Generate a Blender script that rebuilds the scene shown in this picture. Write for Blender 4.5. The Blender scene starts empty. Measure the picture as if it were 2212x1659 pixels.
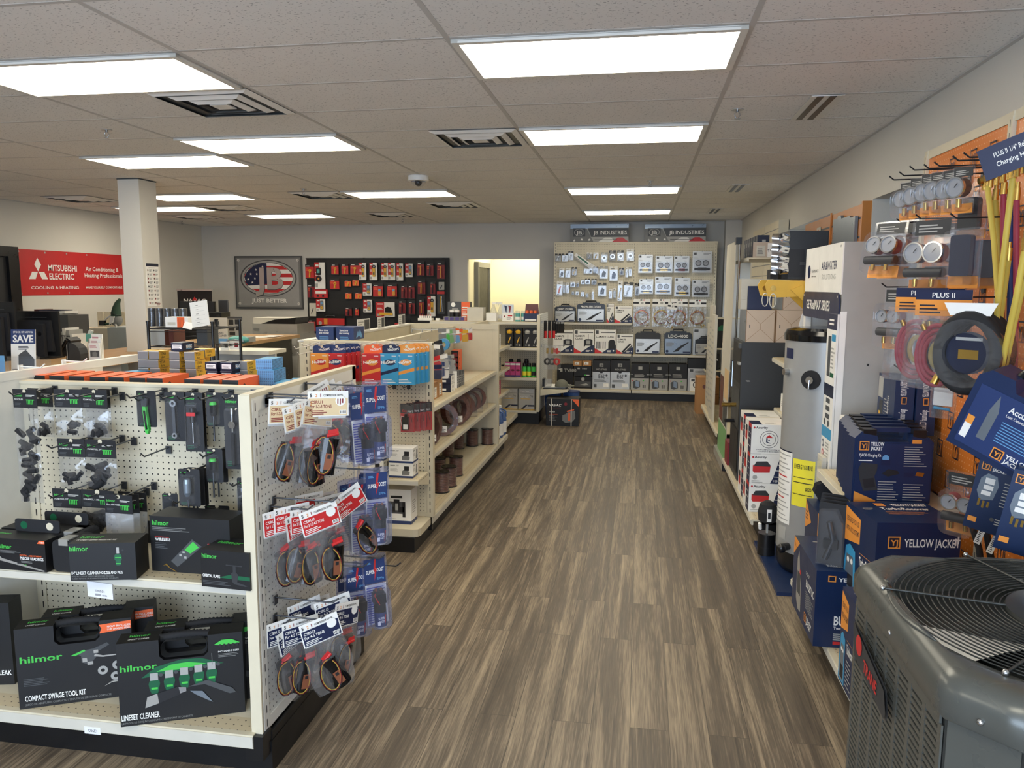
import bpy, math, random
from mathutils import Vector, Matrix
SC = bpy.context.scene
COL = SC.collection
PI = math.pi
random.seed(7)

# ------------------------------------------------------------------ camera, world, lights, exposure
F, YAW, PITCH, ROLL = 1666.98, -.1633097, .12637008, .0037877
H, CAMZ = 2.743, 1.728
_f = Vector((math.sin(YAW)*math.cos(PITCH), math.cos(YAW)*math.cos(PITCH), -math.sin(PITCH)))
_r = Vector((math.cos(YAW), -math.sin(YAW), 0)); _u = _r.cross(_f)
_R = _r*math.cos(ROLL)+_u*math.sin(ROLL); _U = _u*math.cos(ROLL)-_r*math.sin(ROLL)
cam = bpy.data.cameras.new('camera'); camo = bpy.data.objects.new('camera', cam); COL.objects.link(camo)
cam.sensor_width = 36; cam.lens = F/2212*36; cam.clip_start = .05; cam.clip_end = 100
m = Matrix((_R, _U, -_f)).transposed().to_4x4(); m.translation = Vector((0, 0, CAMZ)); camo.matrix_world = m
SC.camera = camo
SC.view_settings.view_transform = 'Standard'; SC.view_settings.look = 'None'
SC.view_settings.gamma = 1; SC.view_settings.use_curve_mapping = False
SC.view_settings.exposure = 0.8
SC.cycles.transparent_max_bounces = 24; SC.cycles.max_bounces = 6
LIGHT_E = 6.8       # fluorescent diffusers
DAY_E = 84          # daylight through the shop windows behind the camera
w = bpy.data.worlds.new('world'); SC.world = w; w.use_nodes = True
w.node_tree.nodes['Background'].inputs[0].default_value = (.62, .76, 1, 1)
w.node_tree.nodes['Background'].inputs[1].default_value = 1.3
for nm, x, y, z, sx, sz, rx, rz, e in (('shop_window_daylight', -2.2, -2.62, 1.45, 3.2, 1.9, 90, 0, DAY_E),
                                    ('shop_window_daylight', 0.35, -2.62, 1.45, 1.7, 1.9, 90, 0, DAY_E*.55)):
    l = bpy.data.lights.new(nm, 'AREA'); l.shape = 'RECTANGLE'; l.size = sx; l.size_y = sz; l.energy = e; l.color = (.64, .79, 1)
    o = bpy.data.objects.new(nm, l); COL.objects.link(o); o.location = (x, y, z); o.rotation_euler = (math.radians(rx), 0, math.radians(rz))
l = bpy.data.lights.new('hall_lamp', 'AREA'); l.size = 1.0; l.energy = 20; l.color = (1, .9, .62)
o = bpy.data.objects.new('hall_lamp', l); COL.objects.link(o); o.location = (-2.1, 13.9, 2.72)

def at(px, py, x=None, y=None, z=None):
    d = _f+_R*((px-1106)/F)-_U*((py-829.5)/F)
    t = x/d.x if x is not None else y/d.y if y is not None else (z-CAMZ)/d.z
    return Vector((d.x*t, d.y*t, CAMZ+d.z*t))
def RY(a, b, c, d, Y):        # photo rectangle on the plane y=Y -> x0,x1,z0,z1
    cy = (b+d)/2; cx = (a+c)/2
    return at(a, cy, y=Y).x, at(c, cy, y=Y).x, at(cx, d, y=Y).z, at(cx, b, y=Y).z

# ------------------------------------------------------------------ materials
def lin(c):
    return tuple(((v/255+.055)/1.055)**2.4 if v/255 > .04045 else v/255/12.92 for v in c)
MT = {}
PAL = dict(
 cream=((214,204,178),.45,0), creamd=((196,186,160),.5,0), white=((226,223,214),.5,0), wht=((238,236,230),.55,0), offwhite=((205,200,186),.6,0),
 black=((16,16,18),.5,0), blk2=((30,30,33),.55,0), gloss=((12,12,14),.12,0), kick=((10,10,12),.45,0), char=((48,50,53),.5,0), grey=((120,120,118),.5,0), lgrey=((168,167,162),.5,0),
 dgrey=((72,74,76),.5,0), green=((70,190,75),.5,0), dgreen=((22,92,60),.35,0), orange=((238,104,52),.5,0), red=((196,40,42),.45,0), dred=((128,28,36),.45,0),
 blue=((38,57,104),.4,0), navy=((22,34,70),.42,0), nv2=((16,24,50),.45,0), yjblue=((16,38,76),.38,0), yjor=((232,150,62),.45,0), lblue=((104,160,206),.5,0), sky=((58,150,196),.45,0),
 yellow=((222,172,50),.45,0), ylw=((240,226,60),.5,0), brass=((196,160,84),.25,.9), steel=((180,182,184),.25,.95), chrome=((210,212,214),.12,1), dsteel=((88,90,94),.35,.8),
 kraft=((176,128,80),.7,0), kraft2=((196,178,160),.7,0), kline=((146,118,92),.7,0), tan=((222,198,156),.5,0), pink=((196,70,130),.45,0), purple=((74,62,120),.4,0), copper=((150,92,66),.35,.3), wirebr=((104,58,46),.4,0),
 steelgrey=((158,158,156),.35,.2), acgrey=((86,88,84),.28,.25), acdark=((52,54,52),.35,.3), rubber=((26,26,28),.8,0), hosey=((198,172,72),.6,0), hoser=((150,44,62),.6,0), hoseb=((24,44,96),.6,0),
 skinw=((222,190,140),.6,0), gauge=((158,158,160),.2,0), amber=((220,150,60),.4,0), jug=((66,96,150),.25,0), teal=((92,168,160),.5,0), camo=((110,110,96),.8,0), silver=((186,184,178),.3,.5),
 slat=((198,128,62),.35,0), blackpl=((20,20,22),.3,0), bluepl=((20,40,78),.42,0), ltan=((216,205,185),.6,0), grn2=((120,170,110),.5,0), pegor=((226,136,62),.22,0), felt=((52,74,58),.9,0), frgrey=((184,192,190),.4,0),
 label=((235,235,238),.5,0), mag=((176,40,84),.45,0), steelb=((130,140,150),.3,.5), vio=((110,112,190),.4,0))
def newmat(name):
    mm = bpy.data.materials.new(name); mm.use_nodes = True; nt = mm.node_tree
    return mm, nt, nt.nodes['Principled BSDF']
def ln(nt, a, b): nt.links.new(a, b)
def node(nt, t, **k):
    n = nt.nodes.new(t)
    for a, b in k.items(): setattr(n, a, b)
    return n
def math_(nt, op, a, b=None, c=None):
    n = node(nt, 'ShaderNodeMath', operation=op)
    for i, v in enumerate((a, b, c)):
        if v is None: continue
        if isinstance(v, (int, float)): n.inputs[i].default_value = v
        else: ln(nt, v, n.inputs[i])
    return n.outputs[0]
def mixc(nt, fac, a, b):
    n = node(nt, 'ShaderNodeMix', data_type='RGBA')
    for i, v in ((0, fac), (6, a), (7, b)):
        if isinstance(v, (int, float)): n.inputs[i].default_value = v
        elif isinstance(v, tuple): n.inputs[i].default_value = (*v, 1)
        else: ln(nt, v, n.inputs[i])
    return n.outputs[2]
def mat(name):
    if name in MT: return MT[name]
    if name in PAL:
        c, r, me = PAL[name]; mm, nt, b = newmat(name)
        c = lin(c)
        no = node(nt, 'ShaderNodeTexNoise'); no.inputs['Scale'].default_value = 9; no.inputs['Detail'].default_value = 3
        tc = node(nt, 'ShaderNodeTexCoord'); ln(nt, tc.outputs['Object'], no.inputs['Vector'])
        ln(nt, mixc(nt, no.outputs[0], tuple(v*.9 for v in c), tuple(min(1, v*1.1) for v in c)), b.inputs['Base Color'])
        ln(nt, math_(nt, 'MULTIPLY_ADD', no.outputs[0], .16, max(.03, r-.08)), b.inputs['Roughness'])
        b.inputs['Metallic'].default_value = me
        MT[name] = mm; return mm
    raise KeyError(name)
def reg(name, mm): MT[name] = mm
def pegmat(name, base, hole, rough=.45, s=.0254, rad=.125):
    mm, nt, b = newmat(name); tc = node(nt, 'ShaderNodeTexCoord')
    p = node(nt, 'ShaderNodeSeparateXYZ'); ln(nt, tc.outputs['Object'], p.inputs[0])
    n = node(nt, 'ShaderNodeSeparateXYZ'); ln(nt, tc.outputs['Normal'], n.inputs[0])
    ax = math_(nt, 'GREATER_THAN', math_(nt, 'ABSOLUTE', n.outputs[0]), .5)
    az = math_(nt, 'GREATER_THAN', math_(nt, 'ABSOLUTE', n.outputs[2]), .5)
    def sel(f, a, bb): return math_(nt, 'ADD', math_(nt, 'MULTIPLY', f, bb), math_(nt, 'MULTIPLY', math_(nt, 'SUBTRACT', 1, f), a))
    uu = sel(ax, p.outputs[0], p.outputs[1]); vv = sel(az, p.outputs[2], p.outputs[1])
    def cell(v): return math_(nt, 'SUBTRACT', math_(nt, 'FRACT', math_(nt, 'MULTIPLY', v, 1/s)), .5)
    cu, cv = cell(uu), cell(vv)
    d = math_(nt, 'SQRT', math_(nt, 'ADD', math_(nt, 'MULTIPLY', cu, cu), math_(nt, 'MULTIPLY', cv, cv)))
    h = math_(nt, 'LESS_THAN', d, rad)
    no = node(nt, 'ShaderNodeTexNoise'); no.inputs['Scale'].default_value = 5; ln(nt, tc.outputs['Object'], no.inputs['Vector'])
    c = lin(base); bc = mixc(nt, no.outputs[0], tuple(v*.93 for v in c), tuple(min(1, v*1.07) for v in c))
    ln(nt, mixc(nt, h, bc, lin(hole)), b.inputs['Base Color']); b.inputs['Roughness'].default_value = rough
    reg(name, mm)
pegmat('peg', (214,204,178), (22,20,18)); pegmat('pegw', (216,216,210), (40,40,46)); pegmat('pegs', (206,190,156), (60,50,40), .45, .03, .1)
pegmat('pegblk', (20,20,22), (4,4,4), .6); pegmat('pegorange', (224,128,54), (244,180,120), .2)
def clearmat(name, tint, glossy, milk, rough=.08, bump=0, bs=30):
    mm = bpy.data.materials.new(name); mm.use_nodes = True; nt = mm.node_tree; nt.nodes.clear()
    out = node(nt, 'ShaderNodeOutputMaterial'); tr = node(nt, 'ShaderNodeBsdfTransparent'); tr.inputs[0].default_value = (*tint, 1)
    gl = node(nt, 'ShaderNodeBsdfGlossy'); gl.inputs['Roughness'].default_value = rough
    df = node(nt, 'ShaderNodeBsdfDiffuse'); df.inputs[0].default_value = (.8, .8, .82, 1)
    lw = node(nt, 'ShaderNodeLayerWeight'); lw.inputs[0].default_value = .35
    if bump:
        no = node(nt, 'ShaderNodeTexNoise'); no.inputs['Scale'].default_value = bs; no.inputs['Detail'].default_value = 2
        tc = node(nt, 'ShaderNodeTexCoord'); ln(nt, tc.outputs['Object'], no.inputs['Vector'])
        bp = node(nt, 'ShaderNodeBump'); bp.inputs['Strength'].default_value = bump; bp.inputs['Distance'].default_value = .02
        ln(nt, no.outputs[0], bp.inputs['Height']); ln(nt, bp.outputs[0], gl.inputs['Normal']); ln(nt, bp.outputs[0], lw.inputs['Normal'])
    m1 = node(nt, 'ShaderNodeMixShader'); m1.inputs[0].default_value = milk; ln(nt, tr.outputs[0], m1.inputs[1]); ln(nt, df.outputs[0], m1.inputs[2])
    m2 = node(nt, 'ShaderNodeMixShader'); ln(nt, math_(nt, 'MULTIPLY_ADD', lw.outputs['Facing'], glossy, glossy*.12), m2.inputs[0])
    ln(nt, m1.outputs[0], m2.inputs[1]); ln(nt, gl.outputs[0], m2.inputs[2]); ln(nt, m2.outputs[0], out.inputs[0]); reg(name, mm)
clearmat('clear', (.97,.98,1), .2, .03); clearmat('film', (.96,.965,.975), .36, .045, .1, .55, 14); clearmat('clearblue', (.8,.82,.97), .35, .06, .1, .4, 14)
clearmat('glass', (.93,.96,.97), .25, .01, .02); clearmat('milky', (.9,.9,.88), .2, .22, .2)
def emis(name, c, e):
    mm, nt, b = newmat(name); b.inputs['Emission Color'].default_value = (*c, 1); b.inputs['Emission Strength'].default_value = e
    b.inputs['Base Color'].default_value = (*c, 1); reg(name, mm); return mm, nt, b
mm, nt, b = emis('lightpanel', (1, .92, .75), LIGHT_E)
tc = node(nt, 'ShaderNodeTexCoord'); wv = node(nt, 'ShaderNodeTexWave'); wv.inputs['Scale'].default_value = 30; wv.inputs['Distortion'].default_value = 0
wv2 = node(nt, 'ShaderNodeTexNoise'); wv2.inputs['Scale'].default_value = 3
ln(nt, tc.outputs['Object'], wv.inputs['Vector']); ln(nt, tc.outputs['Object'], wv2.inputs['Vector'])
ln(nt, math_(nt, 'MULTIPLY', math_(nt, 'MULTIPLY_ADD', wv.outputs[1], .2, .9), math_(nt, 'MULTIPLY_ADD', wv2.outputs[0], .3*LIGHT_E, .85*LIGHT_E)), b.inputs['Emission Strength'])
emis('screen', (.55, .72, 1), 1.1)
def wallmat(name, c, r=.75, sc=60, bs=.15):
    mm, nt, b = newmat(name); tc = node(nt, 'ShaderNodeTexCoord'); no = node(nt, 'ShaderNodeTexNoise'); no.inputs['Scale'].default_value = 1.3
    n2 = node(nt, 'ShaderNodeTexNoise'); n2.inputs['Scale'].default_value = sc
    ln(nt, tc.outputs['Object'], no.inputs['Vector']); ln(nt, tc.outputs['Object'], n2.inputs['Vector'])
    c = lin(c); ln(nt, mixc(nt, no.outputs[0], tuple(v*.95 for v in c), tuple(v*1.05 for v in c)), b.inputs['Base Color'])
    b.inputs['Roughness'].default_value = r; bp = node(nt, 'ShaderNodeBump'); bp.inputs['Strength'].default_value = bs; bp.inputs['Distance'].default_value = .004
    ln(nt, n2.outputs[0], bp.inputs['Height']); ln(nt, bp.outputs[0], b.inputs['Normal']); reg(name, mm)
wallmat('wallpaint', (214, 210, 200)); wallmat('wallback', (206, 203, 196)); wallmat('tbar', (196, 193, 188), .6); wallmat('hallpaint', (236, 232, 214))
# ceiling tiles: fissured mineral fibre
mm, nt, b = newmat('tile'); tc = node(nt, 'ShaderNodeTexCoord')
mp = node(nt, 'ShaderNodeMapping'); mp.inputs['Scale'].default_value = (75, 150, 75); ln(nt, tc.outputs['Object'], mp.inputs[0])
no = node(nt, 'ShaderNodeTexNoise'); no.inputs['Scale'].default_value = 1; no.inputs['Detail'].default_value = 3; ln(nt, mp.outputs[0], no.inputs['Vector'])
n3 = node(nt, 'ShaderNodeTexNoise'); n3.inputs['Scale'].default_value = .8; ln(nt, tc.outputs['Object'], n3.inputs['Vector'])
fis = math_(nt, 'GREATER_THAN', no.outputs[0], .645)
c = lin((232, 229, 224)); bc = mixc(nt, n3.outputs[0], tuple(v*.93 for v in c), tuple(v*1.06 for v in c))
ln(nt, mixc(nt, math_(nt, 'MULTIPLY', fis, .7), bc, lin((88, 86, 84))), b.inputs['Base Color']); b.inputs['Roughness'].default_value = .9; reg('tile', mm)
# vinyl plank floor, planks run along y
mm, nt, b = newmat('plank'); tc = node(nt, 'ShaderNodeTexCoord'); mp = node(nt, 'ShaderNodeMapping')
mp.inputs['Rotation'].default_value = (0, 0, PI/2); ln(nt, tc.outputs['Object'], mp.inputs[0])
br = node(nt, 'ShaderNodeTexBrick', offset=.37, offset_frequency=2); br.inputs['Scale'].default_value = 1
for k, v in (('Mortar Size', .0012), ('Brick Width', 1.22), ('Row Height', .152), ('Bias', 0), ('Mortar Smooth', .3)): br.inputs[k].default_value = v
br.inputs['Color1'].default_value = (0, 0, 0, 1); br.inputs['Color2'].default_value = (1, 1, 1, 1); br.inputs['Mortar'].default_value = (0, 0, 0, 1)
ln(nt, mp.outputs[0], br.inputs['Vector'])
sx = node(nt, 'ShaderNodeSeparateXYZ'); ln(nt, tc.outputs['Object'], sx.inputs[0])
rnd = node(nt, 'ShaderNodeSeparateColor'); ln(nt, br.outputs['Color'], rnd.inputs[0])
off = math_(nt, 'MULTIPLY', rnd.outputs[0], 37.0)
def streak(fx, fy, det, dist=.0):
    cb = node(nt, 'ShaderNodeCombineXYZ'); ln(nt, math_(nt, 'MULTIPLY', sx.outputs[0], fx), cb.inputs[0]); ln(nt, math_(nt, 'MULTIPLY_ADD', sx.outputs[1], fy, off), cb.inputs[1]); ln(nt, off, cb.inputs[2])
    q = node(nt, 'ShaderNodeTexNoise'); q.inputs['Scale'].default_value = 1; q.inputs['Detail'].default_value = det; q.inputs['Distortion'].default_value = dist; ln(nt, cb.outputs[0], q.inputs['Vector']); return q.outputs[0]
s1, s2, s3 = streak(18, .7, 3, .4), streak(70, 2.2, 4, 1.2), streak(260, 9, 2)
v = math_(nt, 'ADD', math_(nt, 'MULTIPLY', s1, .5), math_(nt, 'ADD', math_(nt, 'MULTIPLY', s2, .38), math_(nt, 'MULTIPLY', s3, .24)))
v = math_(nt, 'ADD', v, math_(nt, 'MULTIPLY', rnd.outputs[0], .07))
cr = node(nt, 'ShaderNodeValToRGB'); e = cr.color_ramp.elements; e[0].position = .38; e[0].color = (*lin((66, 58, 50)), 1); e[1].position = .78; e[1].color = (*lin((168, 150, 124)), 1)
e2 = cr.color_ramp.elements.new(.575); e2.color = (*lin((101, 89, 74)), 1); ln(nt, v, cr.inputs[0])
ln(nt, mixc(nt, math_(nt, 'MULTIPLY', br.outputs['Fac'], .7), cr.outputs[0], lin((34, 30, 26))), b.inputs['Base Color'])
ln(nt, math_(nt, 'MULTIPLY_ADD', s2, .3, .28), b.inputs['Roughness'])
bp = node(nt, 'ShaderNodeBump'); bp.inputs['Strength'].default_value = .25; bp.inputs['Distance'].default_value = .002; ln(nt, s2, bp.inputs['Height']); ln(nt, bp.outputs[0], b.inputs['Normal']); reg('plank', mm)
# wood counter top
mm, nt, b = newmat('wood'); tc = node(nt, 'ShaderNodeTexCoord'); mp = node(nt, 'ShaderNodeMapping'); mp.inputs['Scale'].default_value = (14, 1.2, 14); ln(nt, tc.outputs['Object'], mp.inputs[0])
no = node(nt, 'ShaderNodeTexNoise'); no.inputs['Scale'].default_value = 2; no.inputs['Detail'].default_value = 4; ln(nt, mp.outputs[0], no.inputs['Vector'])
ln(nt, mixc(nt, no.outputs[0], lin((168, 128, 84)), lin((206, 170, 124))), b.inputs['Base Color']); b.inputs['Roughness'].default_value = .4; reg('wood', mm)

# ------------------------------------------------------------------ mesh building
_txt = {}
def glyphs(s, bold=.0):
    k = (s, bold)
    if k not in _txt:
        c = bpy.data.curves.new('t', 'FONT'); c.body = s; c.size = 1; c.resolution_u = 2; c.offset = bold; c.fill_mode = 'FRONT'
        o = bpy.data.objects.new('t', c); me = o.to_mesh()
        vs = [(q.co.x, q.co.y) for q in me.vertices]; fs = [tuple(p.vertices) for p in me.polygons]
        o.to_mesh_clear(); bpy.data.objects.remove(o); bpy.data.curves.remove(c)
        x0 = min([q[0] for q in vs] or [0]); vs = [((x-x0)/.73, y/.73) for x, y in vs]
        _txt[k] = (vs, fs, max([q[0] for q in vs] or [0.1]))
    return _txt[k]
class Face:
    """a flat printed face: fractional coordinates, every mark a hair above the one before"""
    def __init__(s, mb, O, U, V, w, h, eps=.00012):
        s.mb = mb; s.O = Vector(O); s.U = Vector(U).normalized(); s.V = Vector(V).normalized(); s.N = s.U.cross(s.V); s.w = w; s.h = h; s.e = eps; s.k = 1
    def p(s, x, y): return s.O+s.U*(x*s.w)+s.V*(y*s.h)+s.N*(s.e*s.k)
    def poly(s, pts, m):
        s.mb.add([s.p(*q) for q in pts], [tuple(range(len(pts)))], m); s.k += 1; return s
    def rect(s, x0, y0, x1, y1, m): return s.poly([(x0, y0), (x1, y0), (x1, y1), (x0, y1)], m)
    def rects(s, L, m):
        vs = []; fs = []
        for i, (x0, y0, x1, y1) in enumerate(L):
            vs += [s.p(x0, y0), s.p(x1, y0), s.p(x1, y1), s.p(x0, y1)]; fs.append((4*i, 4*i+1, 4*i+2, 4*i+3))
        s.mb.add(vs, fs, m); s.k += 1; return s
    def lines(s, x0, y0, x1, y1, n, m, t=.45):      # small print
        rr = random.Random(n*31+int(x0*97)); L = []
        for i in range(n):
            b = y1-(i+1)*(y1-y0)/n; L.append((x0, b, x0+(x1-x0)*rr.uniform(.6, 1), b+(y1-y0)/n*t))
        return s.rects(L, m)
    def disc(s, x, y, r, m, n=14, ry=None):          # r as a fraction of the width
        ry = r*s.w/s.h if ry is None else ry
        return s.poly([(x+r*math.cos(2*PI*i/n), y+ry*math.sin(2*PI*i/n)) for i in range(n)], m)
    def text(s, t, x, y, h, m, w=None, al='l', bold=.02, rot=0, it=0):  # h = cap height as fraction of face height, w = fitted width fraction
        vs, fs, tw = glyphs(t, round(bold*.55, 4)); hh = h*s.h; sx = hh if w is None else w*s.w/tw
        W = tw*sx; ox = {'l': 0, 'c': -W/2, 'r': -W}[al]; ca, sa = math.cos(rot), math.sin(rot)
        out = []
        for a, b in vs:
            a = a*sx+ox+it*b*hh; b = b*hh; a, b = a*ca-b*sa, a*sa+b*ca
            out.append(s.O+s.U*(x*s.w+a)+s.V*(y*s.h+b)+s.N*(s.e*s.k))
        s.mb.add(out, fs, m); s.k += 1; return s
class MB:
    def __init__(s): s.v = []; s.f = []; s.m = []; s.sm = []; s.names = []; s.T = None
    def add(s, vs, fs, m, smooth=False):
        o = len(s.v)
        s.v += [tuple(s.T @ Vector(q)) if s.T else tuple(q) for q in vs]
        if m not in s.names: s.names.append(m)
        i = s.names.index(m)
        for f in fs: s.f.append(tuple(a+o for a in f)); s.m.append(i); s.sm.append(smooth)
        return s
    def box(s, x0, x1, y0, y1, z0, z1, m, top=None, front=None, left=None, right=None, back=None, bot=None):
        V = [(x0,y0,z0),(x1,y0,z0),(x1,y1,z0),(x0,y1,z0),(x0,y0,z1),(x1,y0,z1),(x1,y1,z1),(x0,y1,z1)]
        for f, mm_ in (((0,3,2,1), bot), ((4,5,6,7), top), ((0,1,5,4), front), ((1,2,6,5), right), ((2,3,7,6), back), ((3,0,4,7), left)):
            s.add([V[i] for i in f], [(0,1,2,3)], mm_ or m)
        return s
    def prism(s, pts, a0, a1, m, ax='y', cap=None, smooth=False):     # outline in the other two axes, extruded along ax
        n = len(pts)
        def P(q, a): return {'y': (q[0], a, q[1]), 'x': (a, q[0], q[1]), 'z': (q[0], q[1], a)}[ax]
        V = [P(q, a0) for q in pts]+[P(q, a1) for q in pts]
        sgn = 1 if ax != 'y' else -1
        s.add(V, [(i, (i+1) % n, n+(i+1) % n, n+i)[::sgn] for i in range(n)], m, smooth)
        s.add(V, [tuple(range(n))[::-sgn], tuple(range(n, 2*n))[::sgn]], cap or m)
        return s
    def ring(s, r0, r1, c, a0, a1, m, ax='y', n=24, sy=1):            # flat ring with thickness a0..a1 (tape rolls, coils' flanges, bezels)
        def P(r, t, a):
            p, q = c[0]+r*math.cos(t), c[1]+r*math.sin(t)*sy
            return {'y': (p, a, q), 'x': (a, p, q), 'z': (p, q, a)}[ax]
        V = []
        for i in range(n):
            t = 2*PI*i/n; V += [P(r0, t, a0), P(r1, t, a0), P(r1, t, a1), P(r0, t, a1)]
        fs = []
        for i in range(n):
            a, b = 4*i, 4*((i+1) % n)
            for j in range(4): fs.append((a+j, b+j, b+(j+1) % 4, a+(j+1) % 4))
        s.add(V, fs, m); return s
    def cyl(s, c, r, h, m, ax='z', n=16, r2=None, cap=None, smooth=True):
        r2 = r if r2 is None else r2; V = []
        for rr, a in ((r, 0), (r2, h)):
            for i in range(n):
                t = 2*PI*i/n; p, q = rr*math.cos(t), rr*math.sin(t)
                V.append({'z': (c[0]+p, c[1]+q, c[2]+a), 'y': (c[0]+p, c[1]+a, c[2]+q), 'x': (c[0]+a, c[1]+p, c[2]+q)}[ax])
        s.add(V, [(i, (i+1) % n, n+(i+1) % n, n+i) for i in range(n)], m, smooth)
        s.add(V, [tuple(range(n))[::-1], tuple(range(n, 2*n))], cap or m); return s
    def lathe(s, prof, c, m, n=20, ms=None):                            # prof: (r,z) list
        V = [(c[0]+r*math.cos(2*PI*i/n), c[1]+r*math.sin(2*PI*i/n), c[2]+z) for r, z in prof for i in range(n)]
        for k in range(len(prof)-1):
            s.add(V[k*n:(k+2)*n], [(i, (i+1) % n, n+(i+1) % n, n+i) for i in range(n)], ms[k] if ms else m, True)
        return s
    def tube(s, pts, r, m, n=6, closed=False, rs=None):
        P = [Vector(p) for p in pts]; N = len(P); V = []; up = Vector((0, 0, 1)); pr = None
        for i in range(N):
            d = (P[(i+1) % N]-P[i-1]) if closed or 0 < i < N-1 else (P[1]-P[0] if i == 0 else P[-1]-P[-2])
            d.normalize()
            if pr is None:
                a = d.cross(up if abs(d.z) < .9 else Vector((1, 0, 0))).normalized()
            else: a = (pr-d*pr.dot(d)).normalized()
            pr = a; b = d.cross(a); rr = rs[i] if rs else r
            V += [P[i]+(a*math.cos(2*PI*j/n)+b*math.sin(2*PI*j/n))*rr for j in range(n)]
        fs = [(i*n+j, i*n+(j+1) % n, ((i+1) % N)*n+(j+1) % n, ((i+1) % N)*n+j) for i in range(N if closed else N-1) for j in range(n)]
        s.add(V, fs, m, True)
        if not closed: s.add(V[:n]+V[-n:], [tuple(range(n))[::-1], tuple(range(n, 2*n))], m)
        return s
    def ball(s, c, r, m, n=10, sc=(1, 1, 1)):
        return s.lathe2([(math.sin(PI*k/(n//2+1)), -math.cos(PI*k/(n//2+1))) for k in range(n//2+2)], c, r, sc, m, n)
    def lathe2(s, prof, c, r, sc, m, n):
        V = [(c[0]+r*sc[0]*a*math.cos(2*PI*i/n), c[1]+r*sc[1]*a*math.sin(2*PI*i/n), c[2]+r*sc[2]*b) for a, b in prof for i in range(n)]
        s.add(V, [(k*n+i, k*n+(i+1) % n, (k+1)*n+(i+1) % n, (k+1)*n+i) for k in range(len(prof)-1) for i in range(n)], m, True); return s
    # printed faces of a box-like local part: front faces -y
    def front(s, x0, x1, z0, z1, y, eps=.00012): return Face(s, (x0, y, z0), (1, 0, 0), (0, 0, 1), x1-x0, z1-z0, eps)
    def left(s, y0, y1, z0, z1, x, eps=.00012): return Face(s, (x, y1, z0), (0, -1, 0), (0, 0, 1), y1-y0, z1-z0, eps)
    def right(s, y0, y1, z0, z1, x, eps=.00012): return Face(s, (x, y0, z0), (0, 1, 0), (0, 0, 1), y1-y0, z1-z0, eps)
    def top(s, x0, x1, y0, y1, z, eps=.00012): return Face(s, (x0, y0, z), (1, 0, 0), (0, 1, 0), x1-x0, y1-y0, eps)
    def mesh(s, name):
        me = bpy.data.meshes.new(name); me.from_pydata(s.v, [], s.f)
        for nme in s.names: me.materials.append(mat(nme))
        me.polygons.foreach_set('material_index', s.m); me.polygons.foreach_set('use_smooth', s.sm); me.update(); return me
    def obj(s, name, parent=None, **k):
        o = bpy.data.objects.new(name, s.mesh(name)); COL.objects.link(o)
        if parent: o.parent = parent
        tag(o, **k); return o
def tag(o, label=None, cat=None, group=None, kind=None, loc=None, rz=None, rot=None):
    if label: o['label'] = label
    if cat: o['category'] = cat
    if group: o['group'] = group
    if kind: o['kind'] = kind
    if loc is not None: o.location = loc
    if rz is not None: o.rotation_euler = (0, 0, rz)
    if rot is not None: o.rotation_euler = rot
    return o
def empty(name, **k):
    o = bpy.data.objects.new(name, None); o.empty_display_size = .05; COL.objects.link(o); return tag(o, **k)
def dup(o, label=None, loc=None, rz=None, rot=None, group=None, top=True):
    c = o.copy(); COL.objects.link(c)
    for ch in list(o.children):
        cc = dup(ch, top=False); cc.parent = c
    if top: tag(c, label=label, group=group, loc=loc, rz=rz, rot=rot)
    return c
KINDS = {}
def make(key, build, label, loc, rz=0, rot=None, group=None, cat=None):
    """first call builds the kind, later calls copy it and its parts"""
    if key not in KINDS: KINDS[key] = o = build(); src = o
    else: src = KINDS[key]; o = dup(src)
    tag(o, label=label, loc=loc, rz=rz if rot is None else None, rot=rot, group=group, cat=cat); return o
OR = ['first', 'second', 'third', 'fourth', 'fifth', 'sixth', 'seventh', 'eighth', 'ninth', 'tenth', 'eleventh', 'twelfth', 'thirteenth', 'fourteenth']
def rrect(x0, z0, x1, z1, r, n=4):
    P = []
    for cx, cz, a in ((x1-r, z1-r, 0), (x0+r, z1-r, 90), (x0+r, z0+r, 180), (x1-r, z0+r, 270)):
        P += [(cx+r*math.cos(math.radians(a+90*i/n)), cz+r*math.sin(math.radians(a+90*i/n))) for i in range(n+1)]
    return P
# ------------------------------------------------------------------ the room
def struct(name, mb, **k): return mb.obj(name, kind='structure', **k)
XR, YB, XL, YF = 1.51, 12.65, -7.6, -2.7
struct('floor', MB().box(XL-.1, 1.9, YF-.1, 15.4, -.08, 0, 'plank'))
struct('ceiling', MB().box(XL-.1, XR+.3, YF-.1, YB+.1, H+.0004, H+.1, 'tile'))
g = MB()
gx = [-.814+1.2192*k for k in range(-6, 3) if XL < -.814+1.2192*k < XR]; gy = [3.2537+.6096*j for j in range(-9, 16) if 3.2537+.6096*j < YB]
for x in gx: g.box(x-.012, x+.012, YF, YB, H-.0015, H+.004, 'tbar')
for y in gy: g.box(XL, XR, y-.0105, y+.0105, H-.0006, H+.004, 'tbar')
g.box(XL, XL+.022, YF, YB, H-.008, H, 'tbar').box(XR-.022, XR, YF, YB, H-.008, H, 'tbar').box(XL, XR, YB-.022, YB, H-.008, H, 'tbar')
struct('trim_1', g, label='metal T-bar grid of the suspended tile ceiling')
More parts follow.
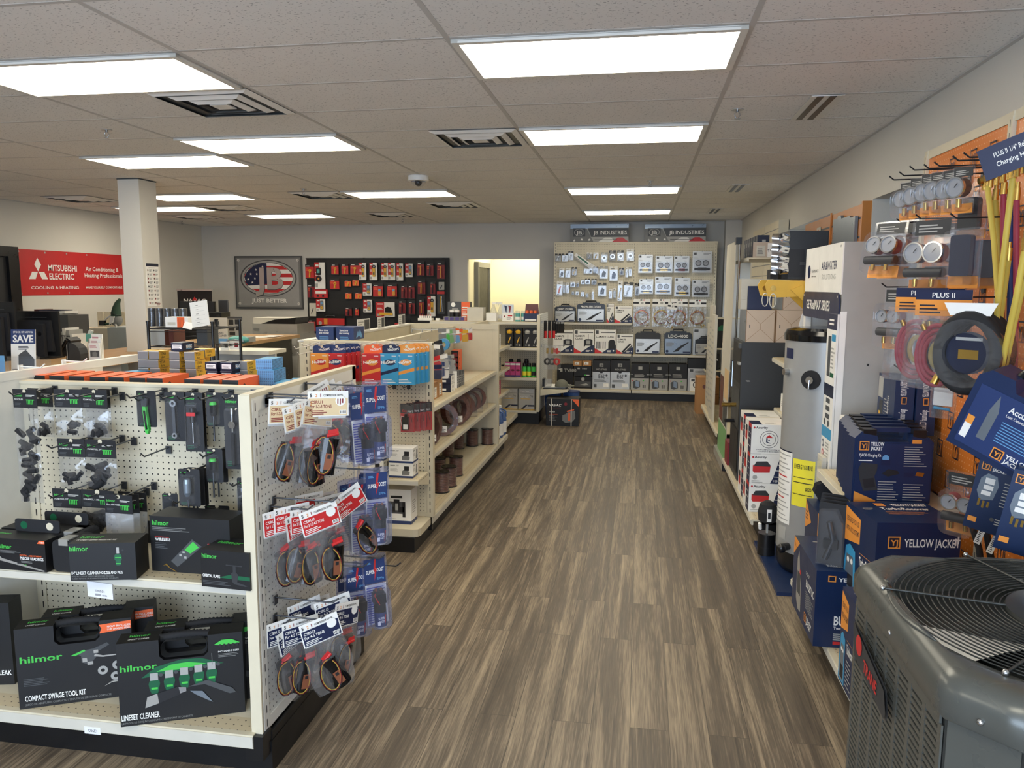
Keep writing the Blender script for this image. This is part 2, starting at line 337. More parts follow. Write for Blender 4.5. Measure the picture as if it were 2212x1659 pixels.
# right wall with three window openings
def wall_x(name, x0, x1, ya, yb, holes, m, ex=0):
    b = MB(); y = ya
    for (h0, h1, z0, z1) in holes:
        b.box(x0, x1, y, h0, 0, H, m); b.box(x0, x1, h0, h1, 0, z0, m); b.box(x0, x1, h0, h1, z1, H, m); y = h1
    b.box(x0, x1, y, yb, 0, H, m); struct(name, b)
WH = [(3.2, 5.56, .95, 2.31), (6.75, 8.55, .95, 2.32), (11.3, 12.45, .95, 2.1)]
wall_x('wall_right', XR, XR+.30, YF, YB+.1, WH, 'wallpaint')
for i, (y0, y1, z0, z1) in enumerate(WH):
    wn = empty('window_%d' % (i+1), kind='structure', loc=(XR+.24, y0, z0)); a, hh = y1-y0, z1-z0
    b = MB().box(0, .05, 0, .05, 0, hh, 'dgrey').box(0, .05, a-.05, a, 0, hh, 'dgrey').box(0, .05, 0, a, 0, .05, 'dgrey').box(0, .05, 0, a, hh-.05, hh, 'dgrey').box(0, .05, a/2-.02, a/2+.02, 0, hh, 'dgrey')
    b.obj('window_frame', wn); MB().box(.02, .026, .04, a-.04, .04, hh-.04, 'glass').obj('pane', wn)
    s_ = MB()
    if i == 0:
        for k in range(int(hh/.027)): s_.add([(-.05, .03, k*.027+.02), (-.05, a-.03, k*.027+.02), (-.03, a-.03, k*.027+.041), (-.03, .03, k*.027+.041)], [(0,1,2,3)], 'char')
        s_.box(-.06, -.02, .02, a-.02, hh-.05, hh-.01, 'char'); s_.obj('blind', wn, label='dark horizontal blind')
    else:
        for k in range(int(hh/.03)): s_.add([(-.05, .03, k*.03+.02), (-.05, a-.03, k*.03+.02), (-.032, a-.03, k*.03+.03), (-.032, .03, k*.03+.03)], [(0,1,2,3)], 'white')
        s_.obj('blind', wn, label='white horizontal blind')
b = MB(); DX0, DX1, DZ = -2.84, -1.635, 2.164
b.box(XL, DX0, YB, YB+.12, 0, H, 'wallback').box(DX1, XR, YB, YB+.12, 0, H, 'wallback').box(DX0, DX1, YB, YB+.12, DZ, H, 'wallback'); struct('wall_back', b)
b = MB().box(DX1-.005, XR, YB-.012, YB, 0, .1, 'char').box(XL, DX0, YB-.012, YB, 0, .1, 'char'); struct('baseboard_back', b)
struct('trim_2', MB().box(1.27, XR, YB-.22, YB, 0, H-.001, 'wallback'), label='boxed pilaster in the back right corner')
wall_x('wall_left', XL-.12, XL, YF, YB+.1, [], 'wallpaint')
struct('wall_front', MB().box(XL, -4.2, YF-.1, YF, 0, H, 'wallpaint').box(-4.2, 1.3, YF-.1, YF, 0, .4, 'wallpaint').box(-4.2, 1.3, YF-.1, YF, 2.45, H, 'wallpaint').box(-.55, -.5, YF-.1, YF, .4, 2.45, 'dgrey').box(1.3, XR, YF-.1, YF, 0, H, 'wallpaint'))
# hallway beyond the doorway
b = MB().box(DX0-.1, DX0, YB+.12, 15.2, 0, H, 'hallpaint').box(DX1, DX1+.1, YB+.12, 15.2, 0, H, 'hallpaint').box(DX0, DX1, 14.75, 14.85, 0, H, 'hallpaint').box(DX0, DX1, YB+.12, 15, H, H+.05, 'hallpaint')
struct('wall_hallway', b)
dr = empty('door_1', kind='structure', loc=(DX0, 13.25, 0))
MB().box(0, .05, 0, .95, 0, 2.05, 'blk2').obj('door_leaf', dr); MB().box(-.005, .075, -.07, 0, 0, 2.14, 'grey').box(-.005, .075, .95, 1.02, 0, 2.14, 'grey').box(-.005, .075, 0, .95, 2.05, 2.14, 'grey').obj('door_frame', dr)
MB().box(.86, .94, -.012, 0, 1.12, 1.26, 'offwhite').box(.885, .915, -.02, -.012, 1.16, 1.2, 'offwhite').obj('wall_switch', label='small white wall switch on the bright hallway wall', cat='light switch', loc=(DX0, 14.75, 0))
# left door
dr = empty('door_2', kind='structure', loc=(XL, 7.45, 0))
MB().box(.0, .03, 0, .86, 0, 2.06, 'blk2').box(.0, .05, .1, .42, .4, 1.9, 'wood').obj('door_leaf', dr)
MB().box(0, .07, .86, 1.02, 0, 2.18, 'blackpl').box(0, .07, -.1, 0, 0, 2.18, 'blackpl').box(0, .07, 0, .86, 2.06, 2.18, 'blackpl').obj('door_frame', dr, label='wide black door frame')
# column
struct('trim_3', MB().box(-5.0, -4.775, 6.9, 7.17, 0, H-.004, 'wallpaint').box(-5.004, -4.771, 6.896, 7.174, H-.012, H-.004, 'dgrey'), label='square painted column rising through the counter')

# ------------------------------------------------------------------ ceiling fittings
def k_light():
    r = empty('ceiling_light')
    MB().box(0, 1.195, 0, .585, -.002, .002, 'tbar').box(0, 1.195, 0, .03, -.012, .004, 'white').box(0, 1.195, .555, .585, -.012, .004, 'white').box(0, .03, 0, .585, -.012, .004, 'white').box(1.165, 1.195, 0, .585, -.012, .004, 'white').obj('frame', r)
    MB().box(.03, 1.165, .03, .555, -.008, -.004, 'lightpanel').obj('diffuser', r); return r
LT = [(0,0,'nearest to the camera on the right'), (-2,0,'nearest to the camera on the left, cut by the left edge'), (0,3,'second of the right-hand row'), (-2,3,'between the smoke dome and the left ceiling vent'),
      (-3,4,'just in front of the column top'), (-2,8,'beside the dome camera, middle row'), (0,8,'third of the right-hand row'), (0,12,'farthest of the right-hand row'), (-4,8,'just right of the column top'),
      (-5,10,'partly hidden behind the column'), (-4,12,'farthest on the left, above the black poster'), (0,-5,'added unseen behind the viewer on the right'), (-2,-5,'added unseen behind the viewer in the middle'), (-4,-2,'added unseen left of the frame')]  # last three panels are out of view, added to light the room
for k, j, d in LT:
    make('light', k_light, 'lit fluorescent ceiling panel, '+d, (-.814+1.2192*k+.012, 3.2537+.6096*j+.012, H-.006), cat='ceiling light', group='fluorescent ceiling panels')
def k_vent():
    r = empty('ceiling_vent'); S = .585
    MB().box(0, S, 0, S, .0, .002, 'dgrey').obj('backing', r)
    for k, (a, z) in enumerate(((0, .0), (.085, -.006), (.16, -.012))):
        b = MB(); q = S-a; t = .035
        for (p0, p1, n0, n1) in (((a, a), (q, a), (q-t, a+t), (a+t, a+t)), ((q, a), (q, q), (q-t, q-t), (q-t, a+t)), ((q, q), (a, q), (a+t, q-t), (q-t, q-t)), ((a, q), (a, a), (a+t, a+t), (a+t, q-t))):
            V = [(*p0, z+.0), (*p1, z+.0), (*n0, z-.014), (*n1, z-.014)]; b.add(V, [(0,1,2,3)], 'wht'); b.add([(x, y, zz+.003) for x, y, zz in V], [(3,2,1,0)], 'lgrey')
        b.obj('louver', r)
    MB().box(.24, S-.24, .24, S-.24, -.02, -.014, 'wht').obj('centre_plate', r); return r
for x, j, d in ((-2.64,1,'nearest, beside the left light panel'), (-1.42,3,'beside the second right light panel'), (-3.86,8,'left of the middle light panel'), (-2.64,10,'below the dome camera, far middle'),
                (-3.86,12,'farthest, above the black tool board'), (-6.91,8,'left of the column over the red banner'), (-6.91,12,'right of the column, farthest left'), (-5.69,10,'between the two lights right of the column')):
    make('vent', k_vent, 'square metal ceiling air vent, '+d, (x+.013, 3.2537+.6096*j+.012, H-.006), cat='ceiling vent', group='square ceiling vents')
def k_slot():
    r = empty('slot_diffuser')
    MB().box(0, .17, 0, .6, 0, .004, 'white').obj('frame', r)
    for k in range(2): MB().box(.03+k*.065, .065+k*.065, .005, .595, -.002, 0, 'blackpl').obj('slot', r)
    return r
for j, d in ((2,'nearest'), (8,'middle'), (12,'farthest')):
    make('slot', k_slot, 'narrow white ceiling slot diffuser near the right wall, '+d+' of three', (.875, 3.2537+.6096*j, H-.008), cat='air diffuser', group='slot diffusers')
def k_spr():
    r = empty('fire_sprinkler')
    MB().cyl((0,0,-.004), .035, .004, 'silver').obj('cover_ring', r)
    MB().tube([(0,0,0),(0,0,-.018)], .009, 'steel').tube([(-.012,0,-.018),(-.016,0,-.032),(-.004,0,-.05)], .0025, 'steel', 5).tube([(.012,0,-.018),(.016,0,-.032),(.004,0,-.05)], .0025, 'steel', 5).cyl((0,0,-.054), .02, .003, 'steel', n=10).obj('sprinkler_head', r); return r
for px, py, d in ((1593,236,'right of the second light panel'), (230,280,'between the two left light panels'), (1405,391,'above the third light on the right'), (655,408,'above the far left vent'), (870,472,'above the black tool board'),
                (393,477,'in the far left corner'), (1410,452,'above the farthest right light'), (1300,10,'at the top edge')):
    if py < 50: continue
    p = at(px, py, z=H); make('spr', k_spr, 'small pendent fire sprinkler, '+d, (p.x, p.y, H-.001), cat='sprinkler', group='ceiling sprinklers')
r = empty('dome_camera', label='white ceiling dome camera with clear bubble between two light panels', cat='security camera', loc=(-2.07, 7.14, H-.001))
MB().lathe([(.0, 0), (.095, 0), (.098, -.01), (.098, -.045), (.07, -.05)], (0,0,0), 'wht', 24).obj('housing', r)
MB().lathe([(.072, -.045), (.066, -.07), (.045, -.092), (0, -.1)], (0,0,0), 'clear', 20).obj('bubble', r)
MB().ball((0,0,-.06), .035, 'blackpl', 12).obj('lens_ball', r)
# ------------------------------------------------------------------ shelving helpers
def upright(b, x, y, z0, z1, face='y', m='cream'):       # slotted post strip, 4.4 cm wide
    if face == 'y':
        b.box(x-.018, x+.018, y-.004, y, z0, z1, m); fs = b.front(x-.018, x+.018, z0, z1, y-.004)
    elif face == 'x':
        b.box(x, x+.004, y-.018, y+.018, z0, z1, m); fs = b.right(y-.018, y+.018, z0, z1, x+.004)
    else:
        b.box(x-.004, x, y-.018, y+.018, z0, z1, m); fs = b.left(y-.018, y+.018, z0, z1, x-.004)
    n = int((z1-z0)/.05); fs.rects([(.42, (k+.25)/n, .58, (k+.8)/n) for k in range(n)], 'blackpl')
def shelf_y(b, x0, x1, y0, y1, z, m='cream', lip=.034):  # shelf whose front edge faces -y
    b.box(x0, x1, y0, y1, z-.012, z, m); b.box(x0, x1, y0-.012, y0, z-lip, z, m); b.box(x0, x1, y0-.016, y0-.012, z-lip+.004, z-.006, 'offwhite')
    b.top(x0, x1, y0+.01, y0+.09, z, .0006).rect(0, 0, 1, 1, 'pegs')
def shelf_x(b, x0, x1, y0, y1, z, m='cream', lip=.034, d=1):   # front edge faces +x (d=1, at x1) or -x (d=-1, at x0)
    b.box(x0, x1, y0, y1, z-.012, z, m)
    if d > 0: b.box(x1, x1+.012, y0, y1, z-lip, z, m); b.box(x1+.012, x1+.016, y0, y1, z-lip+.004, z-.006, 'offwhite'); b.top(x1-.09, x1-.01, y0, y1, z, .0006).rect(0, 0, 1, 1, 'pegs')
    else: b.box(x0-.012, x0, y0, y1, z-lip, z, m); b.box(x0-.016, x0-.012, y0, y1, z-lip+.004, z-.006, 'offwhite'); b.top(x0+.01, x0+.09, y0, y1, z, .0006).rect(0, 0, 1, 1, 'pegs')
def P(name, parent, b, **k): return b.obj(name, parent, **k)
def hookmesh(L=.2, m='dsteel'):
    b = MB(); b.tube([(0,0,0),(0,-L+.02,-.004),(0,-L,.012)], .0032, m, 6); b.box(-.012, .012, -.006, -.001, -.026, .006, m); return b
def hook(key, label, loc, rz=0, L=.2, m='dsteel', group='peg hooks'):
    return make('hook%s%s' % (L, m), lambda: hookmesh(L, m).obj('peg_hook'), label, loc, rz, group=group, cat='peg hook')

# ------------------------------------------------------------------ near gondola (pegboard end unit)
GX0, GX1, GY, GB, GZ = -2.55, -1.305, 2.36, 2.83, 1.365
r = empty('pegboard_gondola', label='cream pegboard gondola in the near left corner with a deck, one shelf and side panels', cat='store shelf', loc=(0, 0, 0))
b = MB().box(GX0, GX1, GB, GB+.03, .17, 1.325, 'peg').box(GX0, GX1, GB-.006, GB, 1.282, 1.325, 'cream').box(GX0, GX1, GB-.012, GB+.04, 1.316, 1.328, 'cream').box(GX0, GX1, GB-.004, GB, 1.268, 1.274, 'creamd')
P('pegboard_back', r, b)
for x in (GX0+.03, GX1-.02): b = MB(); upright(b, x, GB-.001, .17, 1.3); P('slotted_upright', r, b)
b = MB().box(GX1+.0, GX1+.03, GY+.004, 3.33, .158, GZ, 'pegw').box(GX1-.005, GX1+.036, GY-.006, GY+.004, .158, GZ, 'cream').box(GX1, GX1+.034, GY, 3.335, GZ-.012, GZ+.003, 'cream').box(GX1+.03, GX1+.034, GY, 3.33, GZ-.06, GZ-.012, 'white').box(GX1+.03, GX1+.034, 3.29, 3.33, .158, GZ, 'white').box(GX1+.03, GX1+.034, GY+.02, 3.33, .158, .2, 'white')
upright(b, GX1+.032, GY+.03, .16, GZ-.02, 'x', 'white'); P('side_panel', r, b, label='pegboard side panel facing the aisle, full of hanging packs')
b = MB().box(GX0-.03, GX0, 2.6, 3.33, .158, GZ, 'white').box(GX0-.034, GX0+.004, 2.6, 3.62, GZ-.03, GZ+.004, 'white'); P('side_panel', r, b, label='plain white side panel at the left')
b = MB(); shelf_y(b, GX0, GX1, 2.40, GB-.002, .69); b.box(GX0-.6, GX0-.04, 2.40, 2.6, .678, .69, 'cream'); P('shelf', r, b)
b = MB(); shelf_y(b, GX0, GX1+.01, 2.345, GB-.002, .17, lip=.05); b.box(GX0-.6, GX0-.04, 2.345, 2.6, .12, .17, 'cream'); P('base_deck', r, b)
f = b.front(0, 1, 0, 1, 0)
b = MB().box(GX0-.6, GX1+.05, 2.39, 3.32, .0, .118, 'kick').box(GX1-.02, GX1+.045, 2.335, 2.40, .075, .165, 'blackpl').box(GX1+.035, GX1+.048, 2.40, 3.33, .0, .15, 'kick'); P('kick_plate', r, b)
b = MB(); shelf_y(b, GX0+.01, GX1-.01, GB+.055, 3.45, 1.27); P('top_shelf', r, b)
# shelf labels
p = at(189, 1254, y=2.383); b = MB().box(0, .1, -.004, 0, -.06, .0, 'label'); fc = b.front(0, .1, -.06, 0, -.004)
fc.text('1F0501', .5, .36, .16, 'blk2', al='c').rects([(.3+i*.02, .12, .31+i*.02, .26) for i in range(12)], 'blackpl').text('12336', .58, .14, .1, 'blk2')
b.obj('price_tag', label='white paper shelf tag with barcode clipped to the near middle shelf', cat='price tag', loc=p, rot=(.1, .06, 0))
p = at(188, 1570, y=2.329); b = MB().box(0, .065, -.002, 0, 0, .026, 'label'); b.front(0, .065, 0, .026, -.002).text('C06E1', .5, .3, .42, 'blk2', al='c'); b.obj('shelf_label', label='small white location sticker on the near bottom deck edge', cat='label', loc=p+Vector((-.01, 0, -.025)))

def hil(f, x, y, h, **k): f.text('hilmor', x, y, h, 'green', bold=.035, **k)
# header bags of foam pieces
def header_bag(w, hh, hb, sub, content, n=7, milky=0):
    r = empty('header_bag')
    b = MB().box(-w/2, w/2, -.0012, .0012, -hh, 0, 'blk2'); f = b.front(-w/2, w/2, -hh, 0, -.0014)
    hil(f, .07, .6, .14); f.text(sub, .07, .42, .09, 'white', w=.48 if len(sub) > 14 else None).lines(.55, .62, .93, .74, 2, 'white').lines(.07, .08, .4, .3, 3, 'dgrey')
    f.disc(.5, .9, .07, 'cream', 10)
    for i in range(5): f.rect(.58+i*.06, .2, .61+i*.06, .42, 'green')
    f.rect(.56, .42, .9, .46, 'green'); P('header_card', r, b)
    b = MB(); N = 7; bw = w*1.0
    V = []
    for s_ in (-1, 1):
        for i in range(N+1):
            for j in range(N+1):
                u, v = i/N, j/N; q = math.sin(PI*u)*math.sin(PI*min(1, v*1.15))**.7
                V.append((-bw/2+bw*u+random.uniform(-1, 1)*.001, s_*(.014*max(q, 0)+.0015)+random.uniform(-1, 1)*.002*q, -hh-hb*v))
    nn = (N+1)**2
    fs = [(k+i*(N+1)+j, k+(i+1)*(N+1)+j, k+(i+1)*(N+1)+j+1, k+i*(N+1)+j+1) for k in (0, nn) for i in range(N) for j in range(N)]
    b.add(V, fs, 'milky' if milky else 'film', True); P('clear_bag', r, b)
    b = MB(); rr = random.Random(n)
    for i in range(n):
        if content == 'tall': x = rr.uniform(-.3, .3)*w; z = -hh-hb*(.22+.74*(i+.5)/n); L = w*rr.uniform(.3, .42)
        else: x = rr.uniform(-.26, .26)*w; z = -hh-hb*rr.uniform(.55, .92); L = w*rr.uniform(.2, .32)
        a = rr.uniform(0, PI); d = Vector((math.cos(a), 0, math.sin(a)*.8))*L*.5; c = Vector((x, rr.uniform(-.004, .004), z))
        b.tube([c-d, c+d], w*.095 if content == 'tall' else w*.085, 'rubber', 8)
    if n: P('foam_plugs', r, b)
    return r
HB = [('long foam plug bag', 27, 841, 81, 881, 1084, 'NOZZLES', 'tall', 26, 2.66), ('foam plug bag behind the longest one', 60, 839, 114, 878, 943, 'FOAM PIGS', 'few', 6, 2.76),
      ('foam plug bag, third in the top row', 118.5, 841, 175, 880, 944, 'FOAM PIGS, 3/8"', 'few', 5, 2.72), ('foam plug bag, last in the top row', 176, 842, 232, 882, 945, 'FOAM PIGS, 1/2"', 'few', 6, 2.70), ('foam plug bag tucked behind the last in the top row', 183, 840, 238, 880, 943, 'FOAM PIGS, 1/2"', 'few', 6, 2.77),
      ('foam plug bag, left of the middle pair', 126, 948, 183, 987, 1054, 'FOAM PIGS, 5/8"', 'few', 7, 2.71), ('foam plug bag, right of the middle pair', 184, 950, 251, 989, 1053, 'FOAM PIGS, 3/4"', 'tall', 9, 2.69),
      ('foam plug bag, left of the bottom row', 115, 1056, 175, 1097, 1146, 'FOAM PIGS, 7/8"', 'few', 8, 2.68), ('foam plug bag, middle of the bottom row', 175, 1059, 248, 1097, 1151, 'FOAM PIGS, 1-1/8"', 'tall', 9, 2.66),
      ('nozzle bag, front right of the bottom row', 226, 1069, 287, 1109, 1158, 'REPLACEMENT NOZZLE', 'few', 0, 2.60), ('nozzle bag, second behind the front right one', 240, 1067, 300, 1107, 1156, 'REPLACEMENT NOZZLE', 'few', 0, 2.67), ('nozzle bag, rearmost of the bottom row', 255, 1063, 318, 1103, 1150, 'REPLACEMENT NOZZLE', 'few', 0, 2.73)]
for i, (d, a, t, c, hb, bb, sub, ct, n, Y) in enumerate(HB):
    x0, x1, z0, z1 = RY(a, t, c, hb, Y); zb = at((a+c)/2, bb, y=Y).z
    o = header_bag(x1-x0, z1-z0, z0-zb, sub, ct, n, n == 0); tag(o, 'black-topped clear '+d, 'hanging bag', 'black-topped foam bags', loc=((x0+x1)/2, Y, z1), rz=random.uniform(-.06, .06))
    if i not in (1, 4, 10): hook('h', 'steel peg hook through the '+d, ((x0+x1)/2, GB-.006, z1-.012), 0, .24)
for px, py, d in ((265, 850, 'empty steel peg hook right of the top bags'), (290, 948, 'empty steel peg hook level with the middle bags'), (365, 966, 'empty steel peg hook under the adjustable wrench'), (352, 851, 'empty steel peg hook left of the ratchet cards'), (430, 1062, 'empty steel peg hook above the boxed vacuum gauge')):
    p = at(px, py, y=GB-.006); hook('h', d, p, 0, .18)
# carded tools
def carded(w, h, tool, lean=0):
    r = empty('carded_tool'); b = MB().prism(rrect(-w/2, -h, w/2, 0, .006, 2), -.001, .001, 'blk2'); f = b.front(-w/2, w/2, -h, 0, -.0012)
    hil(f, .1, .88, .045); f.lines(.1, .78, .8, .86, 3, 'dgrey').lines(.1, .04, .6, .12, 3, 'dgreen').disc(.5, .965, .08, 'cream', 8); P('card', r, b)
    b = MB(); o = rrect(-w*.36, -h*.95, w*.36, -h*.15, .012, 3); n = len(o)
    V = [(x, -.001, z) for x, z in o]+[(x*.85, -.026, -h*.55+(z+h*.55)*.93) for x, z in o]
    b.add(V, [(i, (i+1) % n, n+(i+1) % n, n+i)[::-1] for i in range(n)]+[tuple(range(n, 2*n))], 'clear'); P('blister', r, b)
    b = MB()
    if tool == 'wrench':
        b.prism([(-.012,-.03),(-.004,-.022),(.0,-.035),(.006,-.024),(.016,-.03),(.012,-.055),(.004,-.066),(-.01,-.06)], -.018, -.008, 'dsteel')
        b.prism([(-.006,-.06),(.008,-.06),(.018,-.15),(.012,-.168),(.002,-.162)], -.02, -.006, 'green'); b.prism([(-.001,-.075),(.007,-.075),(.013,-.148),(.006,-.15)], -.022, -.005, 'blackpl')
    elif tool == 'ratchet':
        b.prism([(-.006,-h*.22),(.006,-h*.22),(.007,-h*.85),(-.005,-h*.85)], -.014, -.008, 'dsteel'); b.ring(.006, .013, (0, -h*.22), -.016, -.006, 'steel'); b.ring(.005, .011, (.001, -h*.87), -.016, -.006, 'steel')
    elif tool == 'brush': b.tube([(0,-.012,-h*.25),(0,-.012,-h*.85)], .003, 'steel').tube([(0,-.012,-h*.25),(0,-.012,-h*.5)], .009, 'blackpl', 8); b.box(-w*.2, w*.25, -.028, -.026, -h*.38, -h*.32, 'red')
    elif tool == 'driver': b.lathe([(0,0),(.012,-.002),(.014,-.012)], (0,-.014,-h*.25), 'green', 10).lathe([(.014,-.012),(.0125,-.045),(.009,-.055),(.0,-.057)], (0,-.014,-h*.25), 'rubber', 10).tube([(0,-.014,-h*.6),(0,-.014,-h*1.42)], .0035, 'dsteel')
    elif tool == 'mirror': b.tube([(0,-.012,-h*.22),(0,-.012,-h*.5)], .004, 'chrome').cyl((0,-.018,-h*.4), .014, .003, 'chrome', 'y').tube([(0,-.012,-h*.52),(0,-.012,-h*.94)], .007, 'rubber', 8).tube([(0,-.012,-h*.18),(0,-.012,-h*.26)], .007, 'steel', 8)
    elif tool == 'torch': b.lathe([(0,0),(.012,-.004),(.014,-.02),(.014,-.055),(.008,-.07),(0,-.071)], (0,-.016,-h*.22), 'steelb', 12).tube([(0,-.014,-h*.8),(.004,-.014,-h*1.3)], .0035, 'dsteel')
    else: b.box(-w*.25, w*.25, -.02, -.008, -h*.7, -h*.35, 'chrome')
    P('tool', r, b, label={'wrench': 'green and black adjustable wrench', 'driver': 'green-capped screwdriver'}.get(tool)); return r
CT = [('adjustable wrench with green handle', 296, 844, 338, 922, 'wrench', 2.70), ('ratchet wrench, front of the row', 358, 847, 400, 953, 'ratchet', 2.68), ('ratchet wrench, second of the row', 368, 846, 408, 952, 'ratchet', 2.73), ('ratchet wrench, last of the row', 377, 846, 417, 952, 'ratchet', 2.78),
      ('slim brush with red stripe, front', 400, 848, 439, 975, 'brush', 2.69), ('slim brush, behind the red striped one', 408, 848, 445, 975, 'brush', 2.76), ('screwdriver on the top row', 446, 848, 484, 921, 'driver', 2.70), ('round inspection mirror', 485, 851, 527, 1013, 'mirror', 2.66),
      ('screwdriver, upper right middle', 446, 970, 481, 1042, 'driver', 2.68), ('screwdriver, behind the middle one', 458, 969, 492, 1041, 'driver', 2.75), ('silver nut driver, front', 387, 1013, 432, 1093, 'torch', 2.60), ('silver nut driver, second', 398, 1011, 441, 1091, 'torch', 2.66), ('silver nut driver, last', 406, 1010, 450, 1090, 'torch', 2.72),
      ('small tool cut by the side panel', 514, 1032, 540, 1139, 'mirror', 2.68), ('chrome tube cutter above the vacuum gauge box', 352, 1066, 384, 1113, 'cutter', 2.72), ('chrome part low at the right', 444, 1092, 495, 1120, 'cutter', 2.74)]
for d, a, t, c, bb, tool, Y in CT:
    x0, x1, z0, z1 = RY(a, t, c, bb, Y); o = carded(x1-x0, z1-z0, tool); tag(o, 'black card with '+d, 'carded tool', 'black carded hand tools', loc=((x0+x1)/2, Y, z1), rz=random.uniform(-.05, .1))
    if Y < 2.71: hook('h', 'steel peg hook holding the '+d, ((x0+x1)/2, GB-.006, z1-.01), 0, .24)
# ---- boxes: stand a box on a surface from two bottom corners seen in the photo
def stand(a, bb, z, top):
    Pp = at(*a, z=z+.0015); Q = at(*bb, z=z+.0015); dv = Q-Pp
    return Pp, math.atan2(dv.y, dv.x), dv.length, at(a[0], top, y=Pp.y).z-z
def carton(w, d, h, m='black', art=None, name='carton', side=None, top=None, **k):
    b = MB().box(0, w, 0, d, 0, h, m, top=k.get('tm'), left=k.get('lm'), right=k.get('rm'), front=k.get('fm'))
    if art: art(b.front(0, w, 0, h, 0))
    if side: side(b.left(0, d, 0, h, 0)); side(b.right(0, d, 0, h, w))
    if top: top(b.top(0, w, 0, d, h))
    return b.obj(name)
def a_prec(f):
    hil(f, .38, .68, .13); f.lines(.4, .54, .7, .64, 3, 'grey').text('DIGITAL ADJUSTMENT', .66, .47, .05, 'orange', w=.29).text('PRECISE READINGS', .66, .36, .09, 'wht', w=.31, bold=.04).lines(.67, .26, .85, .34, 2, 'grey')
    f.poly([(.9,.9),(.93,1),(1,1),(1,.9)], 'orange').text('NEW', .94, .92, .05, 'wht').poly([(.3,.5),(.36,.5),(.42,.36),(.99,.05),(.96,.02),(.4,.28),(.33,.3),(.36,.4)], 'silver').rect(.62, .22, .68, .27, 'blk2')
    f.rects([(.7, .2, .71, .22), (.73, .19, .74, .21), (.72, .16, .73, .18)], 'green')
x, rz, wd, ht = stand((-75, 1222), (101, 1237), .69, 1160)
Pp = at(101, 1237, z=.6915); x = at(-60, 1224, z=.6915); ww = (Pp-x).length; rz = math.atan2(Pp.y-x.y, Pp.x-x.x)
for i, dy in enumerate((0, .105)):
    r = empty('torque_wrench_box', label=('front' if i == 0 else 'rear')+' black torque wrench box with hanging tab on the near middle shelf', cat='box', group='torque wrench boxes', loc=x+Vector((.012*i*3, dy, 0)), rz=rz)
    b = MB().box(0, ww, 0, .09, 0, .118, 'black'); a_prec(b.front(0, ww, 0, .118, 0)); hil(b.top(0, ww, 0, .09, .118), .2, .5, .2); P('box_body', r, b)
    b = MB().prism(rrect(ww-.2, .118, ww-.01, .165, .01), .086, .09, 'blk2'); f = b.front(ww-.2, ww-.01, .118, .165, .086); f.disc(.2, .5, .08, 'dgreen', 10); f.disc(.78, .5, .08, 'cream', 10); P('hang_tab', r, b)
for i, (px, py, dy) in enumerate(((103, 1240, .03), (128, 1215, 0))):
    p = at(px, py, z=.6915); r = empty('tool_pouch', label=('front' if i == 0 else 'rear')+' black fabric tool pouch with silver buckle beside the torque wrench boxes', cat='tool pouch', group='fabric tool pouches', loc=p+Vector((0, dy, 0)))
    P('pouch_body', r, MB().prism(rrect(0, 0, .1, .118, .02), 0, .1, 'rubber')); P('buckle', r, MB().box(.03, .07, -.003, .05, .119, .123, 'silver').box(.032, .068, -.006, -.003, .1, .122, 'silver'))
def a_noz(f):
    hil(f, .01, .8, .13); f.text('1/4" LINESET CLEANER NOZZLE AND PIGS', .02, .17, .08, 'wht', w=.77, bold=.03).text('BOQUILLA DE 1/4" Y PIGS LIMPIADORES DE LINEAS', .02, .1, .035, 'grey', w=.64).text('BUSE ET PISTONS 1/4" POUR NETTOYEUR DE CONDUITE', .02, .04, .035, 'grey', w=.7)
    f.rect(.715, .72, .755, .88, 'silver').poly([(.68,.66),(.7,.7),(.77,.7),(.79,.66),(.79,.56),(.775,.53),(.775,.42),(.755,.4),(.71,.4),(.695,.42),(.695,.53),(.68,.56)], 'dgreen').disc(.81, .8, .015, 'char').rect(.69, .6, .78, .62, 'green').rect(.7, .44, .77, .46, 'green')
Pp, rz, wd, ht = stand((153, 1255), (296, 1252), .69, 1176)
o = carton(wd, .11, ht, 'black', a_noz, 'nozzle_kit_box', top=lambda f: (hil(f, .05, .55, .2), f.text('1/4" LINESET CLEANER NOZZLE AND PIGS', .05, .3, .12, 'wht', w=.6))); tag(o, 'black box with green nozzle picture, front edge of the near middle shelf', 'box', loc=Pp, rz=rz)
def a_wire(f):
    hil(f, .03, .84, .09); f.lines(.03, .74, .5, .82, 3, 'grey').text('WIRELESS', .06, .56, .05, 'wht', bold=.04).lines(.06, .62, .3, .64, 1, 'red').lines(.06, .42, .22, .54, 4, 'dgrey').text('REPLACEABLE', .72, .5, .045, 'wht', bold=.03).lines(.72, .55, .92, .57, 1, 'red')
    f.poly([(.25,.2),(.33,.1),(.65,.5),(.53,.62)], 'dgrey').poly([(.43,.42),(.5,.36),(.61,.48),(.54,.58)], 'green').rects([(.36, .3, .39, .34), (.42, .26, .45, .3), (.4, .36, .43, .39)], 'lgrey').poly([(.14,.1),(.18,.12),(.25,.05),(.32,-.0),(.3,.03),(.24,.07),(.19,.15)], 'brass')
Pp, rz, wd, ht = stand((329, 1232), (500, 1245), .69, 1115)
o = carton(wd, .12, ht, 'black', a_wire, 'vacuum_gauge_box'); tag(o, 'large black wireless gauge box standing behind on the near middle shelf', 'box', loc=Pp, rz=rz)
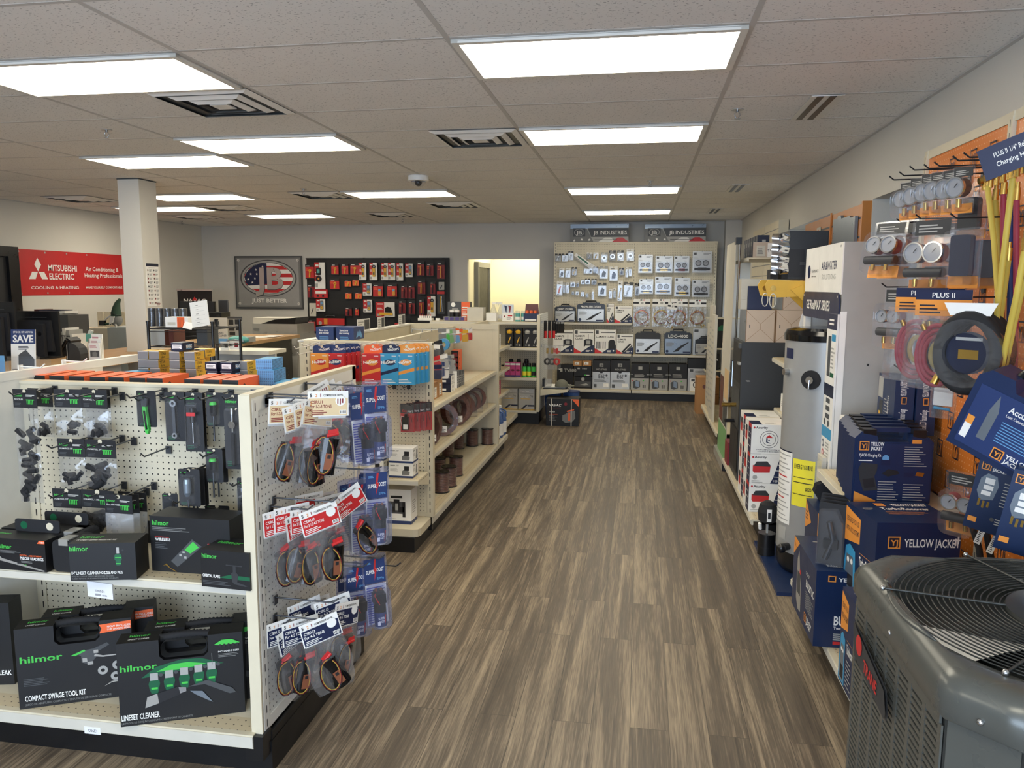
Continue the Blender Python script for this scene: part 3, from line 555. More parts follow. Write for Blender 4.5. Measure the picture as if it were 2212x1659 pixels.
def a_orb(f):
    hil(f, .03, .78, .12); f.poly([(.35,.28),(.6,.38),(1,.36),(1,.26)], 'dgreen').text('ORBITAL FLARE', .03, .27, .08, 'wht', w=.36, bold=.04).lines(.03, .08, .6, .2, 3, 'dgrey').poly([(.64,.2),(.62,.42),(.66,.46),(.66,.62),(.72,.62),(.72,.46),(.77,.4),(.74,.2),(.95,.12),(.9,.1),(.68,.14)], 'dsteel').rect(.52, .62, .85, .65, 'dsteel')
Pp, rz, wd, ht = stand((436, 1266), (541, 1277), .69, 1187)
o = carton(wd, .13, ht, 'black', a_orb, 'flaring_tool_box', top=lambda f: hil(f, .1, .55, .2)); tag(o, 'small black flaring tool box at the right end of the near middle shelf', 'box', loc=Pp, rz=rz)
Pp = at(335, 1185, y=2.74); r = empty('small_hanging_box', label='slanted small black box left behind the wireless gauge box', cat='box', loc=Pp, rot=(0, .15, 0))
P('box_body', r, MB().box(-.05, .02, 0, .04, -.05, .08, 'black')); P('hang_tab', r, MB().box(-.045, .015, .0, .002, .08, .11, 'blk2'))
# plastic-handled kits on the base deck
def kit(w, d, h, art):
    r = empty('tool_kit_case'); nx0, nx1, nd, sh = w*.33, w*.72, h*.2, h*.05
    pts = [(0,0),(w,0),(w,h),(nx1,h),(nx1,h-nd),(nx1-.015,h-nd-.015),(nx0+.015,h-nd-.015),(nx0,h-nd),(nx0,h),(0,h)]
    b = MB(); n = len(pts); V = [(x, 0, z) for x, z in pts]+[(x, d, z) for x, z in pts]
    b.add(V, [(i, n+i, n+(i+1) % n, (i+1) % n)[::-1] for i in range(n)], 'black')
    for y, s_ in ((0, 1), (d, -1)):
        for q in ([(0,0),(w,0),(w,h-nd-.015),(0,h-nd-.015)], [(0,h-nd-.015),(nx0+.015,h-nd-.015),(nx0,h-nd),(nx0,h),(0,h)], [(nx1-.015,h-nd-.015),(w,h-nd-.015),(w,h),(nx1,h),(nx1,h-nd)]):
            b.add([(x, y, z) for x, z in q][::s_], [tuple(range(len(q)))], 'black')
    art(b.front(0, w, 0, h, 0)); f = b.top(0, nx0, 0, d, h); hil(f, .25, .55, .22); f.text('COMPACT' if w < .36 else 'LINESET CLEANER', .25, .25, .12, 'wht', w=.5); P('case_sleeve', r, b)
    b = MB(); pr = rrect(nx0+.004, h-nd-.01, nx1-.004, h-.012, .02); n = len(pr)
    b.add([(x, d*.1, z) for x, z in pr]+[(x*.9+(nx0+nx1)*.05, d*.5, z) for x, z in pr], [(i, (i+1) % n, n+(i+1) % n, n+i)[::-1] for i in range(n)], 'char', True); rc_ = P('handle_recess', r, b)
    b = MB(); N = 26; b.tube([(nx0-.004+(nx1-nx0+.008)*i/N, d*.5, h-.012+.006*math.sin(PI*i/N)) for i in range(N+1)], .013, 'rubber', 10, rs=[.0155 if i % 2 else .0125 for i in range(N+1)]); P('handle', rc_, b); return r
def a_swage(f):
    hil(f, .03, .57, .085, w=.36); f.poly([(.72,.84),(1,.87),(1,.97),(.72,.95),(.74,.9)], 'orange').text('NOW INCLUDES', .79, .905, .025, 'wht').text('1-1/8" SWAGING HEAD', .79, .87, .025, 'wht', w=.2).lines(.05, .28, .28, .38, 5, 'dgrey').text('COMPACT SWAGE TOOL KIT', .05, .09, .068, 'wht', w=.52, bold=.04).text('JUEGO DE ABRETUBOS COMPACTO | TROUSSE DE SERTISSAGE COMPACTE', .05, .035, .026, 'grey', w=.74)
    f.poly([(.5,.62),(.58,.65),(.66,.66),(.78,.72),(.8,.69),(.7,.62),(.68,.55),(.62,.46),(.55,.5),(.55,.58)], 'dgrey').poly([(.46,.6),(.58,.66),(.59,.64),(.5,.59)], 'green').rects([(.56, .5, .6, .55), (.6, .46, .65, .5), (.66, .6, .7, .64)], 'silver').poly([(.66,.56),(.74,.54),(.98,.55),(.98,.56),(.74,.56),(.67,.59)], 'silver')
    for x, y in ((.73,.37),(.86,.42),(.84,.28)): f.disc(x, y, .045, 'lgrey').disc(x, y, .018, 'blackpl')
    f.poly([(.73,.16),(.8,.2),(.95,.22),(.95,.235),(.8,.215)], 'silver')
def a_line(f):
    hil(f, .02, .66, .075, w=.29); f.poly([(.18,.56),(.3,.68),(.5,.74),(.66,.73),(.84,.64),(.6,.62)], 'dgreen').poly([(.3,.62),(.42,.69),(.55,.7),(.7,.66),(.5,.62)], 'green').text('LINESET CLEANER', .01, .07, .07, 'wht', w=.3, bold=.04).text('LIMPIADOR DE CONJUNTOS DE LINEA | NETTOYANT DE CONDUITE', .01, .025, .024, 'grey', w=.56)
    for i, x in enumerate((.28,.4,.52,.635,.74)):
        z = .1*(1-i*.04); y = .36+i*.015; f.poly([(x-.04,y+.06),(x-.045,y+.12),(x-.035,y+.16),(x+.04,y+.16),(x+.045,y+.12),(x+.035,y+.06),(x+.025,y),(x-.025,y)], 'dgreen').rect(x-.025, y+.05, x+.025, y+.075, 'green').rect(x-.032, y+.16, x+.032, y+.25, 'lgrey').disc(x+.055, y+.22, .016, 'dgrey')
    f.rect(.745, .64, .75, .78, 'grey').poly([(.2,.2),(.31,.24),(.3,.36),(.22,.33)], 'silver').poly([(.31,.24),(.48,.32),(.47,.42),(.3,.36)], 'blk2').poly([(.48,.33),(.53,.35),(.53,.4),(.47,.41)], 'chrome').poly([(.54,.4),(.7,.46),(.9,.33),(.93,.27),(.88,.26),(.68,.41)], 'dgrey').poly([(.56,.35),(.66,.33),(.74,.18),(.7,.21),(.6,.3)], 'steelb')
    f.poly([(.77,.88),(.83,.93),(.91,.93),(.98,.88),(.95,.87),(.8,.87)], 'green').rects([(.81+i*.035, .84, .825+i*.035, .88) for i in range(5)], 'blk2').text('INCLUDES 5 SIZES', .8, .78, .02, 'wht', w=.17).lines(.8, .72, .97, .77, 3, 'grey')
Pp, rz, wd, ht = stand((261, 1571), (530, 1537), .17, 1394)
tag(kit(wd, .085, ht, a_line), 'front lineset cleaner kit in black sleeve with five green nozzles, on the near base deck', 'tool kit', 'lineset cleaner kits', loc=Pp, rz=rz)
tag(kit(wd, .085, ht, a_line), 'lineset cleaner kit directly behind the front one, its handle showing above', 'tool kit', 'lineset cleaner kits', loc=Pp+Vector((.03, .112, 0)), rz=rz)
Pp, rz, wd, ht = stand((43, 1533), (292, 1500), .17, 1363)
tag(kit(wd, .085, ht, a_swage), 'front compact swage tool kit with red corner flag on the near base deck', 'tool kit', 'swage tool kits', loc=Pp, rz=rz)
tag(kit(wd, .085, ht, a_swage), 'swage tool kit behind the front one on the near base deck', 'tool kit', 'swage tool kits', loc=Pp+Vector((.02, .108, 0)), rz=rz)
Pp, rz, wd, ht = stand((-190, 1485), (32, 1478), .17, 1310)
tag(kit(wd, .085, ht, lambda f: (hil(f, .5, .62, .085, w=.38), f.text('INFRARED LEAK', .6, .12, .06, 'wht', w=.38, bold=.04))), 'black infrared detector kit cut by the left edge of the view', 'tool kit', loc=Pp, rz=rz)
# ------------------------------------------------------------------ aisle side of the near gondola: bagged start kits and clamshells
def start_kit(colr, dark, name, tons, hb, seed):
    """header card with a clear bag, capacitor can, labels and wire loop"""
    r = empty('start_kit_bag'); w, hh = .138, .085; rr = random.Random(seed)
    b = MB()
    V = [(-w/2, 0, 0), (w/2, 0, 0), (w/2+.002, -.004, -hh), (-w/2-.002, -.004, -hh), (-w/2+.004, .01, -hh-.01), (w/2-.004, .01, -hh-.01)]
    b.add(V, [(3, 2, 1, 0)[::-1], (0, 1, 5, 4)], 'wht'); b.box(-w/2, w/2, .0, .001, -.001, 0, 'wht')
    b.add([(-w/2, .0006, 0), (w/2, .0006, 0), (w/2, -.003, -hh), (-w/2, -.003, -hh)], [(0, 1, 2, 3)], 'wht')
    f = Face(b, (-w/2, -.0045, -hh), (1, 0, 0), (0, .02, 1), w, hh)
    f.rect(.02, .03, .98, .72, colr).text('5', .05, .78, .14, 'blk2', bold=.04).text('2', .18, .78, .12, 'yjor').text('1', .3, .78, .14, 'dred', bold=.04).text('COMPRESSOR SAVER', .38, .8, .09, 'blk2', w=.48)
    f.text(name, .06, .52, .12, dark, w=.3, bold=.03).text('For %s TONS' % tons, .06, .34, .13, dark, w=.52, bold=.03).lines(.06, .08, .5, .28, 3, dark).disc(.8, .62, .13, 'wht', 12).rects([(.72, .5, .75, .7), (.78, .46, .81, .7), (.84, .52, .87, .7)], dark).rect(.78, .08, .95, .24, 'wht').rects([(.8+i*.03, .1, .815+i*.03, .22) for i in range(5)], 'blk2')
    P('header_card', r, b)
    N = 6; V = []; b = MB()
    for s_ in (-1, 1):
        for i in range(N+1):
            for j in range(N+1):
                u, v = i/N, j/N; q = math.sin(PI*u)*min(1, v*2)*(1-v**4); wv = w*(1+.18*math.sin(PI*v))*(1 if v < .9 else .9)
                V.append((wv*(u-.5)+rr.uniform(-1, 1)*.004*v, s_*(.024*q+.001)+rr.uniform(-1, 1)*.004*q, -hh-hb*v+rr.uniform(-1, 1)*.004*v))
    nn = (N+1)**2; b.add(V, [(k+i*(N+1)+j, k+(i+1)*(N+1)+j, k+(i+1)*(N+1)+j+1, k+i*(N+1)+j+1) for k in (0, nn) for i in range(N) for j in range(N)], 'film', True); P('clear_bag', r, b)
    a = rr.choice((-1, 1))*rr.uniform(.12, .4); ca, sa = math.cos(a), math.sin(a); cx = rr.uniform(.0, .015)
    def R(x, y, z): return (cx+x*ca+z*sa, y, -hh-hb*.62-x*sa+z*ca)
    b = MB(); n = 14; L = hb*.6
    for q0, q1, m_ in ((0, L, 'gloss'),):
        V = [R(.034*math.cos(2*PI*i/n), .024*math.sin(2*PI*i/n), z) for z in (-L*.55, L*.45) for i in range(n)]
        b.add(V, [(i, (i+1) % n, n+(i+1) % n, n+i) for i in range(n)], m_, True); b.add(V, [tuple(range(n))[::-1], tuple(range(n, 2*n))], 'blackpl')
    b.add([R(x, -.0252, z) for x, z in ((-.013, -L*.4), (.013, -L*.4), (.013, .005), (-.013, .005))], [(0, 1, 2, 3)], 'copper'); b.add([R(x, -.0258, z) for x, z in ((-.006, -L*.1), (.006, -L*.1), (.006, .0), (-.006, .0))], [(0, 1, 2, 3)], 'blk2')
    cp_ = P('capacitor', r, b, label='black capacitor with orange sticker')
    b = MB(); b.add([R(x, -.02, z) for x, z in ((-.014, L*.48), (.02, L*.56), (.016, L*.74), (-.018, L*.66))], [(0, 1, 2, 3)], 'red'); b.tube([R(-.018, -.018, L*.5), R(.02, -.018, L*.6)], .006, 'red'); b.box(cx-.02, cx+.02, -.012, .006, -hh-hb*.42, -hh-hb*.3, 'blk2'); P('relay', cp_, b, label='red relay')
    for k, m_ in enumerate(('hosey', 'dred', 'blackpl')):
        b = MB(); b.tube([(cx-.02+(.034+k*.003)*math.cos(t)*.95, -.024-k*.001, -hh-hb*.62+(hb*.3+k*.003)*math.sin(t)) for t in [PI*.45+2*PI*.93*i/14 for i in range(15)]], .0014, m_, 4); P('wire', cp_, b)
    return r
SK = {1: ('tan', 'dred', 'CSRU1', '1-2-3'), 2: ('red', 'wht', 'CSRU2', '3 1/2-4-5'), 3: ('navy', 'wht', 'CSRU3', '4-5')}
SKN = {1: 'cream-carded', 2: 'red-carded', 3: 'navy-carded'}
PX = -1.27
# (row, px of card top centre, py, plane x, heading degrees, roll)
SB = [(1, 709, 845, -.97, 30, .06, 'nearest and widest card'), (1, 622, 861, -1.10, 45, .1, 'leftmost'), (1, 646, 872, -1.07, 52, -.16, 'second from the left'), (1, 666, 863, -1.12, 60, -.12, 'middle, half hidden'), (1, 690, 866, -1.04, 62, .3, 'slanted in front'),
      (1, 675, 836, -1.2, 50, -.5, 'rear, first of three tips'), (1, 690, 836, -1.19, 50, -.5, 'rear, second of three tips'), (1, 706, 839, -1.17, 50, -.5, 'rear, third of three tips'),
      (2, 605, 1100, -1.14, 50, -.05, 'leftmost'), (2, 630, 1092, -1.12, 48, .0, 'second from the left'), (2, 647, 1104, -1.13, 62, -.2, 'third, mostly hidden'), (2, 664, 1096, -1.1, 50, .02, 'fourth from the left'), (2, 685, 1095, -1.04, 38, -.28, 'front of the pile'),
      (2, 713, 1070, -1.13, 55, .0, 'behind the front one'), (2, 741, 1064, -1.06, 45, -.6, 'rightmost, tilted'), (2, 668, 1066, -1.2, 60, .1, 'rear left'), (2, 694, 1066, -1.2, 60, .1, 'rear right'),
      (3, 614, 1338, -1.15, 48, .0, 'leftmost'), (3, 628, 1351, -1.13, 60, -.3, 'second from the left'), (3, 648, 1337, -1.1, 42, -.05, 'third from the left'), (3, 686, 1337, -1.02, 30, -.3, 'front and fully seen'), (3, 656, 1298, -1.2, 50, -.1, 'rear left'), (3, 679, 1293, -1.19, 52, .0, 'rear middle'),
      (3, 716, 1291, -1.1, 36, -.2, 'rear right, wide card'), (3, 751, 1300, -1.03, 66, .3, 'rightmost near the floor')]
rname = {1: 'top', 2: 'middle', 3: 'bottom'}
for i, (row, px, py, X, dg, rl, d) in enumerate(SB):
    c, dk, nm, tn = SK[row]; p = at(px, py, x=X)
    if p.y < 2.45: p = at(px, py, y=2.45+.012*(i % 4))
    o = start_kit(c, dk, nm, tn, .2 if row != 1 else .21, i); tag(o, '%s start kit bag, %s of the %s aisle row' % (SKN[row], d, rname[row]), 'hanging bag', 'bagged start kits on the end panel', loc=p, rot=(0, rl*.75, math.radians(dg+7)))
for i, (row, px, py) in enumerate(((1, 622, 858), (1, 709, 848), (1, 660, 852), (2, 607, 1099), (2, 664, 1092), (2, 714, 1075), (3, 614, 1338), (3, 686, 1330), (3, 716, 1293))):
    p = at(px, py+6, x=-1.05)
    if p.y < 2.46: p = at(px, py+6, y=2.46)
    Lh = round(max(.06, p.x-PX+.02), 2); p.x = PX+.006; hook('hk', 'dark peg hook holding start kit bags, %s of the %s aisle row' % (('left', 'right', 'middle') if row == 1 else ('left', 'middle', 'right'))[i % 3:i % 3+1][0].join(['', '']) if 0 else 'dark peg hook holding start kit bags, %s hook of the %s aisle row' % ((('left', 'right', 'middle') if row == 1 else ('left', 'middle', 'right'))[i % 3], rname[row]), p, PI/2, Lh, group='aisle peg hooks')
def clamshell():
    r = empty('booster_clamshell'); w, h = .1, .30
    P('backing', r, MB().prism(rrect(-w/2, -h, w/2, 0, .008, 3), -.0015, .0015, 'clearblue')); b = MB(); b.box(-w/2+.008, w/2-.008, -.004, -.003, -.12, -.02, 'blue'); f = b.front(-w/2+.008, w/2-.008, -.12, -.02, -.004)
    f.text('SUPER', .08, .4, .16, 'wht', w=.42, bold=.04).text('BOOST', .52, .46, .16, 'wht', w=.42, bold=.04).poly([(.5,.98),(.6,.98),(.54,.6),(.62,.6),(.46,.1),(.5,.5),(.44,.5)], 'red').lines(.1, .8, .4, .9, 2, 'lblue').text('SPP6', .6, .12, .1, 'lblue')
    P('header_card', r, b)
    b = MB(); b.box(-w/2+.008, w/2-.008, -.003, -.002, -h+.01, -.125, 'wht'); f = b.front(-w/2+.008, w/2-.008, -h+.01, -.125, -.003); f.lines(.05, .04, .95, .96, 16, 'vio', .5); P('insert_card', r, b)
    b = MB(); o = rrect(-w*.4, -h+.006, w*.46, -.12, .02, 4); n = len(o); c = (0, -.2)
    b.add([(x, -.003, z) for x, z in o]+[(x*.94, -.062, c[1]+(z-c[1])*.95) for x, z in o], [(i, (i+1) % n, n+(i+1) % n, n+i)[::-1] for i in range(n)]+[tuple(range(n, 2*n))], 'clearblue'); P('blister', r, b)
    b = MB().cyl((.003, -.033, -.288), .024, .1, 'gloss', n=18).cyl((.003, -.033, -.284), .0245, .058, 'blue', n=18, cap='steel').cyl((.003, -.033, -.289), .0248, .005, 'silver', n=18); f = b.front(-.012, .02, -.28, -.23, -.0585); f.text('SUPER', .0, .55, .2, 'wht', w=.8, bold=.04).text('BOOST', .1, .28, .2, 'wht', w=.7, bold=.04).poly([(.85,.95),(.98,.9),(.88,.55),(.95,.5),(.78,.05),(.83,.45)], 'red').rect(-.1, .1, .25, .4, 'wht'); cc_ = P('capacitor_can', r, b, label='black can with blue label')
    b = MB().box(-.022, .026, -.056, -.012, -.188, -.15, 'blackpl').box(-.016, .02, -.05, -.016, -.15, -.14, 'blk2').cyl((-.008, -.034, -.14), .005, .008, 'copper', n=8).cyl((.012, -.034, -.14), .005, .008, 'copper', n=8); P('relay', cc_, b)
    b = MB().tube([(-.008, -.04, -.14), (-.02, -.058, -.15), (-.012, -.062, -.17), (-.002, -.06, -.19)], .0016, 'red', 5); P('wire', cc_, b); return r
CL = [(776, 836, -1.03, 42, 'top row, nearest'), (809, 822, -.98, 36, 'top row, farthest out'), (742, 831, -1.16, 50, 'top row, rear against the panel'), (762, 834, -1.1, 45, 'top row, second from the panel'),
      (779, 1034, -1.03, 40, 'middle row, nearest'), (813, 1009, -.98, 36, 'middle row, farthest out'), (752, 1034, -1.14, 52, 'middle row, rear against the panel'), (796, 1012, -1.08, 44, 'middle row, between front and rear'),
      (770, 1212, -1.08, 40, 'bottom row, nearest'), (806, 1196, -1.02, 34, 'bottom row, farthest out'), (748, 1216, -1.21, 50, 'bottom row, rear against the panel')]
for px, py, X, dg, d in CL:
    make('clam', clamshell, 'clear booster clamshell with blue card, '+d, at(px, py, x=X), rot=(random.uniform(-.05, .05), random.uniform(-.06, .08), math.radians(dg)), group='booster clamshells on the end panel', cat='blister pack')
for px, py, d in ((800, 832, 'top'), (805, 1013, 'middle'), (812, 1204, 'lower'), (775, 1222, 'bottom'), (750, 1214, 'rear bottom')):
    p = at(px, py, x=-1.0 if px > 760 else -1.2); p.x = PX+.006; hook('hs', 'dark peg hook holding booster clamshells, %s one' % d, p, PI/2, .3, group='aisle peg hooks')

# ------------------------------------------------------------------ capacitor boxes on the rear top shelf of the near gondola
def cbox(key, w, d, h, build, label, loc, rz, group):
    return make(key, build, label, loc, rz, group=group, cat='box')
def k_orange(): 
    b = MB().box(0, .07, 0, .2, 0, .07, 'orange', front='black', left='black'); f = b.front(0, .07, 0, .07, 0); f.poly([(.1,.2),(.9,.2),(.8,.7),(.2,.7)], 'dred').lines(.2, .1, .8, .2, 1, 'brass').rect(0, .97, 1, 1, 'char'); f = b.right(0, .2, 0, .07, .07); f.disc(.25, .5, .08, 'blk2', 8).disc(.25, .5, .055, 'orange', 8); f = b.top(0, .07, 0, .2, .07); f.disc(.5, .5, .2, 'kraft', 10).rect(.97, 0, 1, 1, 'wirebr'); return b.obj('igniter_box')
def k_titan():
    b = MB().box(0, .05, 0, .085, 0, .0375, 'yellow', front='grey', left='grey'); b.front(0, .05, 0, .0375, 0).rect(0, .93, 1, 1, 'offwhite').rect(0, 0, 1, .05, 'dgrey'); f = b.right(0, .085, 0, .0375, .05); f.text('TITAN', .12, .5, .35, 'blk2', w=.5, bold=.03).text('dura', .2, .12, .3, 'blk2', w=.35, it=.2).text('!!!', .68, .5, .3, 'yjor').rect(0, .95, 1, 1, 'kraft'); f = b.top(0, .05, 0, .085, .0375); f.rect(0, 0, 1, .35, 'grey'); return b.obj('capacitor_box')
def k_navy():
    b = MB().box(0, .058, 0, .09, 0, .038, 'nv2'); b.front(0, .058, 0, .038, 0).rect(.12, .25, .9, .78, 'wht').lines(.18, .3, .84, .7, 3, 'grey').rect(0, .95, 1, 1, 'steelb'); f = b.right(0, .09, 0, .038, .058); f.lines(.3, .2, .8, .8, 4, 'lblue').text('MARS', .3, .3, .4, 'wht', w=.5); return b.obj('capacitor_box')
def k_blue():
    b = MB().box(0, .072, 0, .13, 0, .045, 'lblue', top='sky')
    for f in (b.front(0, .072, 0, .045, 0), b.left(0, .13, 0, .045, 0), b.right(0, .13, 0, .045, .072)):
        f.rects([(.03+.12*i, .08+.115*j, .12+.12*i, .125+.115*j) for i in range(8) for j in range(8)], 'navy')
    return b.obj('motor_capacitor_box')
ZT = 1.271
def osx(px): return at(px, 815, y=2.93).x+.01
for grp_, pxs, ds in ((0, (72, 113, 155, 200, 240), 'on the rear top shelf'), (1, (285, 322), 'beside the yellow boxes'), (2, (402, 443, 483), 'in front of the navy boxes')):
    for i, px in enumerate(pxs): cbox('org', 0, 0, 0, k_orange, 'orange and black igniter box, %s from the left %s' % (OR[i], ds), (osx(px), 2.90, ZT+.001), .03, 'orange and black igniter boxes')
def stack(cols, kb, key, what, grp, Y, h, rz=0):
    for ci, (px, top, n) in enumerate(cols):
        q = at(px, top, y=Y); dz = h+.0012
        for k in range(n):
            pos = 'top' if k == n-1 else '%s from the top' % OR[n-1-k]
            cbox(key, 0, 0, 0, kb, '%s, %s, column %s from left' % (what, pos, OR[ci]), (q.x+random.uniform(-.003, .003), Y+random.uniform(-.004, .004), ZT+.001+dz*k), rz+random.uniform(-.03, .03), grp)
stack([(297, 752, 4), (320, 755, 4), (364, 754, 4), (399, 772, 4), (511, 773, 3)], k_titan, 'titan', 'grey and yellow capacitor box', 'yellow-ended capacitor boxes', 3.20, .0375)
for i, px in enumerate((424, 436)): cbox('titan', 0, 0, 0, k_titan, 'grey and yellow box lying behind the navy top box, %s one' % ('left', 'right')[i], (at(px, 753, y=3.33).x-.04, 3.34, ZT+.001+.0387*3), 0, 'yellow-ended capacitor boxes')
for k in range(3): cbox('titan', 0, 0, 0, k_titan, 'grey and yellow box in the rear stack, %s from the bottom' % OR[k], (at(424, 753, y=3.33).x-.04, 3.34, ZT+.001+.0387*k), 0, 'yellow-ended capacitor boxes')
stack([(443, 769, 3), (474, 773, 3)], k_navy, 'nvb', 'navy box with white front sticker', 'navy capacitor boxes', 3.14, .038, -.05)
p = at(369, 740, y=3.21); cbox('nvb', 0, 0, 0, k_navy, 'single navy box with white sticker lying on top of the yellow boxes', (p.x, 3.21, ZT+.157), -.02, 'navy capacitor boxes')
for i, (px, Y, k, rz) in enumerate(((553, 3.10, 2, .1), (556, 3.09, 1, .05), (556, 3.09, 0, .05), (592, 3.03, 0, .2), (622, 3.09, 0, .3), (540, 3.2, 0, .1), (684, 3.06, 0, .25), (268, 3.15, 0, -.3))):
    cbox('blub', 0, 0, 0, k_blue, 'light blue hatched box, '+('top of the stack at the right', 'second of the stack at the right', 'bottom of the stack at the right', 'flat beside the stack', 'flat, second beside the stack', 'rear left of the stack', 'alone near the end panel', 'alone far left behind the orange boxes')[i], (at(px, 800, y=Y).x, Y, ZT+.001+.0462*k+(.02 if i > 5 else 0)), rz, 'light blue hatched boxes')
MB().box(0, .5, 0, .22, 0, .004, 'wht').box(.1, .42, .02, .18, .004, .007, 'white').obj('paper_sheets', label='loose white paper sheets behind the orange boxes', cat='paper', loc=(-2.45, 3.12, ZT+.001))

# ------------------------------------------------------------------ second gondola run
G2Y = 5.0; A0, A1 = -2.275, -1.365; SPX = -1.835
r = empty('end_gondola', label='cream gondola run with pegboard end facing the camera and aisle shelves', cat='store shelf', loc=(0, 0, 0))
b = MB().box(A0+.02, A1-.02, G2Y, G2Y+.03, .15, 1.35, 'peg').box(A0, A1, G2Y-.008, G2Y+.034, 1.335, 1.352, 'cream').box(A0+.03, A1-.03, G2Y-.004, G2Y, 1.285, 1.335, 'cream').box(A0+.03, A1-.03, G2Y-.004, G2Y, .15, .18, 'cream'); P('pegboard_end', r, b)
for xx in (A0+.0, A1-.045): 
    b = MB().box(xx, xx+.045, G2Y-.01, G2Y+.034, .15, 1.345, 'cream'); upright(b, xx+.022, G2Y-.01, .17, 1.33); P('slotted_upright', r, b)
MB().box(SPX-.02, SPX+.02, G2Y+.03, 7.5, .15, 1.33, 'cream').obj('spine_panel', r)
b = MB(); f = b.right(G2Y+.03, 7.5, .15, 1.33, SPX+.0205)
f.rects([(0, .45+.085*k, 1, .452+.085*k) for k in range(6)], 'creamd'); upright(b, SPX+.021, 6.25, .15, 1.33, 'x'); upright(b, SPX+.021, 7.45, .15, 1.33, 'x'); P('slatted_back', r, b)
for nm_, z, y1 in (('shelf', .895, 7.38), ('shelf', .57, 7.38)):
    b = MB(); shelf_x(b, SPX+.02, -1.40, G2Y+.04, 6.24, z); P(nm_, r, b); b = MB(); shelf_x(b, SPX+.02, -1.40, 6.25, 7.46, z); P(nm_, r, b)
b = MB(); shelf_x(b, SPX+.02, -1.385, G2Y-.02, 8.05, .15, lip=.05); P('base_deck', r, b)
b = MB().prism([(A0, G2Y-.02), (A0, 4.70), (A1-.06, 4.70), (A1-.03, 4.71), (A1-.018, 4.74), (A1-.018, G2Y-.02)], .1, .15, 'cream', ax='z'); P('end_deck', r, b)
P('kick_plate', r, MB().box(A0+.02, A1-.045, 4.68, G2Y, 0, .1, 'kick').box(SPX, A1-.045, G2Y, 8.05, 0, .1, 'kick').box(A1-.04, A1-.01, 4.98, 5.01, .06, .15, 'blackpl'))
b = MB(); shelf_y(b, A0+.1, A1-.03, 4.74, G2Y-.012, .47); b.prism([(G2Y-.012, .45), (4.75, .456), (4.75, .44), (G2Y-.012, .38)], A1-.033, A1-.03, 'cream', ax='x'); P('end_shelf', r, b)
b = MB().box(-2.30, -1.372, 7.5, 7.54, .1, 1.352, 'cream').box(-2.30, -1.372, 7.49, 7.5, 1.3, 1.352, 'cream').box(-1.405, -1.372, 7.49, 7.5, .1, 1.3, 'cream'); f = b.front(-2.3, -1.372, .1, 1.352, 7.489); f.rect(0, .955, .96, .957, 'creamd').rect(.935, 0, .937, .955, 'creamd'); P('divider_panel', r, b, label='tall plain divider panel at the end of the run')
# left run behind the end panel: a long low rail with papers on it
b = MB().box(-2.33, -2.27, 5.04, 7.6, .1, 1.34, 'cream').box(-2.34, -2.26, 5.04, 7.6, 1.335, 1.35, 'white'); P('rear_rail', r, b)
g3 = [('paper sign', 'small white printed notice taped to the back rail', 6.0, .3), ('paper sign', 'white notice with dark photo on the back rail, near', 6.5, .18), ('paper sign', 'white notice with dark photo on the back rail, far', 7.1, .2)]
for nme, lb, y, L in g3:
    b = MB().box(0, .002, 0, L, 0, .1, 'wht'); b.right(0, L, 0, .1, .002).rect(.55, .1, .95, .9, 'dgrey').lines(.05, .1, .5, .9, 4, 'lgrey'); b.obj('paper_notice', label=lb, cat=nme, loc=(-2.268, y, 1.352))
# boxes of leak sealant and kick starters on the pegboard end
def k_save():
    r = MB().box(0, .128, 0, .2, 0, .088, 'blue'); b = r
    f = b.front(0, .128, 0, .088, 0); f.text('Save time', .2, .68, .15, 'wht', w=.48, bold=.03).text('and money', .18, .48, .15, 'wht', w=.56, bold=.03).lines(.2, .05, .8, .3, 3, 'lblue').poly([(0,.2),(.12,0),(0,0)], 'wht'); f = b.right(0, .2, 0, .088, .128); f.poly([(.2,.1),(.4,.7),(.5,.4),(.6,.8),(.85,.2),(.7,.1),(.5,.3)], 'lblue'); return b.obj('promo_carton')
for i, px in enumerate((688, 731)):
    p = at(px, 730, y=5.1); make('save', k_save, ('left' if i == 0 else 'right')+' blue Save time carton on top of the pegboard end', (p.x, 5.06, 1.353), 0, group='blue promo cartons', cat='carton')
def nu(body, flap, band):
    r = empty('sealant_box'); w, h, d = .125, .20, .045
    b = MB().box(-w/2, w/2, -d, 0, -h-.055, -.055, body); f = b.front(-w/2, w/2, -h-.055, -.055, -d)
    f.poly([(0,.28),(1,.45),(1,.56),(0,.38)], band).disc(.55, .72, .3, band, 14, ry=.1).text('NuStart', .1, .66, .1, 'wht', w=.78, rot=.12, bold=.05).lines(.15, .06, .85, .2, 3, 'wht').lines(.05, .92, .3, .96, 1, 'wht').lines(.65, .92, .95, .96, 1, 'wht')
    P('carton', r, b)
    b = MB().prism([(-w/2, -.06), (w/2, -.06), (w/2, -.015), (w/2-.02, 0), (-w/2+.02, 0), (-w/2, -.015)], -.004, -.001, flap); f = b.front(-w/2, w/2, -.06, 0, -.004); f.text('NuStart', .35, .3, .3, 'wht', w=.6, rot=.15, bold=.03).disc(.5, .8, .08, 'cream', 8); P('hang_flap', r, b); return r
NUS = [(820, 768, 'red', 'orange', 'yjor', 'red sealant box with orange stripe, middle left'), (858, 768, 'sky', 'navy', 'navy', 'sky blue sealant box with navy stripe'), (892, 768, 'sky', 'yjor', 'yjor', 'sky blue sealant box with orange stripe'),
       (700, 758, 'yjor', 'blue', 'red', 'orange sealant box at the left'), (732, 762, 'red', 'blue', 'blue', 'red sealant box beside the orange one')]
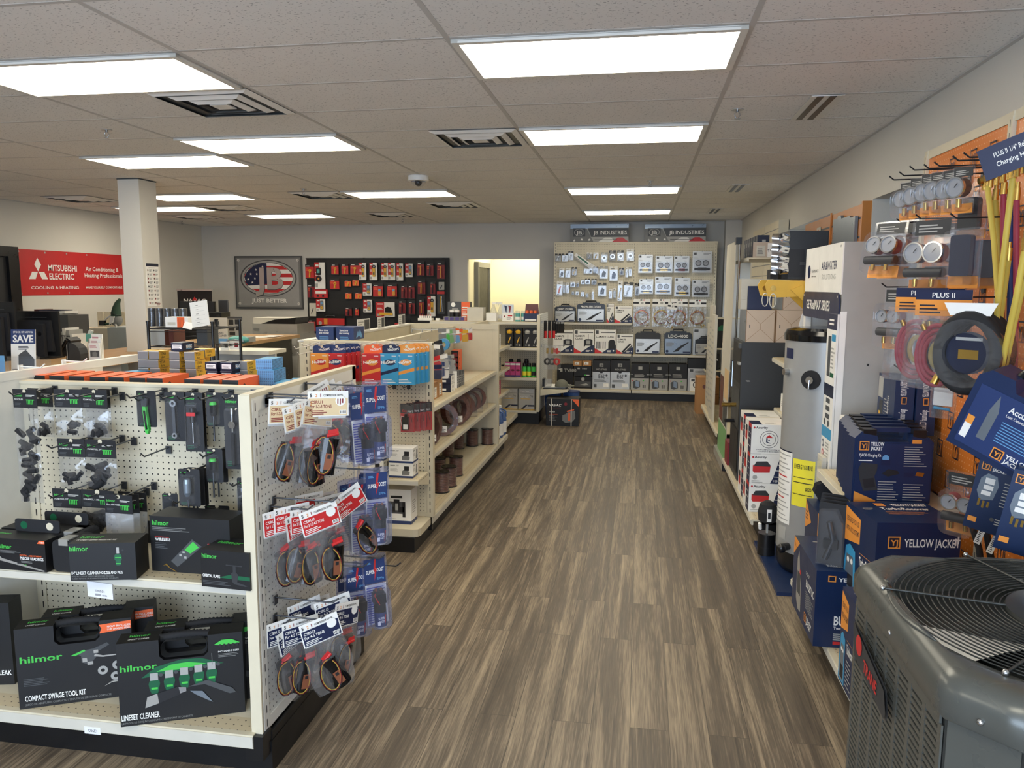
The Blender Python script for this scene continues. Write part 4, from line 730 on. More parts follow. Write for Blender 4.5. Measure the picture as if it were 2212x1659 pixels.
for i, (px, py, bo, fl, bd, d) in enumerate(NUS):
    
    for k in range(4 if i in (2, 4) else 2):
        o = nu(bo, fl, bd); yy = 4.80+k*.048+.004*i; tag(o, ('front ' if k == 0 else OR[k]+' behind the front ')+d, 'box', 'hanging sealant boxes', loc=(at(px-14 if px > 800 else px-6, 752, y=4.8).x+k*.016, yy, at(px, 745, y=4.8).z))
    hook('nu', 'pale peg hook carrying the '+d, (at(px-10, 750, y=5).x, G2Y-.008, at(px, 742, y=4.9).z), 0, .27, 'white', group='pale peg hooks')
for i, (px, py) in enumerate(((655, 740), (662, 752))):
    p = at(px+18, py+6, y=G2Y-.01); hook('nw', ('upper' if i == 0 else 'lower')+' empty white peg hook at the left edge of the pegboard end', p, 0, .27, 'white', group='pale peg hooks')
for px, d in ((852, 'left'), (883, 'right')):
    p = at(px, 832, y=G2Y-.01); hook('ne', d+' empty dark peg hook under the sky blue sealant boxes', p, 0, .14)
def k_kick():
    r = empty('kick_starter_pack'); w, h = .095, .19
    b = MB().box(-w/2, w/2, -.002, 0, -h, 0, 'red'); f = b.front(-w/2, w/2, -h, 0, -.002); f.rect(0, .82, 1, 1, 'blk2').rect(.0, .66, 1, .84, 'blk2').text('Kick', .12, .7, .09, 'red', w=.36, bold=.04).text('start', .5, .7, .09, 'wht', w=.4, bold=.03).lines(.1, .05, .4, .2, 3, 'dred'); P('card', r, b)
    P('capacitor_block', r, MB().box(-.03, .012, -.034, -.004, -.17, -.085, 'blackpl').box(-.012, .006, -.03, -.006, -.085, -.065, 'blackpl').box(-.02, .01, -.0345, -.034, -.165, -.135, 'wht'))
    P('wire', r, MB().tube([(-.02,-.02,-.085),(-.036,-.024,-.08),(-.04,-.024,-.11),(-.03,-.03,-.15)], .0016, 'wht', 4).tube([(.01,-.02,-.09),(.03,-.02,-.07),(.036,-.02,-.12)], .0016, 'blackpl', 4))
    P('blister', r, MB().box(-w*.46, w*.46, -.04, -.003, -h*.97, -h*.02, 'clear')); return r
p = at(880, 872, y=4.86)
for k in range(4): make('kick', k_kick, ('front' if k == 0 else OR[k])+' red and black starter blister in the short row on the pegboard end', (p.x+k*.03, p.y+k*.035, p.z), 0, group='red starter blisters', cat='blister pack')
hook('nk', 'dark peg hook holding the red starter blisters', (p.x+.03, G2Y-.008, p.z+.0), 0, .2)
def k_pump():
    b = MB().box(0, .165, 0, .12, 0, .098, 'wht')
    for f, w_ in ((b.front(0, .165, 0, .098, 0), .165), (b.right(0, .12, 0, .098, .165), .12)):
        f.rect(0, 0, 1, .13, 'blue').poly([(.55,.2),(.85,.2),(.87,.4),(.8,.5),(.8,.8),(.66,.8),(.66,.6),(.55,.45)], 'grey').rect(.64, .5, .84, .8, 'blk2')
        f.lines(.06, .45, .4, .65, 4, 'lgrey').text('SIMBA KIT', .06, .78, .09, 'blk2', w=.36)
    return b.obj('drain_pump_box')
for i, (px, py, Y, z) in enumerate(((840, 1033, 4.78, .472), (840, 1000, 4.78, .571), (778, 1033, 4.82, .472), (778, 1000, 4.82, .571), (870, 1020, 4.92, .472), (858, 1020, 5.0, .571))):
    if i > 4: continue
    p = at(px, py, y=Y); make('pump', k_pump, 'white and blue drain pump box, '+('front bottom right', 'front top right', 'front bottom left', 'front top left', 'rear right')[i]+' on the end shelf', (p.x, Y if i < 4 else 4.86, z), 0, group='small drain pump boxes', cat='box') if i < 4 else None
b = MB().box(0, .2, 0, .14, 0, .235, 'wht'); f = b.front(0, .2, 0, .235, 0); f.rect(0, 0, 1, .1, 'blue').rect(.3, .75, .7, .82, 'blk2').rect(.2, .3, .8, .65, 'dgrey').rects([(.25,.35,.45,.5),(.55,.35,.75,.5),(.4,.5,.6,.72),(.2,.2,.3,.65),(.7,.2,.8,.65)], 'blk2').lines(.15, .14, .6, .18, 1, 'lgrey').rect(.45, .4, .55, .6, 'lgrey')
f = b.right(0, .14, 0, .235, .2); f.rect(0, 0, 1, .1, 'blue').lines(.2, .3, .8, .7, 6, 'lgrey'); p = at(830, 1120, z=.15); b.obj('manifold_box', label='tall white and blue box with valve picture on the end deck', cat='box', loc=(at(828, 1100, y=4.82).x, 4.80, .15))
# ------------------------------------------------------------------ stock on the aisle shelves of the second run
def k_spool():
    r = empty('wire_spool'); R0 = .062
    P('flange', r, MB().cyl((0,0,0), R0, .006, 'blackpl', n=22)); P('flange', r, MB().cyl((0,0,.156), R0, .006, 'blackpl', n=22).cyl((0,0,.1622), .02, .001, 'blk2', n=12))
    b = MB(); pf = []
    for k in range(25): pf.append((R0*.9 if k % 2 else R0*.84, .006+.15*k/24))
    b.lathe(pf, (0,0,0), 'wirebr', 22); P('wound_wire', r, b); P('shrink_wrap', r, MB().lathe([(R0*.96, .0), (R0*.97, .08), (R0*.96, .162)], (0,0,0), 'film', 18)); return r
SPL = [(954, 1062, 'nearest the end panel'), (980, 1050, 'second along the front'), (985, 1026, 'behind the second'), (948, 1030, 'rear, half hidden by the end panel'), (1020, 962, 'left of the far pair'), (1053, 959, 'right of the far pair'),
       (990, 968, 'small gap before the far pair'), (1061, 928, 'farthest by the divider panel'), (1026, 942, 'rear far row, left'), (968, 985, 'rear near row')]
for px, py, d in SPL:
    p = at(px, py, z=.152); p.z = .1515; p.x = min(max(p.x, -1.76), -1.46); make('spool', k_spool, 'black-flanged spool of brown wire on the base deck, '+d, p, random.uniform(0, 3), group='spools of brown wire', cat='wire spool')
def coilmesh(R, t, wdt, m, n=22):
    b = MB(); b.ring(R-t, R, (0, R), -wdt/2, wdt/2, m, 'y', n)
    for k in range(5): b.tube([((R-t*.25)*math.cos(2*PI*i/n), -wdt/2+wdt*(k+.5)/5, R+(R-t*.25)*math.sin(2*PI*i/n)) for i in range(n)], wdt*.11, m, 5, closed=True)
    return b
def k_coil():
    r = empty('wire_coil'); P('wire_loops', r, coilmesh(.13, .035, .07, 'wirebr')); b = MB(); b.ring(.085, .1295, (0, .13), -.042, .042, 'film', 'y', 18); P('shrink_wrap', r, b)
    b = MB().box(-.04, .04, -.0445, -.0435, .03, .08, 'wht'); b.front(-.04, .04, .03, .08, -.0445).lines(.1, .1, .9, .9, 5, 'blk2'); P('sticker', r, b); return r
for px, py, Y, rz, d in ((978, 941, 5.75, .25, 'standing upright in front'), (945, 948, 5.35, 1.2, 'edge-on beside the end panel'), (1003, 925, 6.2, .9, 'leaning behind the upright coil'), (1010, 915, 6.35, 1.0, 'last leaning behind the upright coil')):
    p = at(px, py, y=Y); make('coil', k_coil, 'shrink-wrapped coil of brown wire on the middle shelf, '+d, (min(p.x, -1.5), Y, .572), rz, group='coils of brown wire', cat='wire coil')
def k_cbag():
    r = empty('bagged_fittings'); P('coil_bundle', r, coilmesh(.1, .03, .04, 'wirebr', 16)); P('clear_bag', r, MB().prism([(-.12,0),(.12,0),(.1,.2),(0,.27),(-.1,.2)], -.03, .03, 'film')); return r
for i, (px, Y) in enumerate(((1018, 6.6), (1030, 6.85), (1042, 7.1))):
    p = at(px, 900, y=Y); make('cbag', k_cbag, 'clear bag of brown line set fittings on the middle shelf, %s from the wire coils' % OR[i], (min(p.x, -1.52), Y, .573), .5, group='bags at the far end of the middle shelf', cat='hanging bag')
def sbox(name, label, x, y, z, w, d, h, m, rz=0, art=None, sd=None, cat='box', group=None, **k):
    o = carton(w, d, h, m, art, name, side=sd, **k); tag(o, label, cat, group, loc=(x, y, z+.001), rz=rz); return o
sbox('parts_box', 'black box with white top stripe nearest the end panel on the upper shelf', -1.60, 5.1, .896, .16, .14, .065, 'black', tm='wht', sd=lambda f: f.rect(.1, .3, .6, .5, 'lgrey'), art=lambda f: f.rect(.2, .3, .7, .5, 'lgrey'))
for i, (x, y) in enumerate(((-1.60, 5.42), (-1.60, 5.56))):
    sbox('kraft_box', ('front' if i == 0 else 'rear')+' small brown kraft box on the upper shelf', x, y, .896, .125, .12, .125+.02*i, 'kraft', art=lambda f: f.rect(.1, .1, .4, .5, 'kraft2'), sd=lambda f: f.rect(.25, .1, .75, .7, 'wht').lines(.3, .15, .7, .65, 4, 'lgrey'))
for i in range(2):
    sbox('thermostat_box', ('lower' if i == 0 else 'upper')+' navy and white box beside the kraft boxes on the upper shelf', -1.58, 5.85, .896+.066*i, .13, .13, .064, 'nv2', rm='wht', art=lambda f: f.rect(.05, .2, .7, .45, 'wht').lines(.05, .6, .5, .85, 2, 'lgrey'), sd=lambda f: f.disc(.5, .6, .12, 'blk2', 8).lines(.2, .1, .8, .3, 2, 'lgrey'), group='navy and white boxes')
for i in range(5):
    sbox('flat_box', 'white-edged dark flat box, %s in the upright row on the upper shelf' % OR[i], -1.66+.0*i, 6.1+.055*i, .896, .2, .05, .14-.004*i, 'dgrey', fm='wht', tm='char', sd=lambda f: f.lines(.2, .2, .8, .8, 4, 'lgrey'), group='upright flat boxes')
def k_org():
    r = empty('parts_organizer'); P('case', r, MB().box(0, .3, 0, .2, 0, .045, 'milky').box(-.004, .304, -.004, .204, .04, .048, 'milky')); P('contents', r, MB().box(.01, .1, .01, .19, .004, .03, 'dred').box(.11, .19, .01, .19, .004, .03, 'steelb').box(.2, .29, .01, .19, .004, .03, 'lgrey'))
    for x in (.05, .22): P('latch', r, MB().box(x, x+.03, -.01, .0, .01, .05, 'blackpl'))
    return r
for k in range(4): make('org', k_org, 'clear parts organizer with black latches, %s of the stack at the far end' % (('bottom', 'second', 'third', 'top')[k]), (-1.81+.05, 7.12, .897+.05*k), .06, group='stacked parts organizers', cat='organizer')
# packs on hooks over the upper shelf
HK2 = [('red', 1013, 722, 7.0), ('yellow', 1003, 725, 6.8), ('orange', 992, 722, 6.6), ('lblue', 984, 726, 6.4), ('lgrey', 978, 724, 6.3), ('grn2', 968, 726, 6.1), ('green', 962, 724, 6.0), ('grey', 955, 722, 5.9), ('blk2', 945, 748, 5.5), ('dgrey', 941, 756, 5.45), ('red', 940, 782, 5.4), ('blue', 951, 795, 5.5), ('lgrey', 957, 778, 5.7),
       ('steelb', 966, 780, 5.8), ('silver', 972, 778, 6.0), ('white', 962, 800, 5.75), ('lgrey', 975, 790, 6.1), ('navy', 945, 800, 5.4)]
NMC = dict(red='red', yellow='yellow', orange='orange', lblue='light blue', lgrey='pale grey', grn2='pale green', green='green', grey='grey', blk2='black', dgrey='dark grey', blue='blue', steelb='steel blue', silver='silver', white='white', navy='navy')
for i, (m_, px, py, Y) in enumerate(HK2):
    p = at(px, py-12, y=Y); r = empty('small_parts_bag', label='%s parts bag hanging over the aisle shelf, %s from the divider' % (NMC[m_], OR[i] if i < 14 else ('fifteenth', 'sixteenth', 'seventeenth', 'eighteenth')[i-14]), cat='hanging bag', group='small bags over the aisle shelf', loc=p, rot=(0, random.uniform(-.25, .15), .7))
    P('header_card', r, MB().box(-.035, .035, -.002, 0, -.03, 0, m_ if i % 3 else 'wht')); P('bag', r, MB().prism(rrect(-.037, -.11, .037, -.03, .006, 2), -.012, .004, 'clear').prism(rrect(-.03, -.105, .03, -.04, .01, 2), -.009, .0, m_))
    if i % 2 == 0: hook('hs2', 'pale peg hook on the aisle spine, %s from the divider' % OR[i//2], (SPX+.024, Y, p.z+.0), PI/2, .28, 'lgrey', group='pale peg hooks')
r = empty('tape_roll', label='light blue roll of tape hanging among the small bags over the aisle shelf', cat='tape', loc=at(959, 744, y=5.7), rot=(0, .3, 0)); P('roll', r, MB().ring(.02, .045, (0, 0), -.02, .02, 'sky', 'y', 18)); P('wrapper', r, MB().ring(.018, .047, (0, 0), -.022, .022, 'clear', 'y', 16))

# ------------------------------------------------------------------ cross gondola facing the camera, with its stock
r = empty('cross_gondola', label='cream shelving unit facing the camera at the end of the aisle run, full of sprays', cat='store shelf', loc=(0, 0, 0))
C0, C1, CY = -2.62, -1.25, 9.5
P('back_panel', r, MB().box(C0, C1, 9.88, 9.92, .1, 1.27, 'peg')); 
for nm_, z in (('top_shelf', 1.285), ('shelf', .966), ('shelf', .587)): b = MB(); shelf_y(b, C0 if z > 1 else -1.86, C1, CY, 9.88, z); P(nm_, r, b)
b = MB(); shelf_y(b, -1.86, C1, CY, 9.88, .17, lip=.03); P('base_deck', r, b); P('kick_plate', r, MB().box(-1.86, C1+.02, CY+.03, 10.3, 0, .138, 'kick').box(C1, C1+.03, CY-.01, CY+.03, 0, .16, 'blackpl'))
b = MB().box(C1, C1+.03, CY, 10.35, .16, 1.376, 'pegw').box(C1-.004, C1+.034, CY-.006, CY, .16, 1.376, 'cream'); upright(b, C1+.031, CY+.03, .17, 1.35, 'x', 'lgrey'); P('side_panel', r, b)
r = empty('side_gondola', label='short shelving section between the divider panel and the cross unit', cat='store shelf', loc=(0, 0, 0)); P('spine_panel', r, MB().box(-1.9, -1.87, 7.56, 9.48, .15, 1.3, 'cream'))
for z in (1.0, .73, .45): b = MB(); shelf_x(b, -1.87, -1.60, 8.1, 9.46, z); P('shelf', r, b)
b = MB(); shelf_x(b, -1.87, -1.50, 8.1, 9.46, .15, lip=.05); P('base_deck', r, b)
for i, (z, m_, d) in enumerate(((1.0, 'white', 'white box on the highest'), (.73, 'dgrey', 'dark box on the second'), (.45, 'mag', 'magenta box on the third'))):
    for k in range(3): sbox('stock_box', '%s shelf behind the divider panel, %s along' % (d, OR[k]), -1.75, 8.2+.3*k, z, .13, .2, .16, m_, sd=lambda f: f.lines(.1, .2, .9, .8, 4, 'lgrey'))
def k_jug():
    r = empty('cleaner_jug'); P('jug_body', r, MB().lathe([(0,0),(.07,.0),(.078,.02),(.078,.17),(.06,.23),(.025,.27),(.02,.29)], (0,0,0), 'jug', 16)); P('cap', r, MB().cyl((0,0,.285), .024, .03, 'wht')); b = MB(); b.ring(.0785, .0795, (0, 0), .03, .15, 'wht', 'z', 16); P('label_band', r, b); P('handle', r, MB().tube([(.02,0,.28),(.07,0,.25),(.072,0,.19)], .009, 'jug')); return r
for i, (x, y) in enumerate(((-1.47, 7.68), (-1.46, 7.84), (-1.455, 8.0))): make('jug', k_jug, 'blue cleaner jug with white cap, %s from the divider panel on the base deck' % OR[i], (x, y, .152), .4, group='blue cleaner jugs', cat='jug')
# top of the cross gondola
def rb(name, label, rect, Y, d, m, art=None, cat='box', group=None, z=None, **k):      # a box whose front covers a photo rectangle on plane y=Y
    x0, x1, z0, z1 = RY(*rect, Y); z0 = z0 if z is None else z+.001
    o = carton(x1-x0, d, z1-z0, m, art, name, **k); tag(o, label, cat, group, loc=(x0, Y, z0)); return o
TZ = 1.286
rb('repair_kit_box', 'grey and orange display carton on the cross unit top, leftmost', (967, 652, 1015, 692), 9.62, .12, 'dgrey', lambda f: f.rect(.62, 0, 1, 1, 'orange').disc(.25, .85, .1, 'wht').lines(.66, .2, .94, .8, 5, 'wht').lines(.2, .4, .55, .7, 3, 'lgrey'), z=TZ)
for i in range(2): 
    x = at(976+11*i, 680, y=9.56).x; r = empty('glue_jar', label=('left' if i == 0 else 'right')+' white-capped small jar before the grey and orange carton', cat='jar', group='small white-capped jars', loc=(x, 9.57, TZ+.05)); P('jar_body', r, MB().cyl((0,0,0), .03, .06, 'blk2')); P('cap', r, MB().cyl((0,0,.06), .031, .03, 'wht'))
rb('tape_tray', 'clear tray of tape rolls along the left of the cross unit top', (958, 684, 1006, 693), 9.52, .1, 'milky', lambda f: f.rects([(.05+.24*i, .15, .22+.24*i, .85) for i in range(4)], 'purple'), z=TZ, cat='tray')
rb('white_carton', 'open plain white carton on the cross unit top', (1009, 664, 1044, 693), 9.55, .15, 'offwhite', z=TZ); rb('small_white_carton', 'small plain white carton on the cross unit top', (1050, 676, 1072, 693), 9.53, .1, 'wht', z=TZ)
def k_spray():
    r = empty('spray_bottle'); P('bottle_body', r, MB().lathe([(0,0),(.045,0),(.048,.02),(.048,.1),(.03,.15),(.018,.19),(.016,.21)], (0,0,0), 'milky', 14)); P('trigger_head', r, MB().box(-.015, .045, -.014, .014, .21, .235, 'wht').tube([(.03,0,.21),(.04,0,.18)], .005, 'wht')); P('label_band', r, MB().ring(.0485, .0495, (0, 0), .03, .08, 'wht', 'z', 14)); return r
for i, px in enumerate((1066, 1082)): make('spray', k_spray, ('left' if i == 0 else 'right')+' clear trigger spray bottle on the cross unit top', (at(px, 690, y=9.72).x, 9.72, TZ+.001), PI if i else 0, group='trigger spray bottles', cat='bottle')
rb('display_box', 'white counter display of red dropper packs on the cross unit top', (1085, 676, 1109, 693), 9.56, .12, 'wht', lambda f: f.disc(.2, .6, .07, 'dred').lines(.4, .2, .9, .5, 3, 'grey').rect(.5, .6, .9, .75, 'red'), z=TZ)
x = at(1097, 690, y=9.62).x; b = MB().box(-.075, .075, 0, .012, 0, .2, 'silver'); b.front(-.075, .075, 0, .2, 0).poly([(.2,.95),(.4,.4),(.45,.9)], 'navy').poly([(.55,.95),(.7,.4),(.8,.9)], 'dred'); b.obj('foil_pouch', label='silver pouches with dark drops standing in the white display', cat='pouch', loc=(x, 9.60, TZ+.01))
for i, px in enumerate((1118, 1129)):
    r = empty('gel_jar', label=('left' if i == 0 else 'right')+' tall teal jar with clear cap on the cross unit top', cat='jar', group='teal jars', loc=(at(px, 690, y=9.58).x, 9.6+.04*i, TZ+.001)); P('jar_body', r, MB().cyl((0,0,0), .032, .1, 'teal').ring(.0322, .033, (0, 0), .02, .06, 'wht', 'z', 14)); P('cap', r, MB().cyl((0,0,.1), .03, .03, 'milky'))
r = empty('bottle_display', label='open brown and blue carton of orange bottles on the cross unit top', cat='box', loc=(at(1131, 690, y=9.6).x, 9.6, TZ+.001)); P('carton_tray', r, MB().box(0, .18, 0, .12, 0, .1, 'blue', front='navy').box(.02, .16, -.001, .0, .01, .03, 'wht')); P('carton_lid', r, MB().prism([(.0,.1),(.18,.1),(.17,.215),(.01,.215)], .115, .12, 'wirebr'))
for k in range(3): P('bottle', r, MB().cyl((.04+.05*k, .03, .1), .02, .035, 'orange', n=10))
r = empty('glue_bottle_tray', label='white tray of red-tipped glue bottles at the left of the cross unit top', cat='tray', loc=(at(905, 688, y=9.6).x, 9.55, TZ+.001)); P('tray', r, MB().box(0, .18, 0, .1, 0, .03, 'wht'))
for k in range(6): P('bottle', r, MB().cyl((.02+.028*k, .03, .03), .011, .03, 'wht', n=8).cyl((.02+.028*k, .03, .06), .006, .022, 'red', n=8, r2=.002))
MB().cyl((0,0,0), .03, .03, 'wht').obj('white_lid_jar', label='single white lid beside the glue bottle tray', cat='lid', loc=(at(946, 690, y=9.58).x, 9.58, TZ+.001))
# lamps, sprays, foam tape on its shelves
for i, (px, m_) in enumerate(((1092, 'yellow'), (1111, 'yellow'), (1131, 'lgrey'), (1148, 'lgrey'))):
    x0, x1, z0, z1 = RY(px, 708, px+17, 748, 9.56); r = empty('boxed_work_light', label='black boxed work light with %s lens, %s on the upper shelf of the cross unit' % ('gold' if m_ == 'yellow' else 'pale', OR[i]), cat='box', group='boxed work lights', loc=(x0, 9.56, .968))
    b = MB().box(0, x1-x0, 0, .08, 0, .235, 'black'); f = b.front(0, x1-x0, 0, .235, 0); f.text('25', .55, .06, .08, 'wht').lines(.2, .08, .5, .14, 2, 'lgrey').poly([(.3,.25),(.6,.55),(.68,.5),(.4,.2)], m_); P('carton', r, b); P('lamp_head', r, MB().lathe([(0,0),(.03,.005),(.036,.03),(.02,.05),(0,.055)], ((x1-x0)/2, -.0, .165), m_, 12))
for i in range(3):
    x0, x1, z0, z1 = RY(1091+11.3*i, 779, 1101.5+11.3*i, 811, 9.56); sbox('cleaner_can_box', 'magenta tall carton, %s from the left on the middle shelf' % OR[i], x0, 9.56, .588, x1-x0, .06, .185, 'pink', art=lambda f: f.rect(0, .8, 1, .93, 'wht').disc(.5, .45, .3, 'mag').rect(.15, .42, .85, .5, 'blk2').rect(0, 0, 1, .12, 'purple'), group='magenta cartons')
    x0, x1, z0, z1 = RY(1127.5+10*i, 781, 1136.5+10*i, 811, 9.56); r = empty('spray_can', label='green spray can with black cap, %s from the left on the middle shelf' % OR[i], cat='spray can', group='green spray cans', loc=((x0+x1)/2, 9.6, .589)); P('can', r, MB().cyl((0,0,0), .027, .13, 'green').ring(.0272, .028, (0, 0), .02, .07, 'ylw' if i < 2 else 'blk2', 'z', 14)); P('cap', r, MB().cyl((0,0,.13), .024, .045, 'blackpl'))
    MB().cyl((0,0,0), .03, .19, 'blackpl').cyl((0,0,.19), .025, .02, 'blk2').obj('spray_can', label='black spray can in the rear row of the middle shelf, %s from the left' % OR[i], cat='spray can', group='black spray cans', loc=(-1.62+.1*i, 9.75, .589))
r = empty('white_bottle', label='white bottle with dark cap left of the magenta cartons', cat='bottle', loc=(at(1086, 800, y=9.58).x, 9.58, .589)); P('bottle_body', r, MB().cyl((0,0,0), .028, .12, 'offwhite')); P('cap', r, MB().cyl((0,0,.12), .02, .03, 'blackpl'))
for i in range(2):
    for k in range(2):
        x0, x1, z0, z1 = RY(1083+36.5*i, 840, 1118.5+36.5*i, 882, 9.55); h = (.21, .055)[k]
        sbox('foam_tape_box', 'grey foam tape carton on the lowest shelf, %s %s' % (('left', 'right')[i], ('lower', 'upper')[k]), x0, 9.56, (.172, .384)[k], x1-x0-.004, .14, h, 'silver', art=(lambda f: f.text('Foam Tape', .12, .74, .08, 'wht', w=.5).rect(.15, .64, .75, .68, 'yellow').poly([(.1,.0),(.45,.3),(.6,.3),(.25,.0)], 'nv2').rect(.6, .2, 1, .3, 'nv2').rect(0, 0, 1, .05, 'yellow')) if k == 0 else (lambda f: f.text('Foam Tape', .15, .3, .35, 'wht', w=.5)), group='foam tape cartons')
# right end of the cross gondola: hanging packs, small shelf, cap, pump carton
for i in range(3):
    r = empty('driver_pack', label='black and red screwdriver pack, %s on the side of the cross unit' % OR[i], cat='blister pack', group='red and black driver packs', loc=(-1.215+.05+.05*i, 9.62+.02*i, 1.30), rz=.5); P('card', r, MB().box(-.02, .02, 0, .003, -.22, 0, 'blk2')); P('tool', r, MB().box(-.012, .012, -.02, 0, -.13, -.03, 'blackpl').box(-.014, .014, -.02, 0, -.22, -.13, 'red'))
for i in range(4):
    r = empty('glove_pack', label='all-black hanging pack, %s on the outer side hook of the cross unit' % OR[i], cat='blister pack', group='black hanging packs', loc=(-1.05+.028*i, 9.68+.01*i, 1.29), rz=.6); P('pack', r, MB().prism(rrect(-.03, -.15, .03, 0, .008, 2), -.008, .006, 'blackpl')); P('print', r, MB().box(-.02, .02, -.0095, -.0085, -.03, -.01, 'lgrey'))
for i, d in enumerate(('upper', 'lower')): hook('gx', d+' chrome hook on the side of the cross unit', (-1.218, 9.68, 1.29-.3*i), PI/2, .3, 'steel', group='cross unit hooks')
for i, (x, m_) in enumerate(((-1.15, 'blk2'), (-1.09, 'dgrey'), (-1.03, 'red'))):
    r = empty('hose_pack', label=('nearest the panel', 'middle', 'outermost, red')[i]+' clear pack with coiled hose on the side of the cross unit', cat='blister pack', group='clear hose packs', loc=(x, 9.7, .98), rz=.6); P('pack', r, MB().prism(rrect(-.05, -.3, .05, 0, .01, 2), -.03, .01, 'clear')); P('coil', r, MB().ring(.025, .045, (0, -.2), -.02, .0, m_, 'y', 16)); P('fitting', r, MB().box(-.01, .012, -.02, -.0, -.1, -.03, 'brass' if i < 2 else 'red'))
r = empty('side_shelf', label='small cream bracket shelf on the side of the cross unit', cat='shelf', loc=(-1.219, 9.62, .43)); P('shelf_board', r, MB().box(0, .33, 0, .5, -.012, 0, 'cream').box(.33, .342, 0, .5, -.03, 0, 'offwhite')); P('bracket', r, MB().prism([(0,-.012),(.33,-.012),(.33,-.03),(0,-.08)], -.006, 0, 'cream'))
MB().box(0, .3, 0, .3, 0, .012, 'char').box(.01, .28, .02, .28, .012, .022, 'lgrey').box(.02, .3, .03, .3, .022, .03, 'wht').obj('catalogues', label='pile of flat catalogues on the small side shelf', cat='papers', loc=(-1.19, 9.66, .431))
r = empty('clear_display_box', label='small clear and black display box on the side shelf', cat='box', loc=(-1.19, 9.6, .463)); P('box_body', r, MB().box(0, .1, .04, .14, 0, .09, 'milky')); P('end_cap', r, MB().box(-.01, .02, .038, .142, 0, .1, 'blackpl'))
r = empty('camouflage_cap', label='folded camouflage cap on the small side shelf', cat='cap', loc=(-.96, 9.72, .4635), rot=(0, 0, .4)); P('crown', r, MB().lathe2([(math.sin(a), math.cos(a)-.0) for a in [PI/2*(1-k/5) for k in range(6)]], (0, 0, 0), .09, (1, .9, 1), 'camo', 14)); P('brim', r, MB().prism([(.05,-.07),(.15,-.06),(.17,0),(.15,.06),(.05,.07)], 0, .008, 'camo', ax='z'))
for i, x in enumerate((-1.05, -.81)):
    r = empty('bucket', label=('left' if i == 0 else 'right')+' blue plastic bucket behind the boxed pump', cat='bucket', group='blue buckets', loc=(x-.05, 9.98, .0)); P('bucket_body', r, MB().lathe([(0,.002),(.09,.002),(.11,.34),(.112,.36)], (0,0,0), 'jug', 18)); P('lid', r, MB().cyl((0,0,.36), .116, .015, 'blue', n=18))
def a_nav(f):
    f.text('NAVAC', .07, .72, .1, 'wht', w=.38, it=.2, bold=.03).rect(.08, .66, .45, .665, 'red').text('NRP6Di', .08, .5, .05, 'wht').lines(.08, .2, .35, .4, 5, 'grey').lines(.08, .42, .4, .44, 1, 'orange').poly([(.78,1),(1,1),(1,.72)], 'orange').poly([(.5,.2),(.5,.4),(.6,.45),(.7,.55),(.88,.58),(.9,.3),(.8,.16),(.6,.12)], 'grey').poly([(.64,.52),(.86,.6),(.86,.64),(.64,.57)], 'orange').rect(.68, .2, .74, .5, 'orange').disc(.6, .82, .05, 'dred', 8)
    f.rect(.15, 0, .175, 1, 'offwhite').rect(.76, 0, .785, 1, 'offwhite')
rb('vacuum_pump_carton', 'black pump carton with orange corner on the floor by the cross unit', (1180, 862, 1250, 919), 9.44, .28, 'black', a_nav, cat='carton', z=0)

# ------------------------------------------------------------------ back wall gondola
r = empty('wall_gondola', label='tall two-bay pegboard gondola against the back wall with three shelves', cat='store shelf', loc=(0, 0, 0)); WY = 12.3
for x0 in (-1.36, -.105):
    P('pegboard_back', r, MB().box(x0+.02, x0+1.235, WY, WY+.03, .15, 2.41, 'peg'))
b = MB().box(-1.36, 1.15, WY-.008, WY+.034, 2.38, 2.415, 'cream'); P('top_rail', r, b)
for x in (-1.34, -.105, 1.12):
    b = MB().box(x-.022, x+.022, WY-.006, WY+.03, .1, 2.41, 'cream'); upright(b, x, WY-.006, .15, 2.4); P('slotted_upright', r, b)
b = MB(); shelf_y(b, -1.33, -.12, 12.0, WY, 1.17); P('shelf', r, b)
for x0 in (-1.33, -.09): b = MB(); shelf_y(b, x0, x0+1.215, 11.95, WY, .695); P('shelf', r, b); b = MB(); shelf_y(b, x0, x0+1.225, 11.8, WY, .155, lip=.04); P('base_deck', r, b)
P('kick_plate', r, MB().box(-1.34, 1.14, 11.84, WY, 0, .115, 'kick'))
def a_ind(f):
    f.rect(0, 0, 1, .75, 'lgrey').rect(0, .75, 1, 1, 'steelb').poly([(0,0),(.4,0),(.28,.75),(0,.75)], 'grey').poly([(.3,.78),(1,.78),(1,.28),(.36,.28)], 'dgrey').text('JB INDUSTRIES', .4, .42, .22, 'wht', w=.57, bold=.04).rect(.05, .3, .26, .78, 'dgrey').disc(.155, .54, .09, 'lgrey', 16, ry=.2).disc(.155, .54, .08, 'dgrey', 16, ry=.175).text('JB', .1, .43, .22, 'wht', w=.1, bold=.05)
    f.poly([(.48,0),(.6,.24),(.7,.24),(.78,0)], 'wht').poly([(.72,0),(.82,.24),(.9,.24),(1,0)], 'red').lines(.42, .1, .95, .16, 1, 'blk2')
    for x, y in ((.07,.08),(.2,.14),(.33,.12)): f.poly([(x+(.025 if k % 2 == 0 else .01)*math.sin(k*PI/5), y+(.09 if k % 2 == 0 else .036)*math.cos(k*PI/5)) for k in range(10)], 'wht')
for i, (a, c) in enumerate(((1232, 1358), (1393, 1525))):
    x0, x1, z0, z1 = RY(a, 484, c, 521, 12.5); rb('header_sign', ('left' if i == 0 else 'right')+' grey flag-themed header sign above the wall gondola', (a, 484, c, 521), 12.3, .012, 'lgrey', a_ind, cat='sign', z=2.4155)
